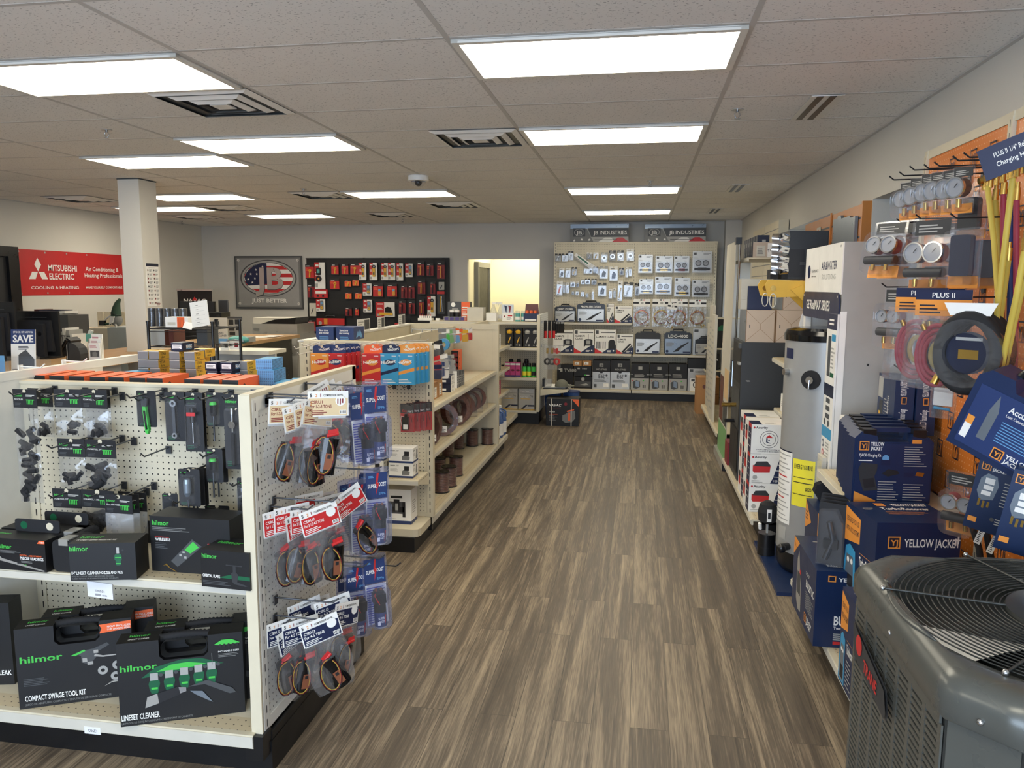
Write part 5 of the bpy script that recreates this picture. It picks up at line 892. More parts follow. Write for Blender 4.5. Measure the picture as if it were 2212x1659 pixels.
# climate cartons, cases
def a_clim(two=True, tool=0):
    def g(f):
        f.rect(.05, .82, .18, .96, 'dgrey').rect(.28, .86, .95, .9, 'dgrey').poly([(0,0),(0,.22),(.45,0)], 'red').poly([(1,0),(1,.35),(.8,.3),(.3,0)], 'navy')
        if two: f.text('CLIMATE', .06, .69, .08, 'blk2', w=.48, bold=.05).text('CLASS', .06, .58, .08, 'blk2', w=.36, bold=.05)
        else: f.text('CLIMATE CLASS', .05, .66, .08, 'blk2', w=.85, bold=.05)
        if tool == 0: f.poly([(.5,.25),(.5,.55),(.6,.6),(.7,.6),(.7,.8),(.73,.8),(.73,.6),(.85,.6),(.93,.55),(.93,.25),(.85,.32),(.58,.32)], 'blk2').rect(.62, .38, .82, .54, 'lgrey')
        elif tool == 1: f.poly([(.3,.1),(.8,.55),(.88,.5),(.4,.05)], 'blk2').poly([(.5,.1),(.9,.45),(.96,.4),(.6,.06)], 'dgrey')
        else: f.poly([(.65,.2),(.65,.5),(.75,.58),(.9,.58),(.98,.5),(.98,.2)], 'blk2').rects([(.08+.1*i, .2, .12+.1*i, .5) for i in range(5)], 'char')
        f.disc(.9, .12, .04, 'wht', 8).lines(.6, .06, .84, .16, 2, 'wht')
    return g
for i, (rc, tw, tl, d) in enumerate((((1195, 713, 1239, 754), 1, 0, 'leftmost'), ((1240, 712, 1283, 754), 1, 0, 'second from the left'), ((1285, 712, 1330, 754), 0, 2, 'third, with cables pictured'))):
    rb('gauge_carton', 'white red and blue gauge carton on the middle wall shelf, '+d, rc, 11.99, .1, 'wht', a_clim(tw, tl), z=.6955)
rb('probe_carton', 'shorter blue-topped white carton at the right of the gauge cartons', (1332, 722, 1368, 754), 11.98, .1, 'wht', a_clim(1, 1), z=.696, tm='navy')
rb('probe_carton', 'narrow white red and blue carton on the upper wall shelf', (1311, 656, 1326, 692), 12.05, .08, 'wht', a_clim(1, 1), z=1.171, tm='navy'); rb('probe_carton', 'wide white and blue carton at the right of the upper wall shelf', (1328, 661, 1365, 692), 12.04, .1, 'wht', a_clim(1, 1), z=1.171, tm='navy')
def hcase(name, label, rect, Y, d, txt, lab, z, m='blackpl'):
    x0, x1, z0, z1 = RY(*rect, Y); w, h = x1-x0, z1-z-.001; r = empty(name, label=label, cat='carrying case', loc=(x0, Y, z+.001))
    P('case_shell', r, MB().prism([(.02,0),(w-.02,0),(w,.03),(w,h*.8),(w-.03,h*.86),(.03,h*.86),(0,h*.8),(0,.03)], 0, d, m).box(w*.2, w*.8, d*.3, d*.7, h*.86, h*.92, m)); P('handle', r, MB().tube([(w*.3,d*.5,h*.86),(w*.33,d*.5,h*.98),(w*.67,d*.5,h*.98),(w*.7,d*.5,h*.86)], .012, 'blk2', 8))
    b = MB().box(w*.04, w*.96, -.003, -.0005, h*.05, h*.62, lab); f = b.front(w*.04, w*.96, h*.05, h*.62, -.003); f.poly([(.3,.1),(.5,.4),(.62,.55),(.9,.8),(.92,.76),(.66,.42),(.5,.15)], 'blk2').lines(.04, .5, .4, .85, 4, 'grey').rect(.7, .03, .98, .14, 'navy').disc(.08, .15, .06, 'navy', 8); P('picture_label', r, b)
    b = MB(); b.front(w*.05, w*.95, h*.62, h*.84, -.001).text(txt, .5, .25, .5, 'wht', w=.8, al='c', bold=.03); P('title', r, b); return r
hcase('leak_detector_case', 'small black case lettered QUEST on the upper wall shelf', (1198, 657, 1243, 692), 12.03, .1, 'QUEST LD-3000', 'silver', 1.17)
hcase('leak_detector_case', 'large black case lettered PROWLER on the upper wall shelf', (1246, 650, 1307, 692), 12.03, .1, 'PROWLER LD-5000', 'silver', 1.17)
hcase('leak_detector_case', 'black case lettered LDC-4000 on the middle wall shelf', (1435, 711, 1495, 755), 11.98, .1, 'LDC-4000', 'steelb', .695)
hcase('scale_case', 'dark case with big silver label on the middle wall shelf', (1372, 712, 1427, 755), 11.98, .1, '', 'silver', .695, 'char')
hcase('small_meter_case', 'small black case before the grey ATI card', (1502, 727, 1540, 755), 11.96, .06, '', 'lgrey', .695)
rb('meter_card', 'large grey card lettered ATI behind the small meter case', (1497, 710, 1543, 754), 12.05, .03, 'silver', lambda f: f.rect(.05, .86, .25, .97, 'dgrey').text('ATI', .72, .84, .1, 'dgrey').lines(.55, .74, .95, .82, 2, 'grey'), z=.696, cat='blister pack')
# base deck cartons
def a_tv(f): f.rect(.2, .7, .34, .85, 'lgrey').text('TV800', .45, .7, .14, 'lgrey').rect(.6, .08, .72, .18, 'green').rect(.72, .08, .9, .16, 'wht')
for i, rc in enumerate(((1203, 788, 1238, 836), (1240, 791, 1277, 813), (1240, 814, 1278, 837))):
    rb('tool_carton', ('black carton lettered TV800, leftmost on the wall base deck', 'black carton lettered TV800, upper of the pair left of the tall boxes', 'black tool carton at the bottom of the pair left of the tall boxes')[i], rc, 11.88, .15, 'black', a_tv if i < 2 else (lambda f: f.rect(.05, .15, .95, .6, 'dgrey').poly([(.3,.3),(.7,.45),(.85,.3),(.6,.25)], 'lgrey').disc(.5, .8, .1, 'lgrey')), z=None if i == 1 else .156)
for i, rc in enumerate(((1238, 780, 1256.5, 790.5), (1258, 780, 1277, 790.5))): rb('kraft_box', ('left' if i == 0 else 'right')+' small kraft box on the black TV800 carton', rc, 11.9, .12, 'kraft', lambda f: f.rect(.2, .25, .7, .8, 'wht').lines(.3, .35, .6, .7, 2, 'blk2'))
def a_e6(f): f.rect(0, 0, 1, .6, 'silver').rect(.38, .78, .6, .9, 'lgrey').text('JB', .42, .79, .08, 'blk2').text('INDUSTRIES', .22, .66, .06, 'lgrey', w=.6).text('E6?', .34, .38, .14, 'dgrey', w=.34, bold=.03).lines(.1, .25, .9, .35, 2, 'grey').rect(.08, .05, .24, .17, 'dgrey').rect(.62, .08, .92, .2, 'wht').poly([(.4,.6),(.6,.6),(.56,.56),(.44,.56)], 'blk2').disc(.8, .48, .07, 'dgrey', 6)
for i, rc in enumerate(((1280, 779, 1318, 836), (1319, 779, 1360, 836))): rb('recovery_carton', ('left' if i == 0 else 'right')+' tall silver and black carton on the wall base deck', rc, 11.87, .25, 'blk2', a_e6, z=.156)
def a_dv(f): f.rect(0, 0, 1, .45, 'lgrey').rect(.4, .78, .62, .9, 'lgrey').text('PLATINUM', .1, .58, .2, 'wht', w=.04, rot=PI/2).lines(.2, .5, .82, .64, 3, 'lgrey').poly([(.12,.08),(.1,.3),(.3,.38),(.5,.32),(.52,.1),(.3,.04)], 'dgrey').poly([(.26,.14),(.26,.36),(.46,.32),(.46,.1)], 'steelb').disc(.7, .36, .04, 'green').rects([(.66, .08, .68, .2), (.7, .08, .73, .2), (.75, .08, .76, .2), (.78, .08, .82, .2)], 'blk2').disc(.1, .36, .03, 'red')
for i, rc in enumerate(((1363, 786, 1402, 838), (1404, 787, 1443, 840), (1445, 787, 1484, 840))): rb('vacuum_pump_box', 'black and white pump carton on the wall base deck, %s of three' % OR[i], rc, 11.87, .25, 'blk2', a_dv, z=.156, group='boxed vacuum pumps')
rb('recovery_machine_box', 'black and grey carton lettered ACCELERATOR at the right of the wall deck', (1486, 775, 1524, 841), 11.87, .2, 'black', lambda f: f.rect(0, .0, 1, .7, 'silver').rect(.1, .6, .3, .68, 'dgrey').text('ACCELERATOR', .4, .58, .05, 'blk2', w=.55).rect(.15, .0, 1, .4, 'wht').disc(.5, .2, .2, 'blk2').disc(.5, .2, .15, 'wht').rect(.2, .3, .4, .38, 'dgrey'), z=.156)
# round gauges, manifolds, hoses, small packs on the wall pegboard
def manifold(w, h, acc, m='silver'):
    r = empty('manifold_pack'); b = MB().prism(rrect(0, 0, w, h, .008, 2), 0, .004, m); f = b.front(0, w, 0, h, 0); f.rect(.06, .84, .2, .95, 'dgrey').lines(.55, .84, .95, .93, 2, 'dgrey').lines(.05, .66, .4, .74, 2, 'lgrey').rect(0, 0, 1, .04, 'lgrey'); P('card', r, b)
    for i in (0, 1):
        x = w*(.3+.38*i); g = MB().ring(w*.12, w*.16, (x, h*.46), -.02, -.0, 'dgrey', 'y', 16).cyl((x, -.012, h*.46), w*.13, .004, 'gauge', 'y', 16); g.tube([(x, -.014, h*.46), (x+w*.06, -.014, h*.46+w*.07)], .0016, 'blk2', 4); P('gauge', r, g)
    P('manifold_body', r, MB().box(w*.28, w*.72, -.02, -.002, h*.12, h*.26, acc).tube([(w*.1,-.012,h*.19),(w*.9,-.012,h*.19)], h*.05, 'blk2' if acc != 'blk2' else 'char', 8)); P('blister', r, MB().prism(rrect(w*.06, h*.08, w*.94, h*.64, .03, 3), -.028, -.001, 'clear')); return r
for i, (rc, acc) in enumerate((((1379, 550, 1410, 591), 'brass'), ((1416, 553, 1453, 590), 'brass'), ((1456, 553, 1489, 590), 'dred'), ((1496, 543, 1538, 590), 'blk2'), ((1381, 603, 1411, 636), 'brass'), ((1415, 598, 1451, 637), 'yellow'), ((1457, 600, 1491, 641), 'brass'), ((1495, 605, 1533, 642), 'blk2'))):
    x0, x1, z0, z1 = RY(*rc, 12.22); tag(manifold(x1-x0, z1-z0, acc), 'two-gauge manifold blister, %s in the %s row of the right wall bay' % (OR[i % 4], ('upper', 'lower')[i//4]), 'blister pack', 'two-gauge manifold packs', loc=(x0, 12.22, z0))
    hook('w', 'peg hook holding the %s manifold of the %s row' % (OR[i % 4], ('upper', 'lower')[i//4]), ((x0+x1)/2, WY-.007, z1-.0), 0, .1, group='wall bay peg hooks')
def hosepk(w, h, c0):
    r = empty('hose_pack'); b = MB().box(0, w, 0, .003, h*.74, h, 'wht'); f = b.front(0, w, h*.74, h, 0); f.rect(0, .35, .32, .6, 'blk2').rect(.7, .35, 1, .6, 'blk2').rect(.44, .3, .6, .6, 'lgrey').rect(.4, .75, .52, .95, 'dgrey').disc(.62, .85, .04, 'red', 6); P('header_card', r, b)
    for k, m_ in enumerate((c0, 'hosey', 'dred')):
        R0 = w*(.42-.035*k); P('hose', r, MB().tube([(w/2+R0*math.cos(2*PI*i/22), -.01-.012*k, h*.34+R0*math.sin(2*PI*i/22)) for i in range(22)], w*.026, m_, 6, closed=True))
    P('fitting', r, MB().tube([(w*.8,-.02,h*.12),(w*.92,-.02,h*.05)], .012, 'brass').tube([(w*.7,-.02,h*.1),(w*.8,-.02,h*.0)], .012, 'brass')); P('clear_bag', r, MB().prism([(0,0),(w,0),(w,h*.74),(0,h*.74)], -.045, 0, 'film')); return r
for i, rc in enumerate(((1368, 646, 1404, 706), (1409, 646, 1447, 706), (1449, 646, 1485, 706), (1488, 647, 1525, 707))):
    x0, x1, z0, z1 = RY(*rc, 12.15); tag(hosepk(x1-x0, z1-z0, ('red', 'hosey', 'red', 'dred')[i]), 'bagged coil of charging hoses with white header, %s in the right wall bay' % OR[i], 'hanging bag', 'bagged charging hoses', loc=(x0, 12.15, z0)); hook('w', 'peg hook holding the %s bagged hose coil' % OR[i], ((x0+x1)/2, WY-.007, z1-.01), 0, .1, group='wall bay peg hooks')
x0, x1, z0, z1 = RY(1436, 652, 1452, 708, 12.09); tag(hosepk(x1-x0+.03, z1-z0, 'blk2'), 'narrow bagged hose coil tilted between the second and third', 'hanging bag', loc=(x0, 12.06, z0), rot=(0, .12, 0))
def smallpk(w, h, kind, hdr, c):
    r = empty('small_blister'); b = MB().prism(rrect(0, 0, w, h, min(.01, w*.1), 2), 0, .003, c); f = b.front(0, w, 0, h, 0); f.rect(.0, .78, 1, 1, hdr).lines(.15, .82, .8, .92, 1, 'wht' if hdr != 'wht' else 'dgrey').disc(.5, .96, .1, 'cream', 6).lines(.1, .05, .5, .16, 1, 'grey'); P('card', r, b)
    g = MB(); m_ = {'g': 'gauge', 'd': 'blk2', 'b': 'brass', 's': 'steel', 'r': 'orange', 'u': 'navy'}[kind]
    if kind == 'g': g.ring(w*.2, w*.36, (w/2, h*.42), -.02, 0, 'steel', 'y', 16).cyl((w/2, -.014, h*.42), w*.24, .004, 'gauge', 'y', 14).tube([(w/2, -.02, h*.42), (w*.62, -.02, h*.5)], .002, 'blk2', 4)
    elif kind in 'du': g.prism([(w*.25, h*.15), (w*.7, h*.15), (w*.78, h*.5), (w*.5, h*.65), (w*.3, h*.45)], -.02, -.001, m_)
    else: g.tube([(w*.35, -.012, h*.15), (w*.45, -.012, h*.4), (w*.65, -.012, h*.65)], min(.012, w*.12), m_, 6)
    P('contents', r, g); P('blister', r, MB().box(w*.08, w*.92, -.026, -.001, h*.08, h*.74, 'clear')); return r
SM = [[(1199,548,1212,565,'s','blk2'),(1214,548,1227,565,'s','blk2'),(1228,543,1239,562,'s','dgrey'),(1267,545,1279,560,'s','wht'),(1282,545,1293,560,'b','wht'),(1298,545,1312,566,'g','lgrey'),(1316,541,1331,564,'g','dgrey'),(1334,541,1348,564,'g','dgrey'),(1354,538,1370,564,'g','wht')],
      [(1208,579,1219,599,'d','wht'),(1221,579,1232,600,'s','wht'),(1235,577,1247,596,'b','dgrey'),(1261,578,1270.5,591,'s','lgrey'),(1271,578,1280,591,'d','lgrey'),(1281,576,1292,591,'d','dgrey'),(1295,575,1313,602,'d','lgrey'),(1317,576,1335,607,'u','wht'),(1338,579,1348,595,'u','navy'),(1351,577,1357,599,'s','wht'),(1358.5,577,1365,597,'s','lgrey')],
      [(1202,607,1215,638,'r','wht'),(1216,610,1222,634,'s','lgrey'),(1223.5,610,1230,634,'s','wht'),(1232,607,1243,620,'d','wht'),(1245,608,1251,621,'d','wht'),(1255,603,1263,614,'d','lgrey'),(1264,602,1275,614,'d','dgrey'),(1277,602,1289,615,'d','dgrey'),(1292,611,1310,640,'d','dgrey'),(1315,624,1322,645,'s','wht'),(1325,622,1331,645,'s','wht'),(1334,606,1344,650,'b','wht'),(1347,609,1366,641,'s','dgrey'),(1371,612,1382,640,'d','blk2')],
      [(1235,628,1241,637,'d','lgrey'),(1243.5,628,1250,638,'d','lgrey'),(1255,628,1262,641,'s','lgrey'),(1265,632,1272,643,'s','wht'),(1278,625,1283,648,'s','wht')]]
for ri, row in enumerate(SM):
    for ci, (a, t, c, bb, kd, hd) in enumerate(row):
        x0, x1, z0, z1 = RY(a, t, c, bb, 12.25); tag(smallpk(x1-x0, z1-z0, kd, hd, 'silver' if (ri+ci) % 3 else 'lgrey'), 'small carded part, %s from left, %s row, left wall bay' % (OR[ci], ('top', 'second', 'third', 'short fourth')[ri]), 'blister pack', 'small carded parts on the wall gondola', loc=(x0, 12.25, z0), rot=(0, random.uniform(-.04, .04), 0))
x0, x1, z0, z1 = RY(1243, 548, 1266, 590, 12.2); b = MB().box(0, .28, 0, .004, 0, .05, 'wht').box(.05, .25, -.001, 0, .012, .038, 'dgreen').box(.0, .5, .004, .006, -.02, .06, 'clear'); b.obj('long_carded_tool', label='long carded tool hanging slantwise in the left wall bay', cat='blister pack', loc=(x0-.02, 12.2, z1-.03), rot=(0, .62, 0))

# ------------------------------------------------------------------ black tool board
x0, x1, z0, z1 = RY(664, 559, 970, 722, 12.6); r = empty('tool_board', label='wide black pegboard of red-carded tools on the back wall', cat='display board', loc=(x0, 12.60, z0)); P('board', r, MB().box(0, x1-x0, 0, .02, 0, z1-z0, 'pegblk')); P('edge_trim', r, MB().box(-.01, x1-x0+.01, -.006, .02, z1-z0, z1-z0+.015, 'blackpl').box(x1-x0, x1-x0+.012, -.006, .02, 0, z1-z0, 'blackpl'))
TB = '120,185,235,385,R;250,165,385,515,M;150,450,250,640,K;245,525,420,635,X;270,655,385,815,W;175,705,262,880,B;165,920,255,1085,R;265,850,650,1000,C;465,180,560,330,R;600,180,690,330,R;718,175,830,330,R;838,170,930,400,V;978,170,1075,400,V;1132,172,1220,400,V;1224,172,1315,400,V;1335,178,1420,405,V;1452,182,1548,358,W;1605,150,1700,350,L;1730,170,1820,350,K;1868,150,1970,395,L;447,380,570,525,R;642,400,728,490,S;745,385,830,480,S;888,445,1003,605,W;1018,445,1150,628,T;1205,445,1335,628,T;1392,460,1472,650,K;1488,460,1570,655,K;1612,390,1712,595,L;1778,415,1845,595,K;1890,425,1965,530,G;650,560,732,655,S;780,560,868,655,S;895,660,1008,828,W;1060,695,1310,885,Z;1362,665,1450,855,K;1492,670,1575,860,K;1628,650,1700,855,L;1745,610,1848,880,V;1870,550,1970,850,Y;650,760,735,880,K;780,765,832,875,R;1305,920,1510,1050,C'
NB = dict(R='red card with yellow tool', M='tall white box with round meter', K='black and red carded tool', X='flat red box', W='red and white meter box', B='white bag', C='black case with red label', V='red and white clamp meter box', L='clear pack with wooden handled tool', S='small orange card', T='red card with gauge', G='grey card', Z='large red and white boxed set', Y='long clear pack of yellow tools')
cnt = {}
for s_ in TB.split(';'):
    q = s_.split(','); a, t, c, bb = [float(v) for v in q[:4]]; k = q[4]; x0, x1, z0, z1 = RY(640+a*.16275, 540+t*.16275, 640+c*.16275, 540+bb*.16275, 12.56); w_, h_ = x1-x0, z1-z0
    col_ = ('far left', 'left', 'centre left', 'centre', 'centre right', 'right', 'far right')[min(6, int(a/290))]; rw = ('top', 'upper', 'middle', 'lower', 'bottom')[min(4, int(t/190))]
    d = '%s, %s %s of the black board' % (NB[k], rw, col_); cnt[d] = cnt.get(d, 0)+1
    if cnt[d] > 1: d = '%s, %s %s of the black board, %s one along' % (NB[k], rw, col_, OR[cnt[d]-1])
    r = empty('tool_pack', label=d, cat='blister pack', group='red tool packs on the black board', loc=(x0, 12.56, z0)); bk = MB(); dp = .02
    base = dict(R='red', M='wht', K='dred', X='red', W='wht', B='offwhite', C='blackpl', V='wht', L='dred', S='orange', T='red', G='lgrey', Z='wht', Y='clear')[k]
    bk.prism(rrect(0, 0, w_, h_, .006, 2), -dp if k in 'MWVXZ' else 0, .006, base); f = bk.front(0, w_, 0, h_, -dp if k in 'MWVXZ' else 0)
    if k in 'RKTSL': f.rect(0, .8, 1, 1, 'blk2').lines(.1, .84, .6, .94, 1, 'wht').lines(.08, .55, .5, .75, 3, 'orange' if k != 'S' else 'red').rect(0, 0, 1, .06, 'blk2')
    if k in 'MWVZ': f.rect(0, .3 if k != 'Z' else 0, .45, 1, 'red').rect(.05, .05, .3, .2, 'lgrey').lines(.08, .5, .4, .65, 3, 'wht').rect(.1, .85, .4, .92, 'wht')
    P('card', r, bk); tb = MB(); fy = -dp if k in 'MWVXZ' else 0
    f2 = tb.front(0, w_, 0, h_, fy-.001)
    if k in 'RS': tb.tube([(w_*.5, fy-.008, h_*.12), (w_*.55, fy-.008, h_*.5)], w_*.09, 'yellow').ring(w_*.06, w_*.16, (w_*.56, h_*.56), fy-.014, fy-.002, 'yellow', 'y', 10)
    elif k in 'KL': tb.tube([(w_*.45, fy-.008, h_*.1), (w_*.5, fy-.008, h_*.72)], w_*.1, 'blackpl' if k == 'K' else 'amber').tube([(w_*.7, fy-.008, h_*.1), (w_*.7, fy-.008, h_*.6)], w_*.05, 'dred')
    elif k == 'M': tb.prism(rrect(w_*.2, h_*.52, w_*.65, h_*.8, .02, 3), fy-.025, fy-.002, 'blackpl').box(w_*.3, w_*.55, fy-.027, fy-.025, h_*.6, h_*.74, 'teal').ring(w_*.1, w_*.28, (w_*.42, h_*.38), fy-.022, fy-.002, 'blackpl', 'y', 18).cyl((w_*.42, fy-.02, h_*.38), w_*.1, .01, 'amber', 'y', 12)
    elif k == 'V': tb.prism(rrect(w_*.45, h_*.2, w_*.78, h_*.7, .01, 2), fy-.02, fy-.002, 'yellow').ring(w_*.12, w_*.22, (w_*.62, h_*.78), fy-.018, fy-.004, 'blackpl', 'y', 14).box(w_*.52, w_*.72, fy-.022, fy-.02, h_*.3, h_*.45, 'dgrey')
    elif k == 'W': tb.prism(rrect(w_*.5, h_*.15, w_*.85, h_*.9, .01, 2), fy-.018, fy-.002, 'grey').ring(w_*.05, w_*.16, (w_*.68, h_*.32), fy-.022, fy-.01, 'yellow', 'y', 12).box(w_*.56, w_*.8, fy-.02, fy-.018, h_*.6, h_*.8, 'lblue')
    elif k == 'T': tb.prism(rrect(w_*.55, h_*.12, w_*.85, h_*.62, .01, 2), fy-.02, fy-.002, 'amber').box(w_*.58, w_*.82, fy-.022, fy-.02, h_*.44, h_*.58, 'lblue')
    elif k == 'Z': tb.prism([(w_*.5,h_*.3),(w_*.5,h_*.6),(w_*.62,h_*.7),(w_*.8,h_*.65),(w_*.88,h_*.3)], fy-.02, fy-.002, 'blackpl').box(w_*.2, w_*.9, fy-.02, fy-.002, h_*.1, h_*.28, 'yellow')
    elif k == 'Y': tb.tube([(w_*.4, -.01, h_*.1), (w_*.5, -.01, h_*.8)], w_*.06, 'yellow').tube([(w_*.7, -.01, h_*.1), (w_*.6, -.01, h_*.8)], w_*.05, 'steel').box(0, w_, -.012, -.008, h_*.88, h_, 'red')
    elif k == 'C': tb.box(w_*.02, w_*.98, -.012, -.002, h_*.02, h_*.62, 'red').box(w_*.28, w_*.4, -.02, -.012, h_*.1, h_*.6, 'amber').tube([(w_*.35,-.01,h_*.8),(w_*.4,-.03,h_*.88),(w_*.6,-.03,h_*.88),(w_*.65,-.01,h_*.8)], .01, 'dgrey').cyl((w_*.15, -.018, h_*.2), h_*.16, .006, 'lgrey', 'y', 12)
    elif k == 'X': tb.box(w_*.1, w_*.9, fy-.004, fy-.002, h_*.5, h_*.8, 'wht').box(w_*.2, w_*.35, fy-.006, fy-.004, h_*.1, h_*.4, 'blk2').box(w_*.6, w_*.75, fy-.006, fy-.004, h_*.1, h_*.4, 'blk2')
    else: tb.tube([(w_*.3, fy-.008, h_*.2), (w_*.6, fy-.008, h_*.6)], w_*.06, 'dgrey')
    P('tool', r, tb)
# ------------------------------------------------------------------ condensing unit in the near right corner
def ac_unit():
    T = .98; x0, x1, y0, y1 = .605, 1.435, 1.435, 2.26; cx, cy, hw, hd, ch = (x0+x1)/2, (y0+y1)/2, (x1-x0)/2, (y1-y0)/2, .10
    r = empty('condensing_unit', label='large grey outdoor condensing unit with louvered side in the near right corner', cat='air conditioner', loc=(cx, cy, 0))
    N = 96
    def outline(t, s_=1.0):
        c, s = math.cos(t), math.sin(t); R = min(hw/abs(c) if abs(c) > 1e-6 else 9, hd/abs(s) if abs(s) > 1e-6 else 9, (hw+hd-ch)/(abs(c)+abs(s))); return R*s_
    L = [(1.012, 0, .895), (1.02, 0, .9), (1.02, 0, .945), (1.0, 0, .968), (.96, 0, .98), (.93, 0, .984), (.9, .25, .985), (.86, .7, .984), (0, 1, .982), (-1, 1, .968), (-2, 1, .94), (-3, 1, .78)]
    V = []
    for a, bl, z in L:
        for i in range(N):
            t = 2*PI*i/N+.001; ro = outline(t, max(a, .86)); rc = .415 if a >= 0 else (.405 if a > -1.5 else .395)
            R = ro*(1-bl)+(rc+(.02 if a > 0 else 0))*bl; V.append((R*math.cos(t), R*math.sin(t), z))
    fs = [(k*N+i, k*N+(i+1) % N, (k+1)*N+(i+1) % N, (k+1)*N+i) for k in range(len(L)-1) for i in range(N)]
    P('top_cover', r, MB().add(V, fs, 'acgrey', True))
    b = MB(); q = .985; pts = [(-hw*q, -hd*q+ch), (-hw*q+ch, -hd*q), (hw*q-ch, -hd*q), (hw*q, -hd*q+ch), (hw*q, hd*q-ch), (hw*q-ch, hd*q), (-hw*q+ch, hd*q), (-hw*q, hd*q-ch)]
    b.prism(pts, .03, .9, 'acdark', ax='z'); b.prism([(x*1.02, y*1.02) for x, y in pts], 0, .04, 'blk2', ax='z'); P('cabinet', r, b)
    # louvered left side
    X = -hw*q-.001; ya, yb = -hd*q+ch+.01, hd*q-ch-.005; nc = 7; wv = (yb-ya)/nc; b = MB()
    for k in range(nc+1): yy = ya+wv*k; b.box(X-.005, X-.001, yy-.009, yy+.009, .09, .872, 'acgrey')
    b.box(X-.0005, X, ya, yb, .05, .895, 'blackpl').box(X-.006, X-.001, ya, yb, .05, .09, 'acgrey').box(X-.006, X-.001, ya, yb, .872, .894, 'acgrey')
    for k in range(nc):
        y_a, y_b = ya+wv*k+.009, ya+wv*(k+1)-.009
        for j in range(49):
            z = .094+j*.016; b.box(X-.0045, X-.001, y_a, y_b, z, z+.0095, 'acgrey')
    lp_ = P('louver_panel', r, b)
    b = MB(); f = Face(b, (-hw*q, -hd*q+ch, .05), (ch, -ch, 0), (0, 0, 1), ch*1.414, .84, .002); f.rect(.04, 0, .96, 1, 'acgrey'); P('corner_panel', r, b)
    b = MB().box(-hw*q+ch+.01, hw*q-ch-.01, -hd*q-.008, -hd*q-.001, .05, .885, 'acgrey'); f = b.front(-hw*q+ch+.01, hw*q-ch-.01, .05, .885, -hd*q-.008); f.rect(.3, 0, .303, 1, 'blk2'); P('access_panel', r, b)
    b = MB(); py, pw = .30, .27
    b.add([(X-.017, .27, .84), (X-.017, .24, .745), (X-.017, -.03, .715), (X-.017, -.04, .735), (X-.017, -.02, .79)], [(0, 1, 2, 3, 4)], 'char'); b.add([(X-.022, .262, .835), (X-.022, .236, .75), (X-.022, -.025, .72), (X-.022, -.035, .738), (X-.022, -.015, .785)], [(0, 1, 2, 3, 4)], 'char')
    f = Face(b, (X-.0225, .25, .715), (0, -1, 0), (0, 0, 1), .27, .12, .0006); f.disc(.2, .68, .1, 'red', 16).text('TRANE', .38, .32, .26, 'red', w=.42, bold=.04, rot=-.05); P('name_badge', lp_, b, label='dark badge with a red disc and red lettering')
    b = MB(); hub = .165
    for k in range(18):
        R = hub+.01+(.40-hub-.01)*k/17; z = .985+.004*math.sin(PI*(k+3)/18)
        b.tube([(R*math.cos(2*PI*i/64), R*math.sin(2*PI*i/64), z) for i in range(64)], .0019, 'acdark', 5, closed=True)
    gr_ = P('grille_rings', r, b)
    for k in range(6):
        a = PI/6+k*PI/3+.25; P('grille_spoke', gr_, MB().tube([(hub*math.cos(a), hub*math.sin(a), .992), (.425*math.cos(a), .425*math.sin(a), .988)], .0032, 'acdark', 6).ball((.425*math.cos(a), .425*math.sin(a), .988), .007, 'steel', 8))
    P('hub_cover', r, MB().lathe([(hub+.004, .982), (hub, .994), (hub*.8, 1.0), (0, 1.003)], (0,0,0), 'acdark', 40))
    P('fan_well', r, MB().cyl((0,0,.70), .39, .002, 'navy', n=40)); f = MB()
    for k in range(3):
        a0 = 3.1+k*2*PI/3; V = []; n = 8
        for i in range(n+1):
            for j in (0, 1, 2):
                rr = (.08, .24, .375)[j]; t = a0+(i/n-.5)*(1.0, .95, 1.05)[j]; V.append((rr*math.cos(t), rr*math.sin(t), .915+(i/n-.5)*.05))
        f2 = MB().add(V, [(3*i+j, 3*(i+1)+j, 3*(i+1)+j+1, 3*i+j+1) for i in range(n) for j in (0, 1)], 'wht', True); P('fan_blade', r, f2)
    P('motor', r, MB().cyl((0,0,.72), .08, .2, 'blackpl', n=20))
    for (x, y) in ((-.99*hw*1.02-.002, 0), (-hw*1.02+ch*.5, -hd*1.02+ch*.5)): P('screw', r, MB().ball((x, y, .922), .007, 'steel', 8))
ac_unit()

# ------------------------------------------------------------------ blue-box gondola along the right wall (near)
BX = 1.40; r = empty('orange_pegboard_gondola', label='wall gondola with glossy orange pegboard panels and deck, near right', cat='store shelf', loc=(0, 0, 0))
for y0 in (3.345, 2.43):
    b = MB().box(BX, BX+.02, y0, y0+.885, .5, 2.36, 'pegorange'); f = b.left(y0, y0+.885, .5, 2.36, BX, .00004)
    rr = random.Random(int(y0*10))
    for j in range(13):
        for i in range(4):
            x, z = .05+.24*i+rr.uniform(0, .05)+(.1 if j % 2 else 0), .01+.076*j+rr.uniform(0, .015)
            if x > .9: continue
            f.rects([(x, z, x+.07, z+.003), (x, z+.04, x+.07, z+.043), (x, z, x+.006, z+.043), (x+.064, z, x+.07, z+.043)], 'nv2').text('YJ', x+.012, z+.008, .026, 'nv2', w=.045, bold=.03)
    P('orange_panel', r, b)
b = MB().box(BX-.006, BX+.03, 2.42, 4.26, 2.36, 2.40, 'cream').box(BX-.01, BX+.03, 4.225, 4.26, .1, 2.40, 'cream').box(BX-.01, BX+.03, 3.32, 3.355, .1, 2.40, 'cream'); P('frame_rails', r, b)
for y in (4.243, 3.338): b = MB(); upright(b, BX-.01, y, .15, 2.38, '-x'); P('slotted_upright', r, b)
P('lower_back', r, MB().box(BX, BX+.02, 2.43, 4.25, .12, .5, 'peg'))
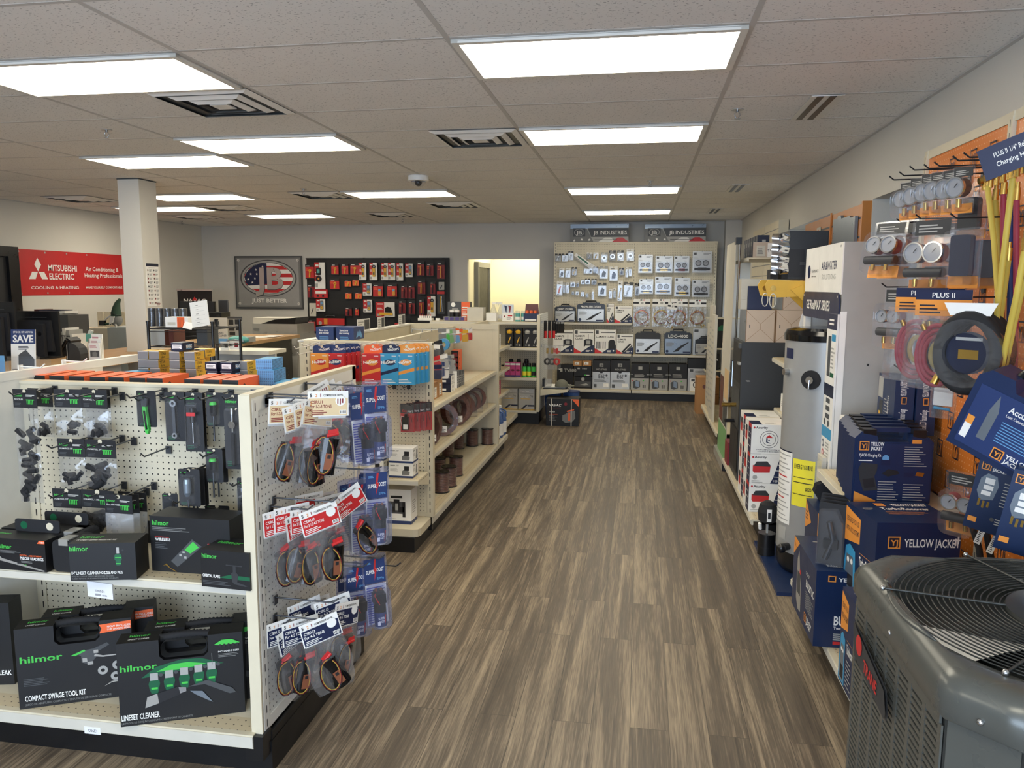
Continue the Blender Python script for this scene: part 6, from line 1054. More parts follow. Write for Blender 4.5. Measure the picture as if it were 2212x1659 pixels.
b = MB(); shelf_x(b, .97, BX-.01, 3.53, 4.25, .765, d=-1, lip=.045); P('shelf', r, b); b = MB(); shelf_x(b, .865, BX-.01, 2.42, 4.25, .15, d=-1, lip=.04); P('base_deck', r, b); P('kick_plate', r, MB().box(.91, BX, 2.43, 4.25, 0, .11, 'kick'))
# blue cases
def yjlogo(f, x, y, h, w_, stackd=False):
    hw_ = h*f.h/f.w; f.rect(x, y, x+hw_, y+h, 'yjor').rect(x+.1*hw_, y+.1*h, x+.9*hw_, y+.9*h, 'nv2').text('YJ', x+.2*hw_, y+.25*h, h*.5, 'yjor', w=.6*hw_, bold=.04)
    if stackd: f.text('YELLOW', x+hw_*1.15, y+h*.54, h*.4, 'wht', w=w_, bold=.05).text('JACKET', x+hw_*1.15, y+h*.04, h*.4, 'wht', w=w_*.9, bold=.05)
    else: f.text('YELLOW JACKET', x+hw_*1.3, y+h*.15, h*.7, 'wht', w=w_, bold=.035)
def k_ycase():
    r = empty('charging_kit_case'); w_, h, d = .335, .34, .085; nx0, nx1 = .1, .235
    pts = [(.02,0),(w_-.02,0),(w_,.02),(w_,h-.05),(w_-.02,h-.03),(nx1+.01,h-.015),(nx1,h-.05),(nx0,h-.05),(nx0-.01,h-.015),(.03,h-.005),(0,h-.035),(0,.02)]
    b = MB().prism(pts, 0, d, 'bluepl').prism([(x*.96+.0067, z*.96+.005) for x, z in pts], -.006, 0, 'bluepl').box(nx0-.01, nx1+.01, d*.3, d*.7, h-.012, h+.008, 'bluepl'); f = b.front(0, w_, 0, h, -.006)
    yjlogo(f, .06, .74, .12, .17, True); f.text('YJACK Charging Kit', .06, .66, .04, 'wht', w=.28).lines(.06, .6, .3, .63, 1, 'wht').disc(.4, .64, .045, 'lblue', 12).rect(.72, .84, .84, .89, 'yjor').lines(.63, .54, .92, .82, 9, 'lgrey', .3).lines(.32, .06, .6, .36, 9, 'lgrey', .3).lines(.64, .06, .95, .33, 8, 'lgrey', .3)
    f.poly([(.06,.5),(.1,.58),(.3,.56),(.3,.48),(.27,.4),(.32,.22),(.14,.2),(.08,.36)], 'char').poly([(.12,.36),(.26,.38),(.29,.26),(.15,.24)], 'blk2').rect(.34, .55, .46, .62, 'navy').poly([(.36,.44),(.44,.5),(.56,.48),(.58,.44),(.44,.4)], 'blk2').rect(.64, .4, .76, .46, 'navy').poly([(.78,.42),(.8,.47),(.9,.46),(.88,.41)], 'brass').poly([(0.02,.02),(.02,.2),(.3,.08),(.3,.02)], 'yjor'); cs_ = P('case_shell', r, b)
    for x in (.035, .245): P('latch', cs_, MB().box(x, x+.055, -.004, d*.6, h-.03, h+.004, 'blackpl'))
    return r
for i in range(5): make('ycase', k_ycase, 'blue plastic charging kit case, %s from the front on the near right shelf' % OR[i], (.945+.012*i, 3.535+.094*i, .7665), .08-.01*i, group='blue charging kit cases', cat='tool case')
# cartons
def turbo(w_=.33, d=.335, h=.378):
    r = empty('recovery_machine_carton'); b = MB().box(0, w_, 0, d, 0, h, 'yjblue'); f = b.front(0, w_, 0, h, 0); yjlogo(f, .14, .72, .13, .66); f.rects([(.93, .76, .95, .84), (.96, .78, .98, .86)], 'wht')
    f.disc(.53, .5, .2, 'nv2', 18, ry=.07).lines(.15, .1, .6, .2, 3, 'lgrey')
    f = b.left(0, d, 0, h, 0); f.poly([(0,.56),(.5,.62),(.5,.9),(0,.96)], 'yjor').text('DESIGNED FOR USE', .04, .8, .06, 'nv2', w=.42).text('WITH A2L SYSTEMS', .04, .69, .06, 'nv2', w=.42).poly([(0,.02),(.06,.5),(.2,.55),(.38,.5),(.44,.02)], 'sky').poly([(.06,.04),(.1,.42),(.32,.42),(.38,.04)], 'steelb').rect(.12, .06, .34, .2, 'blk2').disc(.16, .36, .04, 'wht').disc(.28, .36, .04, 'wht').text('TurboRecover', .52, .4, .1, 'wht', w=.46, bold=.04, rot=-.0).lines(.52, .06, .95, .36, 7, 'lgrey', .3).rect(.52, .53, .98, .535, 'yjor')
    f = b.top(0, w_, 0, d, h); f.text('YELLOW JACKET', .5, .8, .09, 'wht', w=.45, bold=.05).rect(.3, .78, .42, .92, 'yjor').text('TurboRecover', .3, .6, .11, 'wht', w=.6, bold=.04).lines(.3, .4, .9, .54, 3, 'yjor', .2).lines(.08, .6, .22, .7, 2, 'lgrey'); ct_ = P('carton', r, b)
    P('hand_hole', ct_, MB().prism([(w_*(.53+.2*math.cos(a)), h*(.5+.06*math.sin(a))) for a in [2*PI*i/20 for i in range(20)]], -.001, .004, 'blackpl')); P('strap_handle', ct_, MB().tube([(w_*.35, -.003, h*.28), (w_*.4, -.012, h*.33), (w_*.66, -.012, h*.33), (w_*.7, -.003, h*.28)], .005, 'steelb', 6)); return r
tag(turbo(d=.305), 'blue recovery machine carton with orange label behind the condensing unit', 'carton', loc=(.95, 3.165, .424), rz=.13)
tag(turbo(.30, .3, .27), 'blue carton hidden under the recovery machine carton', 'carton', loc=(.975, 3.19, .1515), rz=.05)
tag(turbo(.30, .2, .385), 'blue recovery machine carton squeezed beside the condensing unit on the deck', 'carton', loc=(.832, 2.95, .1515), rz=.0)
b = MB(); w_, d, h = .165, .49, .348; r = empty('vacuum_pump_carton', label='long blue pump carton with orange corner overhanging the deck by the mat', cat='carton', loc=(.79, 3.418, .1515)); b.box(0, w_, 0, d, 0, h, 'yjblue')
f = b.left(0, d, 0, h, 0); f.poly([(0,1),(.26,1),(0,.74)], 'yjor').text('LARGER CAPACITY', .01, .92, .04, 'nv2', w=.2, rot=-.5).poly([(.2,.2),(.2,.75),(.26,.9),(.3,.75),(.34,.6),(.4,.5),(.42,.1),(.3,.08)], 'silver').poly([(.22,.3),(.22,.6),(.36,.6),(.38,.3)], 'dgrey').rect(.32, .6, .38, .66, 'red').text('BULLET DC', .62, .58, .1, 'wht', w=.32, bold=.05).lines(.62, .3, .95, .54, 8, 'lgrey', .3).lines(.6, .74, .8, .8, 2, 'lgrey'); yjlogo(f, .6, .1, .12, .22, True)
f = b.front(0, w_, 0, h, 0); yjlogo(f, .3, .84, .09, .9) if 0 else f.rect(.3, .86, .5, .94, 'yjor').rect(.33, .872, .47, .928, 'nv2').text('YELL', .56, .87, .05, 'wht', w=.4, bold=.05).text('BULL', .5, .3, .12, 'wht', w=.48, bold=.05).text('Two-Stage', .5, .24, .04, 'wht', w=.45).lines(.5, .1, .95, .2, 4, 'lgrey').rect(.5, .04, .7, .08, 'red')
f = b.top(0, w_, 0, d, h); f.text('BULLET DC', .35, .12, .05, 'wht', w=.5, bold=.05).lines(.3, .2, .8, .3, 3, 'lgrey').lines(.4, .8, .7, .85, 1, 'lgrey'); P('carton', r, b); P('hand_hole', r, MB().box(w_*.55, w_*.9, d*.45, d*.62, h-.002, h+.001, 'blackpl'))
r = empty('blue_carton', label='blue carton with orange corner behind the long pump carton', cat='carton', loc=(.90, 3.93, .1515)); b = MB().box(0, .25, 0, .28, 0, .46, 'yjblue'); f = b.left(0, .28, 0, .46, 0); f.poly([(0,1),(0,.66),(.5,.8)], 'yjor').lines(.05, .78, .25, .9, 3, 'nv2'); f = b.front(0, .25, 0, .46, 0); f.poly([(0,1),(.4,.85),(0,.62)], 'yjor').lines(.4, .3, .9, .5, 4, 'lgrey'); P('carton', r, b)
def k_clr():
    r = empty('clear_tool_pack'); P('card', r, MB().prism(rrect(-.06, 0, .06, .28, .01, 2), 0, .003, 'blk2')); P('blister', r, MB().prism([(-.055,.01),(.055,.01),(.05,.2),(.02,.26),(-.05,.25)], -.045, -.001, 'clear')); P('tool', r, MB().tube([(-.02,-.02,.03),(.01,-.02,.12),(-.01,-.02,.2)], .013, 'dsteel').box(-.03, .03, -.03, -.005, .08, .12, 'blackpl')); return r
for i in range(4): make('clr', k_clr, 'clear blister of black flaring tool, %s from the front on the pump carton' % OR[i], (.865+.015*i, 3.5+.055*i, .5005), -.45, group='clear tool blisters on the pump carton', cat='blister pack')
r = empty('white_carton', label='white carton with black and orange panel behind the blue cases', cat='carton', loc=(1.045, 4.03, .7665)); b = MB().box(0, .2, 0, .18, 0, .30, 'wht'); b.front(0, .2, 0, .3, 0).rect(0, .05, .35, .5, 'blk2').rect(0, 0, .35, .12, 'yjor').lines(.03, .15, .3, .45, 5, 'grey'); b.left(0, .18, 0, .3, 0).rect(.3, .05, 1, .5, 'blk2').rect(.3, 0, 1, .12, 'yjor'); P('carton', r, b)
def k_evac():
    r = empty('vacuum_gauge_carton'); w_, d, h = .085, .3, .26; b = MB().prism([(0,0),(w_,0),(w_,h),(0,h)], 0, d, 'yjblue'); f = b.front(0, w_, 0, h, 0); f.rect(.35, .55, .62, .68, 'yjor').rect(.39, .565, .58, .665, 'nv2').text('YELLOW JACKET', .58, .7, .1, 'wht', w=.8, rot=PI/2).text('SuperEvac LCD Vacuum Gauge', .58, .04, .12, 'wht', w=1.3, rot=PI/2)
    f = b.left(0, d, 0, h, 0); f.rect(.02, .55, .3, .95, 'lgrey').poly([(.1,.1),(.3,.1),(.34,.5),(.12,.5)], 'char').rect(.1, .2, .2, .28, 'yellow').lines(.4, .2, .62, .6, 7, 'lgrey', .3).text('SuperEvac', .66, .3, .1, 'wht', w=.3, rot=PI/2) ; P('carton', r, b); P('front_flap', r, MB().prism([(0,0),(w_,0),(w_,h*.96),(0,h*.96)], -.004, -.001, 'bluepl')) if 0 else None; return r
for i in range(2): make('evac', k_evac, ('left' if i == 0 else 'right')+' blue vacuum gauge carton hung edge-on above the blue cases', (1.193+.089*i, 3.84-.02*i, 1.04), -.04, group='vacuum gauge cartons', cat='carton')
# hanging gauges, rows on long black hooks (they turn a little on the hook)
def gaugepk(n, w_, h, cols):
    r = empty('gauge_pack'); b = MB().prism(rrect(-w_/2, -h, w_/2, 0, .008, 2), 0, .003, 'clear').box(-w_*.42, w_*.42, -.001, 0, -h*.22, -h*.03, 'char').box(-w_*.46, w_*.46, -.001, 0, -h*.98, -h*.78, 'yjor'); f = b.front(-w_*.42, w_*.42, -h*.22, -h*.03, -.001); f.lines(.1, .2, .9, .8, 3, 'lgrey'); P('card', r, b)
    for i in range(n):
        x = 0 if n == 1 else (-w_*.23+w_*.46*i); R = w_*.44 if n == 1 else w_*.24; z = -h*.45
        g = MB().cyl((x, -.045, z), R*.9, .045, cols[i], 'y', 22).ring(R*.86, R, (x, z), -.052, -.04, 'chrome', 'y', 24).cyl((x, -.047, z), R*.86, .003, 'gauge', 'y', 22).tube([(x, -.05, z), (x+R*.3, -.05, z+R*.4)], .0016, 'blk2', 4)
        P('gauge', r, g, label='round gauge with %s rim' % ('red' if cols[i] == 'dred' else 'blue')); 
    if n == 2: P('manifold_body', r, MB().tube([(-w_*.46, -.03, -h*.7), (w_*.46, -.03, -h*.7)], .018, 'blk2', 10).tube([(-w_*.2, -.03, -h*.78), (-w_*.2, -.03, -h*.88)], .009, 'brass').tube([(w_*.2, -.03, -h*.78), (w_*.2, -.03, -h*.88)], .009, 'brass'))
    else: P('fitting', r, MB().tube([(0, -.02, -h*.68), (0, -.02, -h*.86)], .01, 'brass'))
    P('blister', r, MB().prism(rrect(-w_*.48, -h*.95, w_*.48, -h*.24, .03, 4), -.062, -.001, 'clear')); return r
GA = [(1960, 431, 'dred'), (1982, 424, 'navy'), (2007, 417, 'navy'), (2028, 413, 'dred'), (2055, 410, 'blk2'), (2079, 406, 'blk2')]
for i, (px, py, c) in enumerate(GA):
    p = at(px, py, x=1.14); tag(gaugepk(1, .085, .17, (c,)), 'single round gauge pack, %s from the window in the top row' % OR[i], 'blister pack', 'single gauge packs', loc=(p.x, p.y, p.z+.077), rot=(.04, 0, -.95))
for i, (px, py) in enumerate(((1958, 391), (1981, 382), (2005, 370), (2038, 367), (2062, 362), (2105, 350), (2130, 343))):
    p = at(px, py, x=1.14); hook('yh', 'long black peg hook of the gauge row, %s from the window' % OR[i], (BX-.002, p.y, p.z+.01), -PI/2, .33, 'blackpl', group='long black peg hooks')
TG = [(1928, 478, 1.06, .13, .2, -.2, ('dred', 'dred'), 'leaning outward, nearest the window'), (1950, 476, 1.12, .13, .21, -.2, ('dred', 'dred'), 'second of the leaning pair'), (2018, 470, 1.1, .14, .24, -.05, ('navy', 'dred'), 'centre, two clear faces'), (2055, 478, 1.2, .13, .22, 0, ('blk2', 'blk2'), 'behind the centre one')]
for i, (px, py, X, w_, h, tl, cs, d) in enumerate(TG):
    p = at(px, py, x=X); tag(gaugepk(2, w_*1.2, h*1.25, cs), 'double gauge manifold pack in the second row, '+d, 'blister pack', 'double gauge packs', loc=p, rot=(tl, 0, -.9))
for i, (px, py) in enumerate(((1975, 478), (2020, 470), (2100, 468))):
    p = at(px, py, x=1.14); hook('yh', 'long black peg hook of the second gauge row, %s from the window' % OR[i], (BX-.002, p.y, p.z), -PI/2, .33, 'blackpl', group='long black peg hooks')
for i, (px, py, X, hh, wd) in enumerate(((2088, 492, 1.12, .21, .06), (2136, 505, 1.26, .2, .07), (2104, 415, 1.2, .17, .06))):
    p = at(px, py, x=X); r = empty('digital_gauge_pack', label='clear pack with dark flat tool, %s' % ('right of the double gauges', 'nearest the hoses, second row', 'right end of the top gauge row')[i], cat='blister pack', group='dark digital tool packs', loc=p, rz=-.9); P('card', r, MB().prism(rrect(-wd, -hh, wd, 0, .006, 2), 0, .003, 'clear').box(-wd*.9, wd*.9, -.001, 0, -hh, -hh*.8, 'yjor')); P('tool', r, MB().prism(rrect(-wd*.6, -hh*.8, wd*.6, -hh*.12, .01, 3), -.03, -.002, 'nv2' if i < 2 else 'blackpl')); P('blister', r, MB().prism(rrect(-wd*.9, -hh*.95, wd*.9, -.01, .012, 3), -.04, -.001, 'clear'))
p = at(1938, 622, x=1.05); tag(gaugepk(2, .12, .26, ('navy', 'dred')), 'double gauge pack alone on the lower hook beside the display panel', 'blister pack', 'double gauge packs', loc=p, rot=(0, 0, -1.0))
for i, (px, py) in enumerate(((1960, 618), (2060, 640), (1990, 795))): p = at(px, py, x=1.1); hook('yh2', ('upper', 'middle', 'lower')[i]+' thick black peg hook carrying bagged hoses', (BX-.002, p.y, p.z), -PI/2, .40, 'blackpl', group='thick black peg hooks')
def hosebag(c, w_=.19, h=.34):
    r = empty('hose_bag'); b = MB().box(-w_/2, w_/2, -.002, 0, -.09, 0, 'yjor'); f = b.front(-w_/2, w_/2, -.09, 0, -.002); f.rect(0, .62, 1, 1, 'navy').text('PLUS II', .3, .7, .2, 'wht', w=.4).lines(.08, .1, .5, .5, 3, 'nv2'); P('header_card', r, b)
    for k, m_ in enumerate((c, c, c, 'hosey', 'hoseb')):
        R0 = w_*.42-.0145*(k if k < 3 else 3.1)+(.03 if k == 4 else 0); n = 24; P('hose', r, MB().tube([(R0*.85*math.cos(2*PI*i/n), -.022+(.0 if k < 3 else .02*(k-2)), -.225+R0*1.3*math.sin(2*PI*i/n)) for i in range(n)], .0085, m_, 7, closed=True))
    P('fitting', r, MB().tube([(.05,-.03,-.12),(.055,-.03,-.15)], .01, 'brass').tube([(.03,-.03,-.12),(.035,-.03,-.14)], .009, 'brass').tube([(-.05,-.03,-.12),(-.04,-.03,-.14)], .009, 'brass')); P('clear_bag', r, MB().prism([(-w_/2,-.07),(-w_/2-.01,-h),(w_/2+.01,-h-.01),(w_/2,-.07)][::-1], -.05, .004, 'film')); return r
for i, (px, py, X) in enumerate(((1992, 622, 1.02), (2040, 626, 1.03), (2030, 624, 1.15))):
    tag(hosebag('hoser' if i < 2 else 'hoseb'), 'bag of red charging hose with orange header, %s from the window' % OR[i], 'hanging bag', 'bagged red hoses', loc=at(px, py, x=X), rot=(0, 0, -.8+.0*i))
r = empty('black_hose_coil', label='big wrapped coil of thick black hose hanging beside the red hoses', cat='hose', loc=at(2102, 668, x=1.05), rot=(0, 0, -.75)); b = MB()
for k in range(4): P('hose_loop', r, MB().tube([(.085*math.cos(2*PI*i/26), -.02+.035*k, -.14+.115*math.sin(2*PI*i/26)) for i in range(26)], .021, 'rubber', 8, closed=True))
P('header_card', r, MB().prism([(-.06,-.02),(.06,-.02),(.08,.02),(-.08,.02)], -.02, -.018, 'wht')); P('info_disc', r, MB().cyl((0,-.01,-.14), .068, .003, 'nv2', 'y', 20).box(-.03, .03, -.012, -.01, -.16, -.13, 'brass').box(-.04, .04, -.012, -.01, -.1, -.09, 'lgrey')); P('wrapping', r, MB().ring(.066, .11, (0, -.14), -.045, .15, 'film', 'y', 24)); P('fitting', r, MB().tube([(-.09,0,-.22),(-.1,-.01,-.25)], .012, 'brass'))
p = at(2042, 822, x=1.2); r = empty('valve_bag', label='small clear bag of white valve parts with yellow header under the hoses', cat='hanging bag', loc=p, rz=-.7); P('header_card', r, MB().box(-.04, .04, -.002, 0, -.02, 0, 'yellow')); P('contents', r, MB().box(-.035, .035, -.012, 0, -.1, -.03, 'wht').tube([(-.03,-.014,-.11),(.03,-.014,-.112)], .006, 'sky')); P('clear_bag', r, MB().box(-.045, .045, -.02, .004, -.15, -.02, 'film'))
# long loose hoses
HS = [([(2133, 401, 1.16), (2147, 520, 1.16), (2156, 640, 1.16), (2160, 800, 1.2)], 'hosey', 'yellow, leftmost at the top'), ([(2188, 383, 1.12), (2172, 520, 1.12), (2157, 650, 1.12), (2143, 790, 1.15), (2135, 960, 1.2), (2128, 1120, 1.25)], 'hosey', 'yellow, in front crossing the first'), ([(2150, 430, 1.24), (2160, 560, 1.25), (2170, 800, 1.28)], 'hosey', 'yellow, behind the first'),
      ([(2168, 417, 1.2), (2165, 640, 1.22), (2160, 900, 1.25)], 'hoser', 'dark red, left'), ([(2196, 430, 1.2), (2195, 640, 1.22), (2190, 900, 1.25)], 'hoser', 'dark red, right'), ([(2182, 430, 1.24), (2182, 640, 1.25), (2176, 900, 1.28)], 'hoseb', 'blue'), ([(2214, 540, 1.1), (2196, 640, 1.1), (2164, 790, 1.12), (2150, 930, 1.16)], 'hosey', 'yellow, entering from the right edge'), ([(2214, 600, 1.14), (2190, 700, 1.14), (2171, 790, 1.14), (2158, 960, 1.18)], 'hosey', 'yellow, rightmost of the lower bundle'), ([(2178, 560, 1.16), (2160, 700, 1.18), (2162, 900, 1.2)], 'hosey', 'yellow, middle of the bundle')]
for pts, m_, d in HS:
    pp = [at(a, b_, x=X) for a, b_, X in pts]; o = pp[0].copy(); r = empty('charging_hose', label='loose hanging hose, '+d, cat='hose', group='loose hanging hoses', loc=o)
    fine = []
    for i in range(len(pp)-1):
        for k in range(6): fine.append(pp[i].lerp(pp[i+1], k/6)-o)
    fine.append(pp[-1]-o); P('hose', r, MB().tube(fine, .0095, m_, 8)); P('brass_end', r, MB().tube([(0,0,-.004),(0,0,.035)], .011, 'brass', 8).tube([(0,0,.035),(0,0,.055)], .007, 'brass', 6))
p0, p1 = at(2128, 392, x=1.18), at(2214, 352, x=1.1); b = MB().tube([(0,0,0), p1-p0], .006, 'brass')
for k in range(7): q_ = (p1-p0)*(k/6.0); b.tube([q_+Vector((-.02,0,-.0)), q_+Vector((.02,0,.012))], .013, 'brass', 8); b.tube([q_, q_+Vector((0,0,-.03))], .009, 'brass', 6)
b.obj('brass_hose_fittings', label='row of brass hose fittings strung on a hook at the top right', cat='fittings', loc=p0)
p = at(2180, 335, x=1.0); b = MB().box(-.09, .09, 0, .003, -.045, .045, 'navy'); b.front(-.09, .09, -.045, .045, 0).text('PLUS II 1/4" Refrigeration', .2, .6, .16, 'wht', w=.7).text('Charging Hose', .2, .3, .16, 'wht', w=.5); b.obj('header_sign', label='navy hook sign for the charging hoses at the top right edge', cat='sign', loc=at(2197, 328, x=1.02), rot=(0, -.35, -.6))
# accuprobe case and manifold cartons hanging at the right edge
r = empty('detector_case', label='large dark blue case with printed label hanging tilted at the right edge', cat='carrying case', loc=at(2125, 790, x=1.02), rot=(.12, .40, -.75)); w_, h = .30, .27
pts = [(0,-h),(w_,-h),(w_,-.03),(w_-.03,0),(w_*.68,0),(w_*.62,-.035),(w_*.38,-.035),(w_*.32,0),(.03,0),(0,-.03)]
b = MB().prism(pts, 0, .11, 'bluepl'); b.box(.02, w_-.02, -.003, -.001, -h+.02, -.05, 'vio' if 0 else 'blue'); f = b.front(.02, w_-.02, -h+.02, -.05, -.003); f.text('AccuProbe IR', .38, .78, .1, 'wht', w=.5, bold=.04).text('Leak Detector with Infrared Sensor', .38, .7, .045, 'wht', w=.58).lines(.38, .28, .95, .64, 8, 'lblue', .3).rect(.02, .1, .1, .34, 'wht').rect(.02, .34, .1, .48, 'yjor').poly([(.2,.2),(.3,.2),(.3,.7),(.24,.95),(.2,.7)], 'steelb'); yjlogo(f, .42, .03, .17, .3, True); P('case_shell', r, b); P('handle', r, MB().tube([(w_*.3,.055,0),(w_*.33,.055,.03),(w_*.67,.055,.03),(w_*.7,.055,0)], .014, 'blackpl', 8))
def k_tit():
    b = MB().box(0, .17, 0, .09, -.25, 0, 'yjblue'); f = b.front(0, .17, -.25, 0, 0); yjlogo(f, .06, .84, .11, .28, True); f.text('TITANMAX', .56, .88, .07, 'wht', w=.38, bold=.04).text('DIGITAL MANIFOLD', .56, .82, .03, 'wht', w=.38).prism if 0 else None
    f.poly([(.1,.72),(.2,.8),(.36,.78),(.42,.66),(.38,.46),(.16,.42),(.08,.54)], 'steelb').rects([(.18,.66,.34,.74),(.18,.58,.34,.64),(.16,.5,.32,.56)], 'wht').rects([(.14,.34,.18,.44),(.22,.32,.26,.42),(.3,.34,.34,.42)], 'brass').lines(.5, .4, .9, .76, 8, 'lgrey', .3).rect(.7, .28, .84, .38, 'wht').lines(.5, .14, .85, .24, 3, 'lgrey').rect(.05, .1, .2, .17, 'yjor').disc(.45, .2, .04, 'dgrey')
    f = b.right(0, .09, -.25, 0, .17); f.lines(.1, .2, .9, .6, 8, 'lgrey', .3).rect(.1, .64, .9, .86, 'dgrey'); return b.obj('manifold_carton')
make('tit', k_tit, 'blue digital manifold carton with pictured gauges, left of the pair at the right edge', at(2119, 985, x=1.12), rot=(.05, .16, -.55), group='digital manifold cartons', cat='carton')
make('tit', k_tit, 'blue digital manifold carton cut by the right edge of the view', at(2192, 1012, x=1.08), rot=(.05, .16, -.5), group='digital manifold cartons', cat='carton')
tag(gaugepk(2, .13, .25, ('dred', 'dred')), 'double gauge pack in shadow between the blue cases and the manifold carton', 'blister pack', 'double gauge packs', loc=at(2082, 1020, x=1.22), rot=(.1, 0, -.8))
for i, (px, py) in enumerate(((2120, 1150), (2148, 1170))):
    p = at(px, py, x=1.2); r = empty('hose_tag', label=('left' if i == 0 else 'right')+' white barcode tag hanging on hose ends by the condensing unit', cat='tag', group='hose tags', loc=p, rot=(0, .3, -.6)); b = MB().box(-.01, .01, 0, .001, -.045, .02, 'wht'); b.front(-.01, .01, -.045, .02, 0).lines(.2, .1, .8, .9, 8, 'blk2'); P('tag', r, b)
b = MB().tube([(0,0,0),(.02,-.05,-.1),(.05,-.04,-.25)], .012, 'rubber').tube([(0.05,0,0),(.06,-.05,-.12),(.1,-.04,-.3)], .012, 'rubber'); b.obj('black_hose', label='pair of thick black hoses dropping beside the recovery machine carton', cat='hose', loc=at(2095, 1120, x=1.25))

# ------------------------------------------------------------------ water heater display
r = empty('water_heater_display', label='tall white and navy water heater display stand with header and blue floor plate', cat='display stand', loc=(0, 0, 0)); DXX = 1.05
P('floor_plate', r, MB().box(.80, 1.49, 4.36, 5.26, 0, .022, 'bluepl')); b = MB().box(DXX, 1.49, 4.33, 4.35, .022, 1.965, 'lgrey').ball((1.20, 4.33, 1.32), .006, 'blk2', 8).ball((1.2, 4.33, .7), .006, 'blk2', 8); P('side_panel', r, b); P('side_panel', r, MB().box(DXX, 1.49, 5.23, 5.25, .022, 1.965, 'wht')); P('back_panel', r, MB().box(1.43, 1.45, 4.35, 5.23, .022, 1.965, 'lgrey'))
b = MB().box(DXX-.006, DXX, 4.33, 5.25, 1.69, 1.965, 'wht'); f = b.left(4.33, 5.25, 1.69, 1.965, DXX-.006); f.text('AIR&WATER', .48, .5, .17, 'navy', w=.4, bold=.05).text('SOLUTIONS', .5, .3, .11, 'lgrey', w=.36).disc(.12, .48, .045, 'navy', 16, ry=.15).text('GE APPLIANCES', .2, .46, .06, 'dgrey', w=.2).text('a Haier company', .2, .36, .04, 'dgrey', w=.14).rect(.42, .1, .422, .9, 'lgrey').disc(.95, .93, .008, 'grey'); P('header_board', r, b)
b = MB(); o = rrect(4.33, 1.545, 5.25, 1.70, .05, 5); b.prism(o, DXX-.012, DXX-.006, 'navy', ax='x'); f = b.left(4.33, 5.25, 1.545, 1.70, DXX-.012, .0006); f.text('GE RealMAX SERIES', .12, .34, .36, 'wht', w=.66, bold=.04).disc(.03, .85, .008, 'wht', 8).disc(.96, .85, .008, 'wht', 8); P('header_banner', r, b)
for y in (4.33, 5.19): P('post', r, MB().box(DXX-.004, DXX+.03, y-(.003 if y < 5 else -.0), y+.058, .022, 1.6, 'wht'))
b = MB().box(DXX-.016, DXX-.006, 4.325, 4.54, .36, 1.585, 'wht'); f = b.left(4.325, 4.54, .36, 1.585, DXX-.016); f.rect(0, .93, 1, 1, 'navy').lines(.2, .95, .8, .985, 2, 'wht').rect(0, .63, 1, .685, 'nv2').rect(0, .44, 1, .49, 'sky').rect(0, 0, 1, .29, 'navy').lines(.25, .15, .8, .22, 2, 'lgrey').rect(.2, .72, .5, .9, 'dgrey').rect(.55, .88, .95, .91, 'sky').lines(.55, .76, .95, .86, 6, 'lgrey').rect(.55, .72, .9, .74, 'dgreen').rects([(.3, .6-.035*k, .7, .622-.035*k) for k in range(3)], 'dgrey').disc(.25, .51, .09, 'dgrey', 10).disc(.65, .51, .09, 'dgrey', 10)
for k, c in enumerate(('navy', 'red', 'grey')): f.disc(.22, .41-.045*k, .1, c, 12).disc(.22, .41-.045*k, .06, 'wht', 12).lines(.45, .39-.045*k, .9, .43-.045*k, 3, 'lgrey')
P('info_strip', r, b); b = MB().box(DXX-.05, DXX-.016, 4.36, 4.5, .62, .78, 'clear'); P('leaflet_pocket', r, b); P('leaflets', r, MB().box(DXX-.042, DXX-.02, 4.37, 4.49, .64, .80, 'offwhite'))
TC = (1.115, 4.80); r = empty('water_heater', label='grey cylindrical water heater with black lid standing on the blue plate', cat='water heater', loc=(TC[0], TC[1], .0225)); R0 = .252
ts_ = P('tank_shell', r, MB().lathe([(R0,.13),(R0,1.40)], (0,0,0), 'steelgrey', 48)); P('lid', r, MB().lathe([(R0+.006,1.395),(R0+.008,1.43),(R0-.004,1.455),(R0*.8,1.468),(0,1.47)], (0,0,0), 'gloss', 48)); P('skirt', r, MB().lathe([(0,.0),(R0-.03,.0),(R0-.01,.03),(R0,.13)], (0,0,0), 'blackpl', 40))
def wrap(b, a0, a1, z0, z1, m_, k=1, n=8):
    Rr = R0+.0012*k; V = [(Rr*math.cos(math.radians(a0+(a1-a0)*i/n)), Rr*math.sin(math.radians(a0+(a1-a0)*i/n)), z) for z in (z0, z1) for i in range(n+1)]
    b.add(V, [(i, i+1, n+2+i, n+1+i) for i in range(n)], m_, True)
b = MB(); wrap(b, 176, 214, .30, .74, 'wht'); 
for k in range(16): wrap(b, 179, 211-(k % 3)*5, .32+.026*k, .327+.026*k, 'red' if k in (5, 10) else 'lgrey', 2, 5)
wrap(b, 176, 214, .735, .742, 'nv2', 2); P('warning_labels', ts_, b)
b = MB(); wrap(b, 216, 247, .43, .71, 'ylw')
for z0, z1, c in ((.6, .604, 'blk2'), (.5, .504, 'blk2'), (.57, .575, 'blk2')): wrap(b, 218, 245, z0, z1, c, 2, 5)
for ang, ch_ in [(219+2.35*i, c) for i, c in enumerate('ENERGYGUIDE')]:
    a = math.radians(ang); f = Face(b, (math.cos(a)*(R0+.004), math.sin(a)*(R0+.004), .655), (-math.sin(a), math.cos(a), 0), (0, 0, 1), .012, .03, .0002); f.text(ch_, 0, 0, .9, 'blk2', w=.62, bold=.03)
a = math.radians(236); f = Face(b, (math.cos(a)*(R0+.004), math.sin(a)*(R0+.004), .53), (-math.sin(a), math.cos(a), 0), (0, 0, 1), .04, .03, .0002); f.text('$320', 0, 0, .7, 'blk2', w=.9)
P('energy_label', ts_, b, label='yellow energy label')
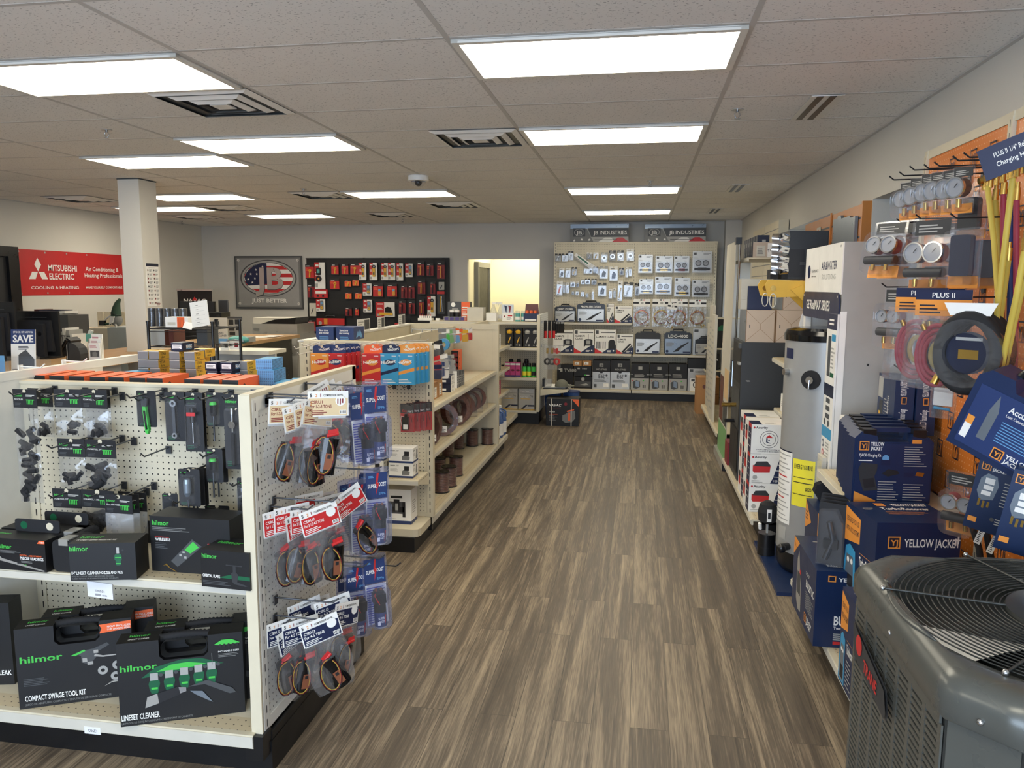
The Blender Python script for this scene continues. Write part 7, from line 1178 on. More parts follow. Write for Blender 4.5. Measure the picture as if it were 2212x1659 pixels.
b = MB(); wrap(b, 188, 206, 1.29, 1.35, 'navy'); wrap(b, 262, 280, 1.27, 1.33, 'wht'); wrap(b, 262, 280, 1.04, 1.23, 'wht'); wrap(b, 264, 278, 1.14, 1.16, 'red', 2); wrap(b, 190, 208, .2, .28, 'lgrey'); P('small_labels', ts_, b)
a = math.radians(236); cx_, cy_ = math.cos(a)*R0, math.sin(a)*R0
g = MB(); u_ = Vector((-math.sin(a), math.cos(a), 0)); nn = Vector((math.cos(a), math.sin(a), 0))
def disc3(b, c, R, L, m_, n=20):
    b.tube([c, c+nn*L], R, m_, n)
disc3(g, Vector((cx_, cy_, 1.18)), .055, .012, 'rubber'); P('insulation_disc', r, g); g = MB(); disc3(g, Vector((cx_, cy_, 1.18))+nn*.01, .022, .02, 'chrome', 12); g.tube([Vector((cx_, cy_, 1.18))+nn*.03, Vector((cx_, cy_, 1.13))+nn*.035], .006, 'chrome'); P('relief_valve', r, g)
a = math.radians(196); P('control_valve', r, MB().tube([(math.cos(a)*R0, math.sin(a)*R0, 1.21), (math.cos(a)*(R0+.03), math.sin(a)*(R0+.03), 1.21)], .02, 'steel', 10)); a = math.radians(214); P('drain_valve', r, MB().tube([(math.cos(a)*R0, math.sin(a)*R0, .17), (math.cos(a)*(R0+.05), math.sin(a)*(R0+.05), .17)], .022, 'blackpl', 10).ball((math.cos(a)*(R0+.05), math.sin(a)*(R0+.05), .165), .028, 'blackpl', 10))
r = empty('draft_motor', label='black blower motor on a short black cylinder leaning beside the water heater', cat='motor', loc=(.838, 5.0, .0225)); P('base_cylinder', r, MB().cyl((0,0,0), .055, .14, 'blackpl', n=20).cyl((0,0,.05), .0555, .003, 'blk2', n=20)); P('bracket', r, MB().box(-.006, .006, -.01, .01, .14, .24, 'lgrey')); P('motor_housing', r, MB().lathe([(.02,.2),(.055,.22),(.062,.28),(.05,.33),(.02,.35),(0,.35)], (.0,0,0), 'rubber', 10)); P('sticker', r, MB().box(-.014, .014, -.0655, -.0635, .23, .31, 'wht').box(-.008, .008, -.0665, -.0655, .25, .29, 'blk2')); P('plug', r, MB().tube([(-.045,-.02,.17),(-.05,-.03,.21)], .012, 'wht').tube([(-.05,-.03,.2),(-.02,-.02,.25)], .003, 'blk2'))
r = empty('leaflet_holder', label='clear holder of fan-shaped black shovels fixed before the display strip', cat='holder', loc=(.985, 4.20, .60)); 
for k in range(5): P('black_blade', r, MB().prism([(-.02,.0),(.0,.03),(.07,.05),(.1,.1),(.02,.13),(-.05,.1),(-.06,.06)], -.0-.012*k, -.004-.012*k, 'blk2'))
P('holder_body', r, MB().prism([(.02,-.13),(.1,-.15),(.13,-.05),(.1,.04),(.03,.05),(.0,-.05)], -.06, .0, 'clear')); P('leaflet_stack', r, MB().prism([(.03,-.1),(.09,-.12),(.12,-.05),(.09,.02),(.04,.02)], -.05, -.02, 'nv2')); P('bracket', r, MB().box(.0, .12, -.0, .1, -.01, .01, 'clear'))
MB().prism([(-.05,0),(.05,0),(.06,.12),(.04,.22),(0,.27),(-.04,.22),(-.06,.12)], 0, .006, 'wht').box(-.02, -.01, -.002, 0, .09, .11, 'blk2').box(.01, .02, -.002, 0, .09, .11, 'blk2').box(-.003, .003, -.002, 0, .13, .22, 'grey').obj('paddle_sign', label='white paddle-shaped card standing behind the water heater lid', cat='sign', loc=at(1742, 752, y=5.33)+Vector((0, 0, .0)))

# ------------------------------------------------------------------ far right gondola: pumps, cartons, cabinet
r = empty('side_wall_gondola', label='low cream gondola along the right wall between the display stand and the far corner', cat='store shelf', loc=(0, 0, 0)); b = MB(); shelf_x(b, .80, 1.45, 5.32, 7.25, .15, d=-1, lip=.04); P('base_deck', r, b); b = MB(); shelf_x(b, .86, 1.45, 8.5, 10.6, .15, d=-1, lip=.04); P('base_deck', r, b); P('kick_plate', r, MB().box(.85, 1.45, 5.34, 7.2, 0, .11, 'kick')); P('kick_plate', r, MB().box(.9, 1.45, 8.52, 10.58, 0, .11, 'kick')); P('back_panel', r, MB().box(1.45, 1.48, 5.32, 11.0, .12, 1.5, 'peg'))
b = MB(); shelf_x(b, 1.03, 1.445, 5.32, 6.18, 1.19, d=-1); P('shelf', r, b); b = MB(); shelf_x(b, 1.06, 1.445, 5.32, 6.18, .80, d=-1); P('shelf', r, b); b = MB(); shelf_x(b, .92, 1.445, 7.0, 8.0, 1.98, d=-1); P('shelf', r, b, label='high shelf with dark boxes'); P('post', r, MB().box(1.42, 1.45, 6.98, 7.02, 1.5, 2.02, 'cream').box(1.42, 1.45, 7.98, 8.02, 1.5, 2.02, 'cream'))
def k_asur(kind):
    def g():
        b = MB().box(0, .24, 0, .32, 0, .208, 'wht'); f = b.front(0, .24, 0, .208, 0); f.text('Asurity', .12, .86, .08, 'blk2', w=.34, bold=.04).disc(.08, .89, .03, 'red', 10)
        if kind: f.disc(.5, .5, .26, 'dgrey', 20).disc(.5, .5, .245, 'wht', 20).disc(.5, .5, .19, 'dgrey', 20).disc(.5, .5, .175, 'wht', 20).poly([(.4,.55),(.5,.66),(.62,.55)], 'red').poly([(.42,.4),(.42,.54),(.46,.54),(.46,.42),(.54,.38),(.54,.36)], 'navy').disc(.5, .48, .025, 'navy', 8).text('YOUR COMPLETE SYSTEM FOR', .5, .13, .035, 'blk2', w=.7, al='c').text('CONDENSATE MANAGEMENT', .5, .07, .035, 'blk2', w=.62, al='c')
        else: f.poly([(.08,.42),(.08,.62),(.58,.62),(.56,.38),(.12,.36)], 'red').poly([(.1,.58),(.18,.74),(.48,.76),(.58,.62),(.56,.58)], 'char').poly([(.86,1),(1,1),(1,.0),(.58,.0),(.66,.2)], 'navy').poly([(.9,1),(1,1),(1,.86),(.84,.86)], 'red').rects([(.66,.22,1,.24),(.72,.44,1,.46),(.78,.64,1,.66)], 'wht').disc(.15, .2, .07, 'lgrey', 8).lines(.06, .02, .4, .12, 2, 'lgrey').text('120', .68, .06, .07, 'wht')
        f = b.left(0, .32, 0, .208, 0); f.rect(.55, 0, 1, 1, 'navy').rect(.55, .86, 1, 1, 'red').rects([(.6,.2,.9,.22),(.6,.45,.9,.47),(.6,.65,.9,.67)], 'wht').rect(.1, .3, .4, .7, 'red').rect(.12, .6, .38, .8, 'char'); f = b.top(0, .24, 0, .32, .208); f.rect(0, 0, .3, .5, 'navy').rect(0, .92, 1, .98, 'cream').lines(.4, .1, .8, .3, 2, 'lgrey'); return b.obj('condensate_pump_box')
    return g
for c, (y, x) in enumerate(((5.5, .788), (5.83, .795))):
    for k in range(3): make('asur%d' % (k == 2), k_asur(k == 2), 'white and navy condensate pump box, %s of the %s stack' % (('bottom', 'middle', 'top')[k], ('front', 'rear')[c]), (x, y, .1515+.2095*k+.015*(k > 0)*0), 0, group='stacked condensate pump boxes', cat='box')
for i, (x, y, z, w_, d, h, m_, nme) in enumerate(((1.07, 5.4, .801, .11, .12, .09, 'wht', 'white box with black mark, front lower'), (1.075, 5.4, .892, .1, .12, .07, 'wht', 'white box, front upper'), (1.07, 5.56, .801, .1, .12, .12, 'orange', 'orange red box, lower'), (1.07, 5.56, .922, .1, .12, .08, 'orange', 'orange red box, upper'), (1.07, 5.7, .801, .12, .12, .2, 'sky', 'blue box behind the orange ones'), (1.065, 5.86, .801, .14, .16, .13, 'wht', 'white and navy box at the rear'), (1.18, 5.5, .801, .1, .2, .28, 'wht', 'tall white box beside the orange ones'))):
    sbox('fitting_box', nme+', on the shelf above the pump boxes', x, y, z, w_, d, h, m_, sd=lambda f: f.rect(.2, .3, .8, .7, 'navy' if 0 else 'wht').lines(.25, .35, .7, .65, 3, 'blk2'), art=lambda f: f.rect(.3, .25, .7, .75, 'wht').lines(.35, .35, .65, .65, 2, 'blk2'))
for i in range(2): sbox('parts_carton', 'white printed carton, %s on the short shelf beside the water heater lid' % ('lower', 'upper')[i], 1.045, 5.38, 1.191+.08*i, .13, .3, .078, 'offwhite', art=lambda f: f.lines(.1, .1, .9, .9, 6, 'grey'), sd=lambda f: f.lines(.1, .1, .9, .9, 6, 'grey'))
r = empty('furnace_cabinet', label='tall dark metal cabinet with brown cartons stacked on its top', cat='cabinet', loc=(.815, 6.4, .1515)); hc = 1.135; P('cabinet_body', r, MB().box(0, .5, 0, .56, 0, hc, 'char')); b = MB(); f = b.left(0, .56, 0, hc, -.001, .001); f.rect(.05, .7, .95, .98, 'blk2').rect(.05, .4, .95, .66, 'dgrey').rect(.05, .05, .95, .36, 'blk2'); P('side_door', r, b); b = MB(); b.front(0, .5, 0, hc, 0, .0006).text('TCDA', .08, .72, .012, 'lgrey', w=.07); P('lettering', r, b); P('pipe_stub', r, MB().tube([(0,.2,.6),(-.12,.18,.6)], .018, 'brass').tube([(0,.3,.45),(-.08,.28,.45)], .016, 'blk2')); P('vent_collar', r, MB().box(-.02, .01, .02, .1, hc-.05, hc-.01, 'dgrey').box(-.02, .01, .02, .1, .95, .97, 'lgrey'))
def kcart(w_, d, h, sidecol):
    b = MB().box(0, w_, 0, d, 0, h, 'kraft2', left=sidecol); f = b.front(0, w_, 0, h, 0); f.rects([(.0,0,.025,1),(.97,0,1,1)], 'kline')
    for q in ([(.022,.965),(.028,.975),(.5,.575),(.495,.565)], [(.972,.975),(.978,.965),(.512,.565),(.505,.575)], [(.022,.035),(.028,.025),(.5,.405),(.495,.415)], [(.972,.025),(.978,.035),(.512,.415),(.505,.405)], [(.497,.405),(.51,.405),(.51,.575),(.497,.575)]): f.poly(q, 'kline')
    f.rect(.12, .45, .15, .55, 'dgrey'); f = b.left(0, d, 0, h, 0); f.lines(.2, .3, .8, .8, 4, 'steelb'); return b
for i, (x, y, z, w_, h, d) in enumerate(((.84, 6.42, 1.288, .225, .255, 'left, on the dark cabinet'), (1.07, 6.42, 1.288, .235, .255, 'right, on the dark cabinet'), (1.12, 6.45, 1.5445, .2, .22, 'top, above the right one'))):
    kcart(w_, .4, h, 'steelb' if i != 1 else 'kraft').obj('cardboard_carton', label='light brown cardboard carton with folded flaps, '+d, cat='carton', loc=(x, y, z))
sbox('navy_panel', 'plain navy panel standing on the left brown carton', .86, 6.52, 1.5435, .19, .03, .19, 'navy', cat='panel')
for i in range(3): sbox('white_box', 'white box behind the navy panel, %s from the bottom' % OR[i], .815, 6.6, 1.5435+.083*i, .13+.04*(i == 2), .16, .082, 'offwhite')
for i in range(6): sbox('dark_box', 'dark small box on the high shelf, %s from the front' % OR[i], .99+.0*i, 7.05+.15*i, 1.981, .1, .13, .19, 'nv2', art=lambda f: f.rect(.4, .6, .7, .8, 'lgrey'), sd=lambda f: f.rect(.3, .6, .5, .8, 'lgrey').lines(.5, .2, .8, .4, 1, 'grey'))
b = MB().box(0, .18, 0, .004, 0, .13, 'kraft2').box(.03, .1, -.006, 0, .01, .1, 'offwhite').box(.12, .19, -.005, -.001, 0, .12, 'wht'); b.front(.12, .19, 0, .12, -.005).text('7102', .1, .35, .2, 'blk2', w=.8, rot=.4); b.front(.03, .1, .01, .1, -.006).lines(.1, .2, .8, .8, 4, 'grey'); b.obj('card_notices', label='brown and white handwritten cards leaning on the high shelf', cat='card', loc=(.95, 7.0, 1.981))
# speaker carton on yellow arms
r = empty('folding_bracket', label='yellow steel display bracket with two arms holding the black carton', cat='bracket', loc=(1.30, 5.27, 1.62))
for k, (dy, dx) in enumerate(((.0, 0), (.32, -.0))):
    P('arm', r, MB().prism([(-.50,.12),(-.48,.05),(-.42,.04),(.0,.06),(.0,.14),(-.48,.155)], dy, dy+.012, 'yellow').cyl((-.45, dy-.008, .1), .018, .008, 'brass', 'y', 10)); P('strut', r, MB().prism([(-.34,.09),(-.27,.12),(.04,-.16),(-.02,-.2)], dy-.012, dy-.001, 'yellow').box(.0, .1, dy, dy+.012, -.02, .14, 'yellow')); P('cord_loop', r, MB().tube([(-.45+.02*math.sin(t)+.0, dy-.02, .02+.045*math.cos(t)) for t in [2*PI*i/12 for i in range(12)]], .0035, 'offwhite', 5, closed=True))
P('wall_plate', r, MB().box(.1, .205, 0, .35, -.22, .15, 'yellow'))
r = empty('black_carton', label='big black carton with shiny film face resting on the yellow bracket', cat='carton', loc=(.845, 5.30, 1.78), rz=.05); P('carton', r, MB().box(.10, .34, 0, .42, 0, .31, 'char').box(.10, .2, -.002, 0, .01, .19, 'blk2').box(.34, .345, 0, .42, 0, .31, 'blackpl')); b = MB(); f = b.front(.1, .34, 0, .31, -.002); f.lines(.3, .3, .5, .36, 2, 'grey').disc(.62, .4, .035, 'nv2', 12, ry=.14).lines(.75, .3, .9, .5, 2, 'grey'); P('print', r, b)
V = []; n = 12
for i in range(n+1):
    for j in range(5): V.append((-.01+.11*j/4, -.006+.014*math.sin(i*1.9+j*.6)-.01*math.sin(PI*j/4), .03+.26*i/n))
P('shiny_film', r, MB().add(V, [(i*5+j, i*5+j+1, (i+1)*5+j+1, (i+1)*5+j) for i in range(n) for j in range(4)], 'chrome', True)); P('foam_feet', r, MB().box(-.01, .04, 0, .1, .0, .06, 'rubber').box(.06, .1, 0, .1, .0, .07, 'rubber'))
# slat walls and panels on the wall
r = empty('slatwall_display', label='orange-brown slatwall display panels fixed to the right wall above the stand', cat='display board', loc=(1.458, 5.60, 1.3))
for k, (y0, y1, zt) in enumerate(((0, .84, .985), (.86, 1.84, .985))):
    b = MB().box(0, .05, y0, y1, .5*(1-k), zt, 'slat'); f = b.left(y0, y1, 0, zt, 0, .001); f.rects([(0, .12+.13*j, 1, .135+.13*j) for j in range(4*(1-k), 7)], 'blackpl'); P('slat_panel', r, b)
P('end_trim', r, MB().box(-.008, .05, -.03, 0, .5, 1.0, 'slat')); P('edge_rail', r, MB().box(-.012, -.001, .84, .86, 0, 1.0, 'slat'))
b = MB().box(0, .003, 0, .14, 0, .19, 'offwhite'); b.left(0, .14, 0, .19, 0).poly([(.3,.15),(.4,.6),(.35,.9),(.6,.8),(.7,.3),(.6,.15)], 'grey').rect(.3, .85, .6, .9, 'orange'); b.obj('picture_card', label='white card with grey picture hanging on the orange slatwall', cat='card', loc=(1.452, 6.80, 2.03))
MB().box(0, .02, 0, .62, 0, .2, 'steelb').prism([(0,.2),(.62,.2),(.62,.235),(.5,.235),(.48,.25),(.4,.25),(.38,.225),(.15,.225),(.12,.21),(0,.21)], 0, .02, 'steelb', ax='x').obj('metal_plate', label='grey cut metal plate leaning on the orange slatwall', cat='metal plate', loc=(1.434, 5.68, 2.0))
r = empty('slatwall_display', label='cream slatwall display high on the far right wall', cat='display board', loc=(1.40, 8.5, 1.5))
for k, (y0, y1) in enumerate(((0, .9), (.92, 1.85))):
    b = MB().box(0, .1, y0, y1, 0, .92, 'cream'); f = b.left(y0, y1, 0, .92, 0, .001); f.rects([(0, .12+.13*j, 1, .13+.13*j) for j in range(7)], 'grey'); P('slat_panel', r, b)
r = empty('tan_cover', label='rounded tan plastic cover between the two slatwall displays', cat='plastic cover', loc=(1.44, 7.46, 1.75)); P('cover', r, MB().prism(rrect(0, 0, .5, .46, .1, 6), 0, .06, 'skinw', ax='x')); P('latch_dot', r, MB().box(-.004, 0, .06, .1, .12, .14, 'dgrey'))
# banner stand, red carton, floor carton, leaning signs
r = empty('banner_stand', label='retractable banner stand seen edge-on with chrome pole at the right of the aisle', cat='banner', loc=(.83, 7.42, 0)); b = MB().prism([(0,.08),(.72,.08),(.5,2.13),(-.22,2.13)], 0, .004, 'offwhite', ax='x'); V = lambda y, z: (-.001, y, z)
b.add([V(0,.08), V(.72,.08), V(.69,.38), V(-.03,.38)], [(3,2,1,0)], 'grn2'); b.add([(-.0012,*q) for q in ((-.0,.4),(.34,.4),(.32,.62),(-.03,.62))], [(3,2,1,0)], 'dgrey'); b.add([(-.0012,*q) for q in ((.36,.4),(.66,.4),(.64,.85),(.34,.85))], [(3,2,1,0)], 'wirebr'); b.add([(-.0012,*q) for q in ((-.04,.66),(.3,.66),(.28,.95),(-.06,.95))], [(3,2,1,0)], 'skinw'); P('printed_banner', r, b)
P('base', r, MB().box(-.03, .1, -.05, .8, 0, .08, 'silver').box(-.03, .1, -.06, -.05, 0, .07, 'blk2')); P('pole', r, MB().tube([(.06, .1, .08), (.03, -.25, 2.14)], .011, 'chrome', 10)); P('top_clip', r, MB().box(-.01, .04, -.3, -.2, 2.1, 2.16, 'blackpl'))
rb('red_carton', 'dark red carton lettered VCT on the floor edge behind the banner', (1571, 957, 1599, 1001), 6.95, .2, 'dred', lambda f: f.text('VCT', .3, .55, .22, 'wht', w=.6, bold=.04), cat='carton', z=.151)
x0, x1, z0, z1 = RY(1508, 822, 1553, 893, 10.75); r = empty('cardboard_carton', label='plain brown cardboard carton with round logo on the floor at the far right', cat='carton', loc=(.79, 10.72, .0)); b = MB().box(0, .30, 0, .32, 0, .50, 'kraft'); f = b.front(0, .3, 0, .5, 0); f.disc(.34, .75, .09, 'wirebr', 14).rect(.4, .08, .42, .55, 'wirebr').rect(.4, .54, .98, .56, 'wirebr').lines(.5, .7, .95, .78, 1, 'wirebr'); P('carton', r, b)
for i, (y, h, x, d) in enumerate(((9.2, 1.25, .86, 'nearest'), (9.7, 1.35, .88, 'middle'), (10.2, 1.1, .9, 'farthest'))):
    b = MB().box(0, .03, 0, .45, 0, h, 'offwhite'); b.left(0, .45, 0, h, 0).lines(.2, .1, .8, .9, 14, 'lgrey', .3); b.obj('literature_rack', label='tall white printed board behind the banner stand, %s one' % d, cat='board', loc=(x, y, .151))
rb('filter_carton', 'black carton lettered APCO on the far right lower shelf', (1526, 764, 1553, 800), 11.6, .15, 'black', lambda f: f.text('APCO-X', .12, .58, .12, 'wht', w=.8, it=.2, bold=.04).text('ULTRA', .12, .44, .1, 'lgrey', w=.6), cat='carton'); rb('green_carton', 'black carton with green round picture right of the wall gondola', (1545, 690, 1572, 752), 11.6, .2, 'black', lambda f: f.disc(.55, .65, .35, 'dgreen', 14).rect(0, .3, 1, .6, 'black').disc(.95, .5, .1, 'red', 8).disc(.7, .15, .14, 'kraft2', 10), cat='carton')
r = empty('corner_shelf', label='low cream shelf unit in the far right corner behind the banner', cat='store shelf', loc=(1.18, 11.62, 0)); P('side_panel', r, MB().box(.29, .32, -.04, .19, 0, 1.24, 'cream')); 
for z in (at(1540, 800, y=11.6).z-.022, at(1558, 752, y=11.6).z-.022, at(1558, 690, y=11.6).z+.005): P('shelf', r, MB().box(-.22, .32, -.04, .19, z, z+.02, 'cream'))
r = empty('tablet_screen', label='pale blue lit screen seen between the banner and the dark cabinet', cat='screen', loc=at(1591, 815, y=7.9)); P('bezel', r, MB().box(-.05, .05, 0, .02, -.1, .17, 'blackpl')); P('screen', r, MB().box(-.045, .045, -.002, 0, -.09, .16, 'screen'))
# ------------------------------------------------------------------ service counter and the office side
CZ = 1.07
r = empty('service_counter', label='long service counter with wood top running back past the column', cat='counter', loc=(0, 0, 0)); P('counter_top', r, MB().box(-5.35, -5.01, 4.3, 9.75, CZ-.04, CZ, 'wood').box(-5.01, -4.49, 4.3, 6.88, CZ-.04, CZ, 'wood').box(-5.01, -4.49, 7.19, 9.75, CZ-.04, CZ, 'wood').box(-4.76, -4.49, 6.88, 7.19, CZ-.04, CZ, 'wood')); P('counter_body', r, MB().box(-4.62, -4.56, 4.4, 6.2, 0, CZ-.04, 'lgrey').box(-4.62, -4.56, 7.3, 9.6, 0, CZ-.04, 'blackpl').box(-5.3, -4.56, 9.6, 9.64, 0, CZ-.04, 'blackpl').box(-5.3, -4.56, 4.4, 4.44, 0, CZ-.04, 'lgrey'))
def onc(px, py, x=None, y=None):
    p = at(px, py, z=CZ+.001); return p
def W(px0, px1, Y): return at(px1, 760, y=Y).x-at(px0, 760, y=Y).x
def monitor(label, rc, Y, stand=None, rz=0):
    x0, x1, z0, z1 = RY(*rc, Y); w_, h = x1-x0, z1-z0; r = empty('monitor', label=label, cat='monitor', loc=(x0, Y, z0), rz=rz)
    P('screen_housing', r, MB().box(0, w_, 0, .02, 0, h, 'blackpl').prism([(w_*.1,h*.1),(w_*.9,h*.1),(w_*.85,h*.8),(w_*.15,h*.8)], -.03, 0, 'blk2').box(w_*.2, w_*.8, -.032, -.03, h*.86, h*.87, 'dgrey'))
    P('stand_neck', r, MB().box(w_*.62, w_*.78, -.07, -.035, CZ-z0+.012, h*.72, 'blk2').cyl((w_*.7, -.072, h*.5), .02, .002, 'blackpl', 'y', 12)); P('stand_base', r, MB().box(w_*.35, w_*.95, -.14, .08, CZ-z0+.001, CZ-z0+.013, 'blackpl')); return r
monitor('black monitor seen from behind, cut by the left edge', (-40, 652, 33, 768), 5.9)
monitor('black monitor seen from behind with wide neck stand on the counter', (30, 672, 128, 768), 6.15)
x0, x1, z0, z1 = RY(20, 712, 66, 776, 5.1); r = empty('brochure_holder', label='clear holder with blue SAVE brochure at the left edge of the counter', cat='brochure holder', loc=(x0, 5.1, CZ+.001), rot=(-.1, .0, .2)); hh = z1-CZ
b = MB().box(0, x1-x0, 0, .006, 0, hh, 'wht'); f = b.front(0, x1-x0, 0, hh, 0); f.rect(0, .66, 1, 1, 'blue').text('STOCK UP NOW &', .1, .91, .05, 'wht', w=.8).text('SAVE', .08, .7, .17, 'wht', w=.84, bold=.06).poly([(.3,.1),(.3,.4),(.6,.52),(.95,.3),(.95,.1)], 'dgrey').lines(.3, .52, .8, .62, 3, 'nv2').lines(.05, .02, .5, .08, 2, 'grey'); P('brochure', r, b)
P('clear_holder', r, MB().box(-.01, x1-x0+.02, -.04, .02, 0, hh*.36, 'clear').box(.08, x1-x0+.08, -.03, .06, 0, hh*.3, 'clear'))
r = empty('brochure_holder', label='second clear brochure holder, mostly cut by the left edge', cat='brochure holder', loc=(at(0, 785, y=4.9).x-.08, 4.9, CZ+.001), rz=.2); P('brochure', r, MB().box(0, .1, 0, .006, 0, .14, 'lblue')); P('clear_holder', r, MB().box(-.01, .12, -.04, .02, 0, .1, 'clear'))
r = empty('wire_file_rack', label='black wire file rack full of papers behind the counter monitor', cat='file rack', loc=(at(128, 735, y=6.6).x, 6.6, CZ+.001)); b = MB()
for k in range(7): b.tube([(.03*k+.0, .0, 0), (.03*k+.01, 0, .12), (.03*k-.0, .0, .17-.012*k*(k > 3))], .003, 'blk2', 4)
b.tube([(0,0,.17),(.1,0,.165),(.17,0,.12),(.18,0,0)], .004, 'blk2', 5); P('wire_frame', r, b); P('papers', r, MB().box(-.03, .02, .01, .2, 0, .2, 'lgrey').box(.03, .06, .01, .2, 0, .24, 'wht').box(.07, .1, .01, .2, 0, .22, 'lgrey').box(.11, .13, .01, .2, 0, .18, 'wht'))
MB().box(0, .30, 0, .22, 0, .015, 'lgrey').box(.02, .32, .01, .2, .015, .04, 'wht').box(0, .26, 0, .2, .04, .05, 'nv2').box(-.02, .03, 0, .2, .0, .055, 'wirebr').obj('paper_stack', label='stack of papers and binders topping the file rack', cat='papers', loc=(at(78, 680, y=7.0).x, 7.0, at(78, 680, y=7.0).z))
MB().box(0, .36, 0, .3, 0, at(78, 680, y=7.0).z-.001, 'dgrey').box(.03, .33, -.004, 0, .7, 1.2, 'char').obj('filing_cabinet', label='dark filing cabinet under the paper stack behind the monitor', cat='cabinet', loc=(at(78, 680, y=7.0).x, 7.0, 0))
r = empty('desk_phone', label='black desk phone standing behind the monitor stand', cat='telephone', loc=(at(125, 735, y=6.35).x, 6.35, CZ+.001)); P('phone_body', r, MB().prism([(0,0),(.09,0),(.13,.14),(.09,.17)], 0, .14, 'blk2')); P('handset', r, MB().tube([(.03,-.01,.05),(.1,-.01,.15)], .016, 'blackpl', 8))
x0 = at(146, 772, y=5.95).x; r = empty('scanner', label='black rounded barcode scanner stand on the counter before the bottle', cat='scanner', loc=(x0, 5.95, CZ+.001)); P('housing', r, MB().prism([(.0,0),(.125,0),(.125,.06),(.11,.11),(.08,.14),(.04,.155),(.015,.15)], 0, .1, 'char')); P('front_shell', r, MB().prism([(-.012,0),(.004,0),(.022,.16),(.008,.155)], -.005, .105, 'blackpl').box(.0, .006, -.006, -.004, .01, .14, 'lgrey'))
r = empty('white_bottle', label='white plastic bottle between the scanner and the brochure stand', cat='bottle', loc=(at(198, 765, y=6.3).x, 6.3, CZ+.001)); P('bottle_body', r, MB().lathe([(0,0),(.032,0),(.032,.1),(.024,.125),(.02,.13)], (0,0,0), 'wht', 14)); P('cap', r, MB().cyl((0,0,.13), .022, .035, 'lgrey'))
r = empty('tissue_box', label='teal topped tissue box behind the white bottle', cat='box', loc=(at(174, 740, y=6.8).x, 6.8, CZ+.001)); P('box_body', r, MB().box(0, .12, 0, .12, 0, .13, 'wht').box(-.001, .121, -.001, .121, .1, .17, 'teal')); P('tissue', r, MB().prism([(.04,.17),(.08,.17),(.1,.2),(.06,.21)], .05, .07, 'wht'))
x0, x1, z0, z1 = RY(197, 700, 245, 770, 6.0); r = empty('brochure_stand', label='white tiered brochure stand at the counter corner', cat='brochure stand', loc=(x0, 5.9, CZ+.001), rot=(0, 0, -.0)); w_ = x1-x0
for k in range(3): b = MB().box(.025*(2-k), .105+.025*(2-k), .05*k, .05*k+.012, 0, .16+.035*k, 'wht'); b.front(.025*(2-k), .105+.025*(2-k), 0, .16+.035*k, .05*k).rect(.1, .25, .9, .6, 'dgrey').lines(.1, .75, .8, .92, 4, 'red' if 0 else 'mag').poly([(.3,.3),(.3,.5),(.6,.55),(.75,.45),(.7,.28)], 'grey').lines(.4, .05, .8, .1, 1, 'grey'); P('brochure', r, b)
P('stand_tray', r, MB().box(-.0, .16, -.01, .14, 0, .008, 'wht').box(.05, .16, -.012, -.008, 0, .05, 'clear'))
for i in range(3): MB().box(0, .12, 0, .1, 0, .012, ('mag', 'blk2', 'wht')[i]).box(.001, .119, -.001, .0, .002, .01, 'wht').obj('leaflet_pile', label='%s pile of leaflets by the brochure stand' % ('magenta', 'black', 'white')[i], cat='papers', loc=(at(248, 765, y=6.1).x+.02*i, 6.12, CZ+.001+.013*i))
for i, px in enumerate((46, 95)): p = at(px, 790 if i == 0 else 785, y=4.8); hook('cw', ('near' if i == 0 else 'far')+' empty white peg hook lying over the counter side rail', (GX0-.02, 2.85+.25*i, 1.385), PI/2, .12, 'white', group='white hooks on the side rail')
# refrigerator with a cloth gnome, cream gondola beyond
x0, x1, z0, z1 = RY(238, 706, 290, 760, 8.3); r = empty('small_refrigerator', label='pale grey-green refrigerator behind the counter, left of the column', cat='refrigerator', loc=(x0, 8.3, 0)); P('cabinet', r, MB().box(0, .55, 0, .55, 0, z1, 'frgrey')); P('door', r, MB().box(0, .55, -.04, -.003, .05, z1-.01, 'frgrey').box(.08, .12, -.043, -.04, z1-.28, z1-.26, 'blk2'))
g0 = at(250, 706, y=8.38); r = empty('garden_gnome_doll', label='cloth gnome doll with tall dark green hat sitting on the refrigerator', cat='doll', loc=(g0.x, 8.4, z1+.001))
P('body', r, MB().lathe2([(math.sin(PI*k/10), 1-math.cos(PI*k/10)) for k in range(11)], (0, 0, 0), .075, (1, .8, 1), 'grey', 16)); P('hat', r, MB().tube([(0,0,.12),(.0,0,.16),(.01,0,.22),(.03,0,.28),(.06,0,.32),(.075,0,.315)], .05, 'felt', 12, rs=[.06,.055,.045,.03,.016,.008])); P('hat_band', r, MB().tube([(.058*math.cos(2*PI*i/16), .055*math.sin(2*PI*i/16), .145-.015*math.cos(2*PI*i/16)) for i in range(16)], .006, 'blackpl', 5, closed=True))
P('beard', r, MB().prism([(-.03,.12),(.02,.12),(.0,.05),(-.05,.02)], -.07, -.05, 'wht')); P('braid', r, MB().tube([(-.05,-.02,.13),(-.1,-.03,.1),(-.13,-.03,.07)], .012, 'wht', 8, rs=[.012,.01,.012])); P('leg', r, MB().tube([(.03,-.06,.02),(.06,-.09,-.0),(.075,-.1,-.07)], .013, 'lgrey', 8)); P('boot', r, MB().ball((.08,-.1,-.12), .032, 'felt', 12, (1,.8,1.5))); P('leg', r, MB().tube([(-.04,-.05,.03),(-.1,-.07,.03)], .014, 'felt', 8)); P('boot', r, MB().box(-.17, -.1, -.09, -.05, .01, .07, 'blackpl'))
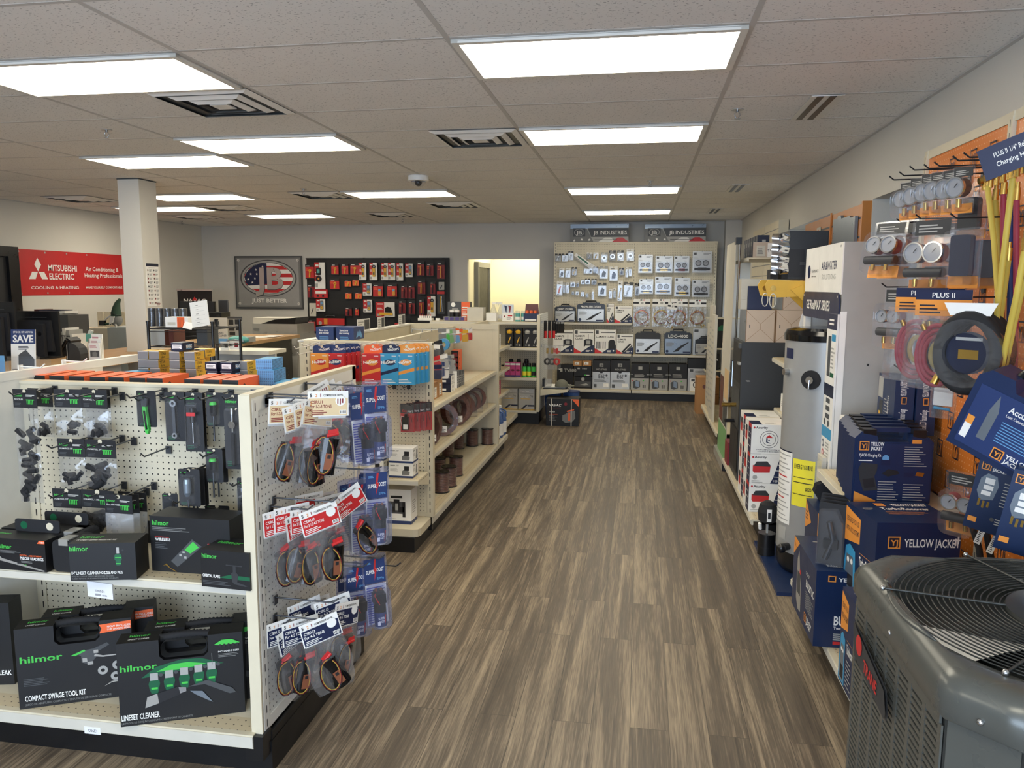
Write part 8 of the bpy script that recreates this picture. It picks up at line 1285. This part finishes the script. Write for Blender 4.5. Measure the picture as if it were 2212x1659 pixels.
x0, x1, z0, z1 = RY(213, 674, 285, 710, 9.1); r = empty('cream_gondola', label='cream pegboard shelving seen past the refrigerator at the left wall', cat='store shelf', loc=(x0, 9.1, 0)); P('pegboard_back', r, MB().box(0, x1-x0, 0, .04, 0, z1, 'peg').box(0, .08, -.02, 0, 0, z1, 'cream')); P('shelf', r, MB().box(-.3, x1-x0, -.3, 0, z0-.02, z0+.02, 'cream').box(-.3, x1-x0, -.3, -.28, 0, z0-.02, 'cream'))
# column poster, black wire rack
b = MB().box(0, .003, 0, .2, 0, .42, 'wht'); f = b.right(0, .2, 0, .42, .003); f.rect(0, .93, 1, 1, 'dgreen' if 0 else 'nv2').lines(.2, .89, .8, .92, 1, 'lgrey')
for k in range(9):
    for c in (0, 1): f.disc(.13+.48*c, .84-.095*k, .05, ('wirebr', 'dgrey', 'dred')[(k+c) % 3], 8).lines(.23+.48*c, .81-.095*k, .48+.48*c, .87-.095*k, 3, 'grey')
f.text('TOP', .68, .02, .05, 'dred', bold=.05); p = at(318, 662, x=-4.77); b.obj('product_poster', label='narrow white product poster taped to the right face of the column', cat='poster', loc=(-4.773, 6.935, p.z))
RYK = 5.05; xa, xb = at(320, 708, y=RYK).x, at(459, 706, y=RYK).x; zr = at(390, 708, y=RYK).z; r = empty('wire_rack', label='black wire rack with posts standing before the service counter', cat='rack', loc=(xa, RYK, 0)); wR = xb-xa
for (x, y) in ((0,0),(wR,0),(wR*.62,.38),(0,.38),(wR,.38)): P('post', r, MB().tube([(x,y,0),(x,y,zr+.035)], .011, 'blackpl', 8).cyl((x,y,zr+.035), .015, .012, 'blackpl', n=10))
for z in (zr-.01, zr-.14, .5): 
    b = MB()
    for k in range(12): b.tube([(wR*k/11, 0, z), (wR*k/11, .38, z)], .0025, 'blk2', 4)
    b.tube([(0,0,z),(wR,0,z)], .004, 'blk2', 5).tube([(0,.38,z),(wR,.38,z)], .004, 'blk2', 5).tube([(0,0,z-.02),(wR,0,z-.02)], .003, 'blk2', 5).tube([(wR*k/16 if 0 else 0,0,z),(0,.38,z)], .004, 'blk2', 5); P('wire_shelf', r, b)
for k in range(5):
    x = at(326+17*k, 708, y=RYK+.12).x; r = empty('shrinkwrapped_cans', label='shrink-wrapped black can stack on the wire rack, %s from the left' % OR[k], cat='cans', group='shrink-wrapped cans', loc=(x, RYK+.14, zr)); hc_ = at(350, 666, y=RYK+.14).z-zr
    P('cans', r, MB().cyl((0,0,0), .026, hc_, 'blackpl', n=14)); P('wrapping', r, MB().lathe([(.028,0),(.0285,hc_),(0,hc_+.002)], (0,0,0), 'film', 14))
rb('parts_box', 'small white and orange drawer box on the wire rack', (357, 685, 406, 707), RYK+.02, .1, 'wht', lambda f: f.rect(.52, 0, .85, 1, 'orange').rect(.85, 0, 1, 1, 'wht').rects([(.1,.2,.45,.5)], 'offwhite').rects([(.6+.06*i,.1,.61+.06*i,.9) for i in range(4)], 'wirebr'), z=zr)
x0, x1, z0, z1 = RY(404, 648, 448, 703, RYK-.03); b = MB().box(0, x1-x0-.02, 0, .004, 0, z1-z0, 'wht'); b.front(0, x1-x0-.02, 0, z1-z0, 0).rects([(.3,.84-.17*k,.45,.86-.17*k) for k in range(5)]+[(.2,.78-.17*k,.8,.784-.17*k) for k in range(5)], 'grey'); b.obj('menu_sheet', label='white printed sheet in a slanted holder on the wire rack', cat='sign', loc=(x0+.03, RYK-.02, zr+.002), rot=(-.12, -.16, 0))
MB().box(0, .07, 0, .003, 0, .05, 'wht').obj('small_card', label='small white folded card in front of the drawer box on the wire rack', cat='card', loc=(at(392, 703, y=RYK-.03).x, RYK-.02, zr+.002), rot=(-.5, .2, 0))
rb('grey_carton', 'plain grey carton on the lower wire rack shelf', (325, 713, 356, 742), RYK+.1, .15, 'lgrey', rm='wirebr', cat='carton', z=zr-.137); rb('brown_carton', 'brown carton on the lower wire rack shelf', (358, 714, 375, 742), RYK+.15, .15, 'wirebr', cat='carton', z=zr-.137); rb('dark_cartons', 'dark boxes on the right of the lower wire rack shelf', (425, 712, 448, 742), RYK+.15, .15, 'dgrey', cat='carton', z=zr-.137)
# second counter part: screens, signs, cloth, copier
def flatscr(label, rc, Y, m='blackpl', rz=0): x0, x1, z0, z1 = RY(*rc, Y); r = empty('monitor', label=label, cat='monitor', loc=(x0, Y, z0), rz=rz); P('screen_housing', r, MB().box(0, x1-x0, 0, .03, 0, z1-z0, m).box(.01, x1-x0-.01, -.003, 0, .01, z1-z0-.01, 'blk2')); P('stand', r, MB().box((x1-x0)*.4, (x1-x0)*.6, .03, .06, CZ-z0+.001, (z1-z0)*.6, 'blk2').box((x1-x0)*.2, (x1-x0)*.8, -.05, .12, CZ-z0+.001, CZ-z0+.012, 'blk2')); return r
flatscr('black monitor behind the slanted white sheet on the far counter', (388, 651, 465, 700), 9.0); flatscr('grey-backed angled screen beside the black monitor on the far counter', (472, 648, 491, 682), 9.3, 'dgrey', .3)
x0, x1, z0, z1 = RY(448, 673, 506, 686, 8.9); MB().box(0, x1-x0, 0, .2, 0, z1-z0, 'blackpl').cyl((x1-x0-.04, -.005, .03), .02, .01, 'blk2', 'y').box(.05, x1-x0-.05, .03, .1, -(z0-CZ)+.001, 0, 'blk2').obj('printer_unit', label='low black desk unit with round knobs in front of the far screens', cat='office machine', loc=(x0, 8.6, z0))
rb('product_sign', 'white sign with pictured air cleaner on the far counter', (450, 686, 491, 736), 8.0, .01, 'offwhite', lambda f: f.poly([(.15,.55),(.15,.85),(.35,.9),(.6,.85),(.6,.6),(.3,.5)], 'dgrey').rect(.35, .52, .55, .74, 'lgrey').text('APRILAIRE', .2, .38, .08, 'nv2', w=.6).text('MEDIA AIR CLEANER', .05, .28, .08, 'nv2', w=.9, bold=.03).rect(0, 0, 1, .2, 'lblue'), cat='sign', z=CZ)
rb('catalogue_sheet', 'printed black and white catalogue sheet leaning on the far counter', (492, 684, 523, 722), 8.3, .01, 'lgrey', lambda f: f.rect(0, .9, 1, 1, 'dgrey').rects([(.08,.6,.4,.85),(.5,.62,.9,.86),(.08,.3,.45,.52),(.55,.32,.9,.55),(.1,.08,.5,.25)], 'char'), cat='poster', z=CZ+.06)
MB().box(0, .25, 0, .2, 0, .058, 'lgrey').obj('white_box', label='pale box holding up the catalogue sheet on the far counter', cat='box', loc=(at(490, 725, y=8.25).x, 8.25, CZ+.001))
r = empty('folded_cloth', label='folded teal patterned cloth bag on the far counter', cat='cloth', loc=(at(515, 730, y=8.05).x, 8.05, CZ+.001)); P('cloth', r, MB().lathe2([(math.sin(PI*k/8), 1-math.cos(PI*k/8)) for k in range(9)], (0, 0, 0), .05, (2.6, 1.4, .9), 'teal', 16)); P('cloth_fold', r, MB().tube([(-.1,-.07,.03),(0,-.085,.05),(.1,-.07,.03)], .012, 'steelb', 6))
MB().box(0, .22, 0, .28, 0, .006, 'wht').box(.1, .3, .1, .4, .006, .01, 'wht').obj('paper_sheets', label='loose white sheets on the far counter beside the copier', cat='paper', loc=(-4.85, 9.0, CZ+.001))
for i, rc in enumerate(((473, 738, 491, 757), (493, 737, 514, 756))):
    x0, x1, z0, z1 = RY(*rc, 5.6); b = MB().box(0, x1-x0, 0, .004, 0, z1-z0, 'wht'); b.front(0, x1-x0, 0, z1-z0, 0).poly([(.5,.3),(.5,.8),(.9,.8),(.9,.3)], 'blk2' if i == 0 else 'dred').lines(.05, .4, .45, .6, 2, 'dgrey'); b.obj('small_sign', label='small white sign with %s picture above the navy boxes' % ('black', 'dark red')[i], cat='sign', loc=(x0, 5.62, z0))
r = empty('wall_rail', label='low grey partition shelf behind the navy boxes carrying the small signs', cat='shelf', loc=(at(440, 757, y=5.6).x, 5.6, 0)); P('shelf_board', r, MB().box(0, .55, 0, .3, at(490, 757, y=5.6).z-.03, at(490, 757, y=5.6).z-.001, 'offwhite')); P('panel', r, MB().box(0, .55, .1, .13, 0, at(490, 757, y=5.6).z-.03, 'lgrey'))
x0, x1, z0, z1 = RY(553, 690, 655, 800, 10.3); cz = at(600, 700, y=10.3).z; r = empty('office_copier', label='large grey office copier with tilted touch screen at the end of the counter', cat='copier', loc=(x0+.05, 10.1, 0)); cw = x1-x0-.05
P('lower_cabinet', r, MB().box(.12, cw, 0, .6, 0, .98, 'lgrey').box(.13, cw-.01, -.006, 0, .1, .45, 'lgrey').box(.13, cw-.01, -.006, 0, .5, .72, 'lgrey').box(.13, cw-.01, -.006, 0, .76, .9, 'silver').box(.3, .5, -.01, -.006, .65, .67, 'dgrey')); P('scanner_top', r, MB().box(0, cw, .02, .6, 1.05, 1.19, 'silver').box(.0, cw, .02, .6, .98, 1.05, 'lgrey').box(.02, .1, .01, .02, 1.1, 1.13, 'grey')); P('document_feeder', r, MB().box(0, cw*.9, .05, .5, 1.19, 1.27, 'offwhite').prism([(cw*.2,1.19),(cw*.95,1.19),(cw*.98,1.28),(cw*.5,1.25)], .02, .45, 'blackpl')); P('touch_screen', r, MB().prism([(-.22,.9),(-.22,.92),(0,1.02),(0,1.0)], .15, .5, 'silver', ax='x').prism([(-.2,.932),(-.2,.934),(-.03,1.012),(-.03,1.01)], .18, .38, 'blk2', ax='x')); P('output_tray', r, MB().box(-.12, .1, .1, .5, 1.0, 1.02, 'milky'))
# posters and banners
b = MB().box(0, .003, 0, 2.55, 0, .575, 'red'); f = b.right(0, 2.55, 0, .575, .003, .0004)
f.poly([(.128,.83),(.15,.68),(.128,.53),(.106,.68)], 'wht').poly([(.126,.52),(.108,.36),(.065,.36),(.088,.52)], 'wht').poly([(.13,.52),(.168,.52),(.19,.36),(.15,.36)], 'wht').text('MITSUBISHI', .195, .55, .14, 'wht', w=.205, bold=.03).text('ELECTRIC', .2, .36, .14, 'wht', w=.175, bold=.03)
f.text('COOLING & HEATING', .075, .14, .07, 'wht', w=.33).text('Air Conditioning &', .465, .57, .1, 'wht', w=.27).text('Heating Professionals', .455, .42, .1, 'wht', w=.31).text('MAKE YOURSELF COMFORTABLE', .46, .15, .055, 'wht', w=.3)
f.disc(.01, .95, .005, 'silver', 8).disc(.18, .95, .005, 'silver', 8).disc(.33, .95, .005, 'silver', 8).disc(.48, .95, .005, 'silver', 8).disc(.01, .05, .005, 'silver', 8).disc(.18, .05, .005, 'silver', 8).disc(.33, .05, .005, 'silver', 8); b.obj('wall_banner', label='long red vinyl banner with white lettering on the left wall behind the column', cat='banner', loc=(XL+.003, 8.51, 1.585))
def a_jb(f):
    f.rect(.02, .03, .98, .97, 'grey').rect(.05, .06, .95, .94, 'steelgrey'); n = 40
    def el(a, b_, m_): f.poly([(.5+a*math.cos(2*PI*i/n), .58+b_*math.sin(2*PI*i/n)) for i in range(n)], m_)
    el(.42, .35, 'dgrey'); el(.4, .33, 'lgrey'); el(.37, .30, 'dgrey'); el(.36, .29, 'wht')
    def strip(y0, y1, m_, xl=-.36): 
        A = []; 
        for yy in (y0, y1):
            q = math.sqrt(max(0, 1-((yy-.58)/.29)**2))*.36; A.append(q)
        f.poly([(max(.5+xl, .5-A[0]), y0), (.5+A[0], y0), (.5+A[1], y1), (max(.5+xl, .5-A[1]), y1)], m_)
    for k in range(4): strip(.31+.145*k, .38+.145*k, 'red')
    f.poly([(.48,.865),(.4,.865),(.28,.81),(.18,.7),(.145,.6),(.16,.5),(.2,.44),(.48,.47)], 'navy')
    for x, y in ((.24,.66),(.32,.74),(.2,.56),(.3,.58),(.42,.8),(.33,.66),(.26,.5)): f.poly([(x+(.02 if k % 2 == 0 else .008)*math.sin(k*PI/5), y+(.026 if k % 2 == 0 else .01)*math.cos(k*PI/5)) for k in range(10)], 'wht')
    f.text('JB', .305, .375, .42, 'dgrey', w=.42, bold=.06).text('JB', .3, .385, .41, 'silver', w=.42, bold=.05).text('JUST BETTER', .24, .12, .075, 'wht', w=.53, bold=.05)
    for x in (.06, .94):
        for y in (.1, .92): f.disc(x, y, .018, 'wht', 12).disc(x, y, .013, 'silver', 12)
rb('wall_poster', 'framed grey poster with big JB letters on a flag oval, back wall', (508, 553, 653, 667), 12.61, .03, 'dgrey', a_jb, cat='poster')
x0, x1, z0, z1 = RY(385, 628, 459, 720, 11.4); r = empty('rollup_banner', label='black roll-up banner with silver top bar against the far left wall', cat='banner', loc=(x0, 11.4, 0)); b = MB().box(0, x1-x0, 0, .005, .06, z1, 'black'); f = b.front(0, x1-x0, .06, z1, 0, .001); f.text('NAVAC', .18, .88, .04, 'wht', w=.64, bold=.03).poly([(.42,.9),(.5,.94),(.58,.9)], 'red'); P('printed_banner', r, b); P('top_bar', r, MB().box(-.01, x1-x0+.01, -.015, .02, z1, z1+.025, 'silver')); P('base', r, MB().box(-.02, x1-x0+.02, -.1, .1, 0, .06, 'silver'))
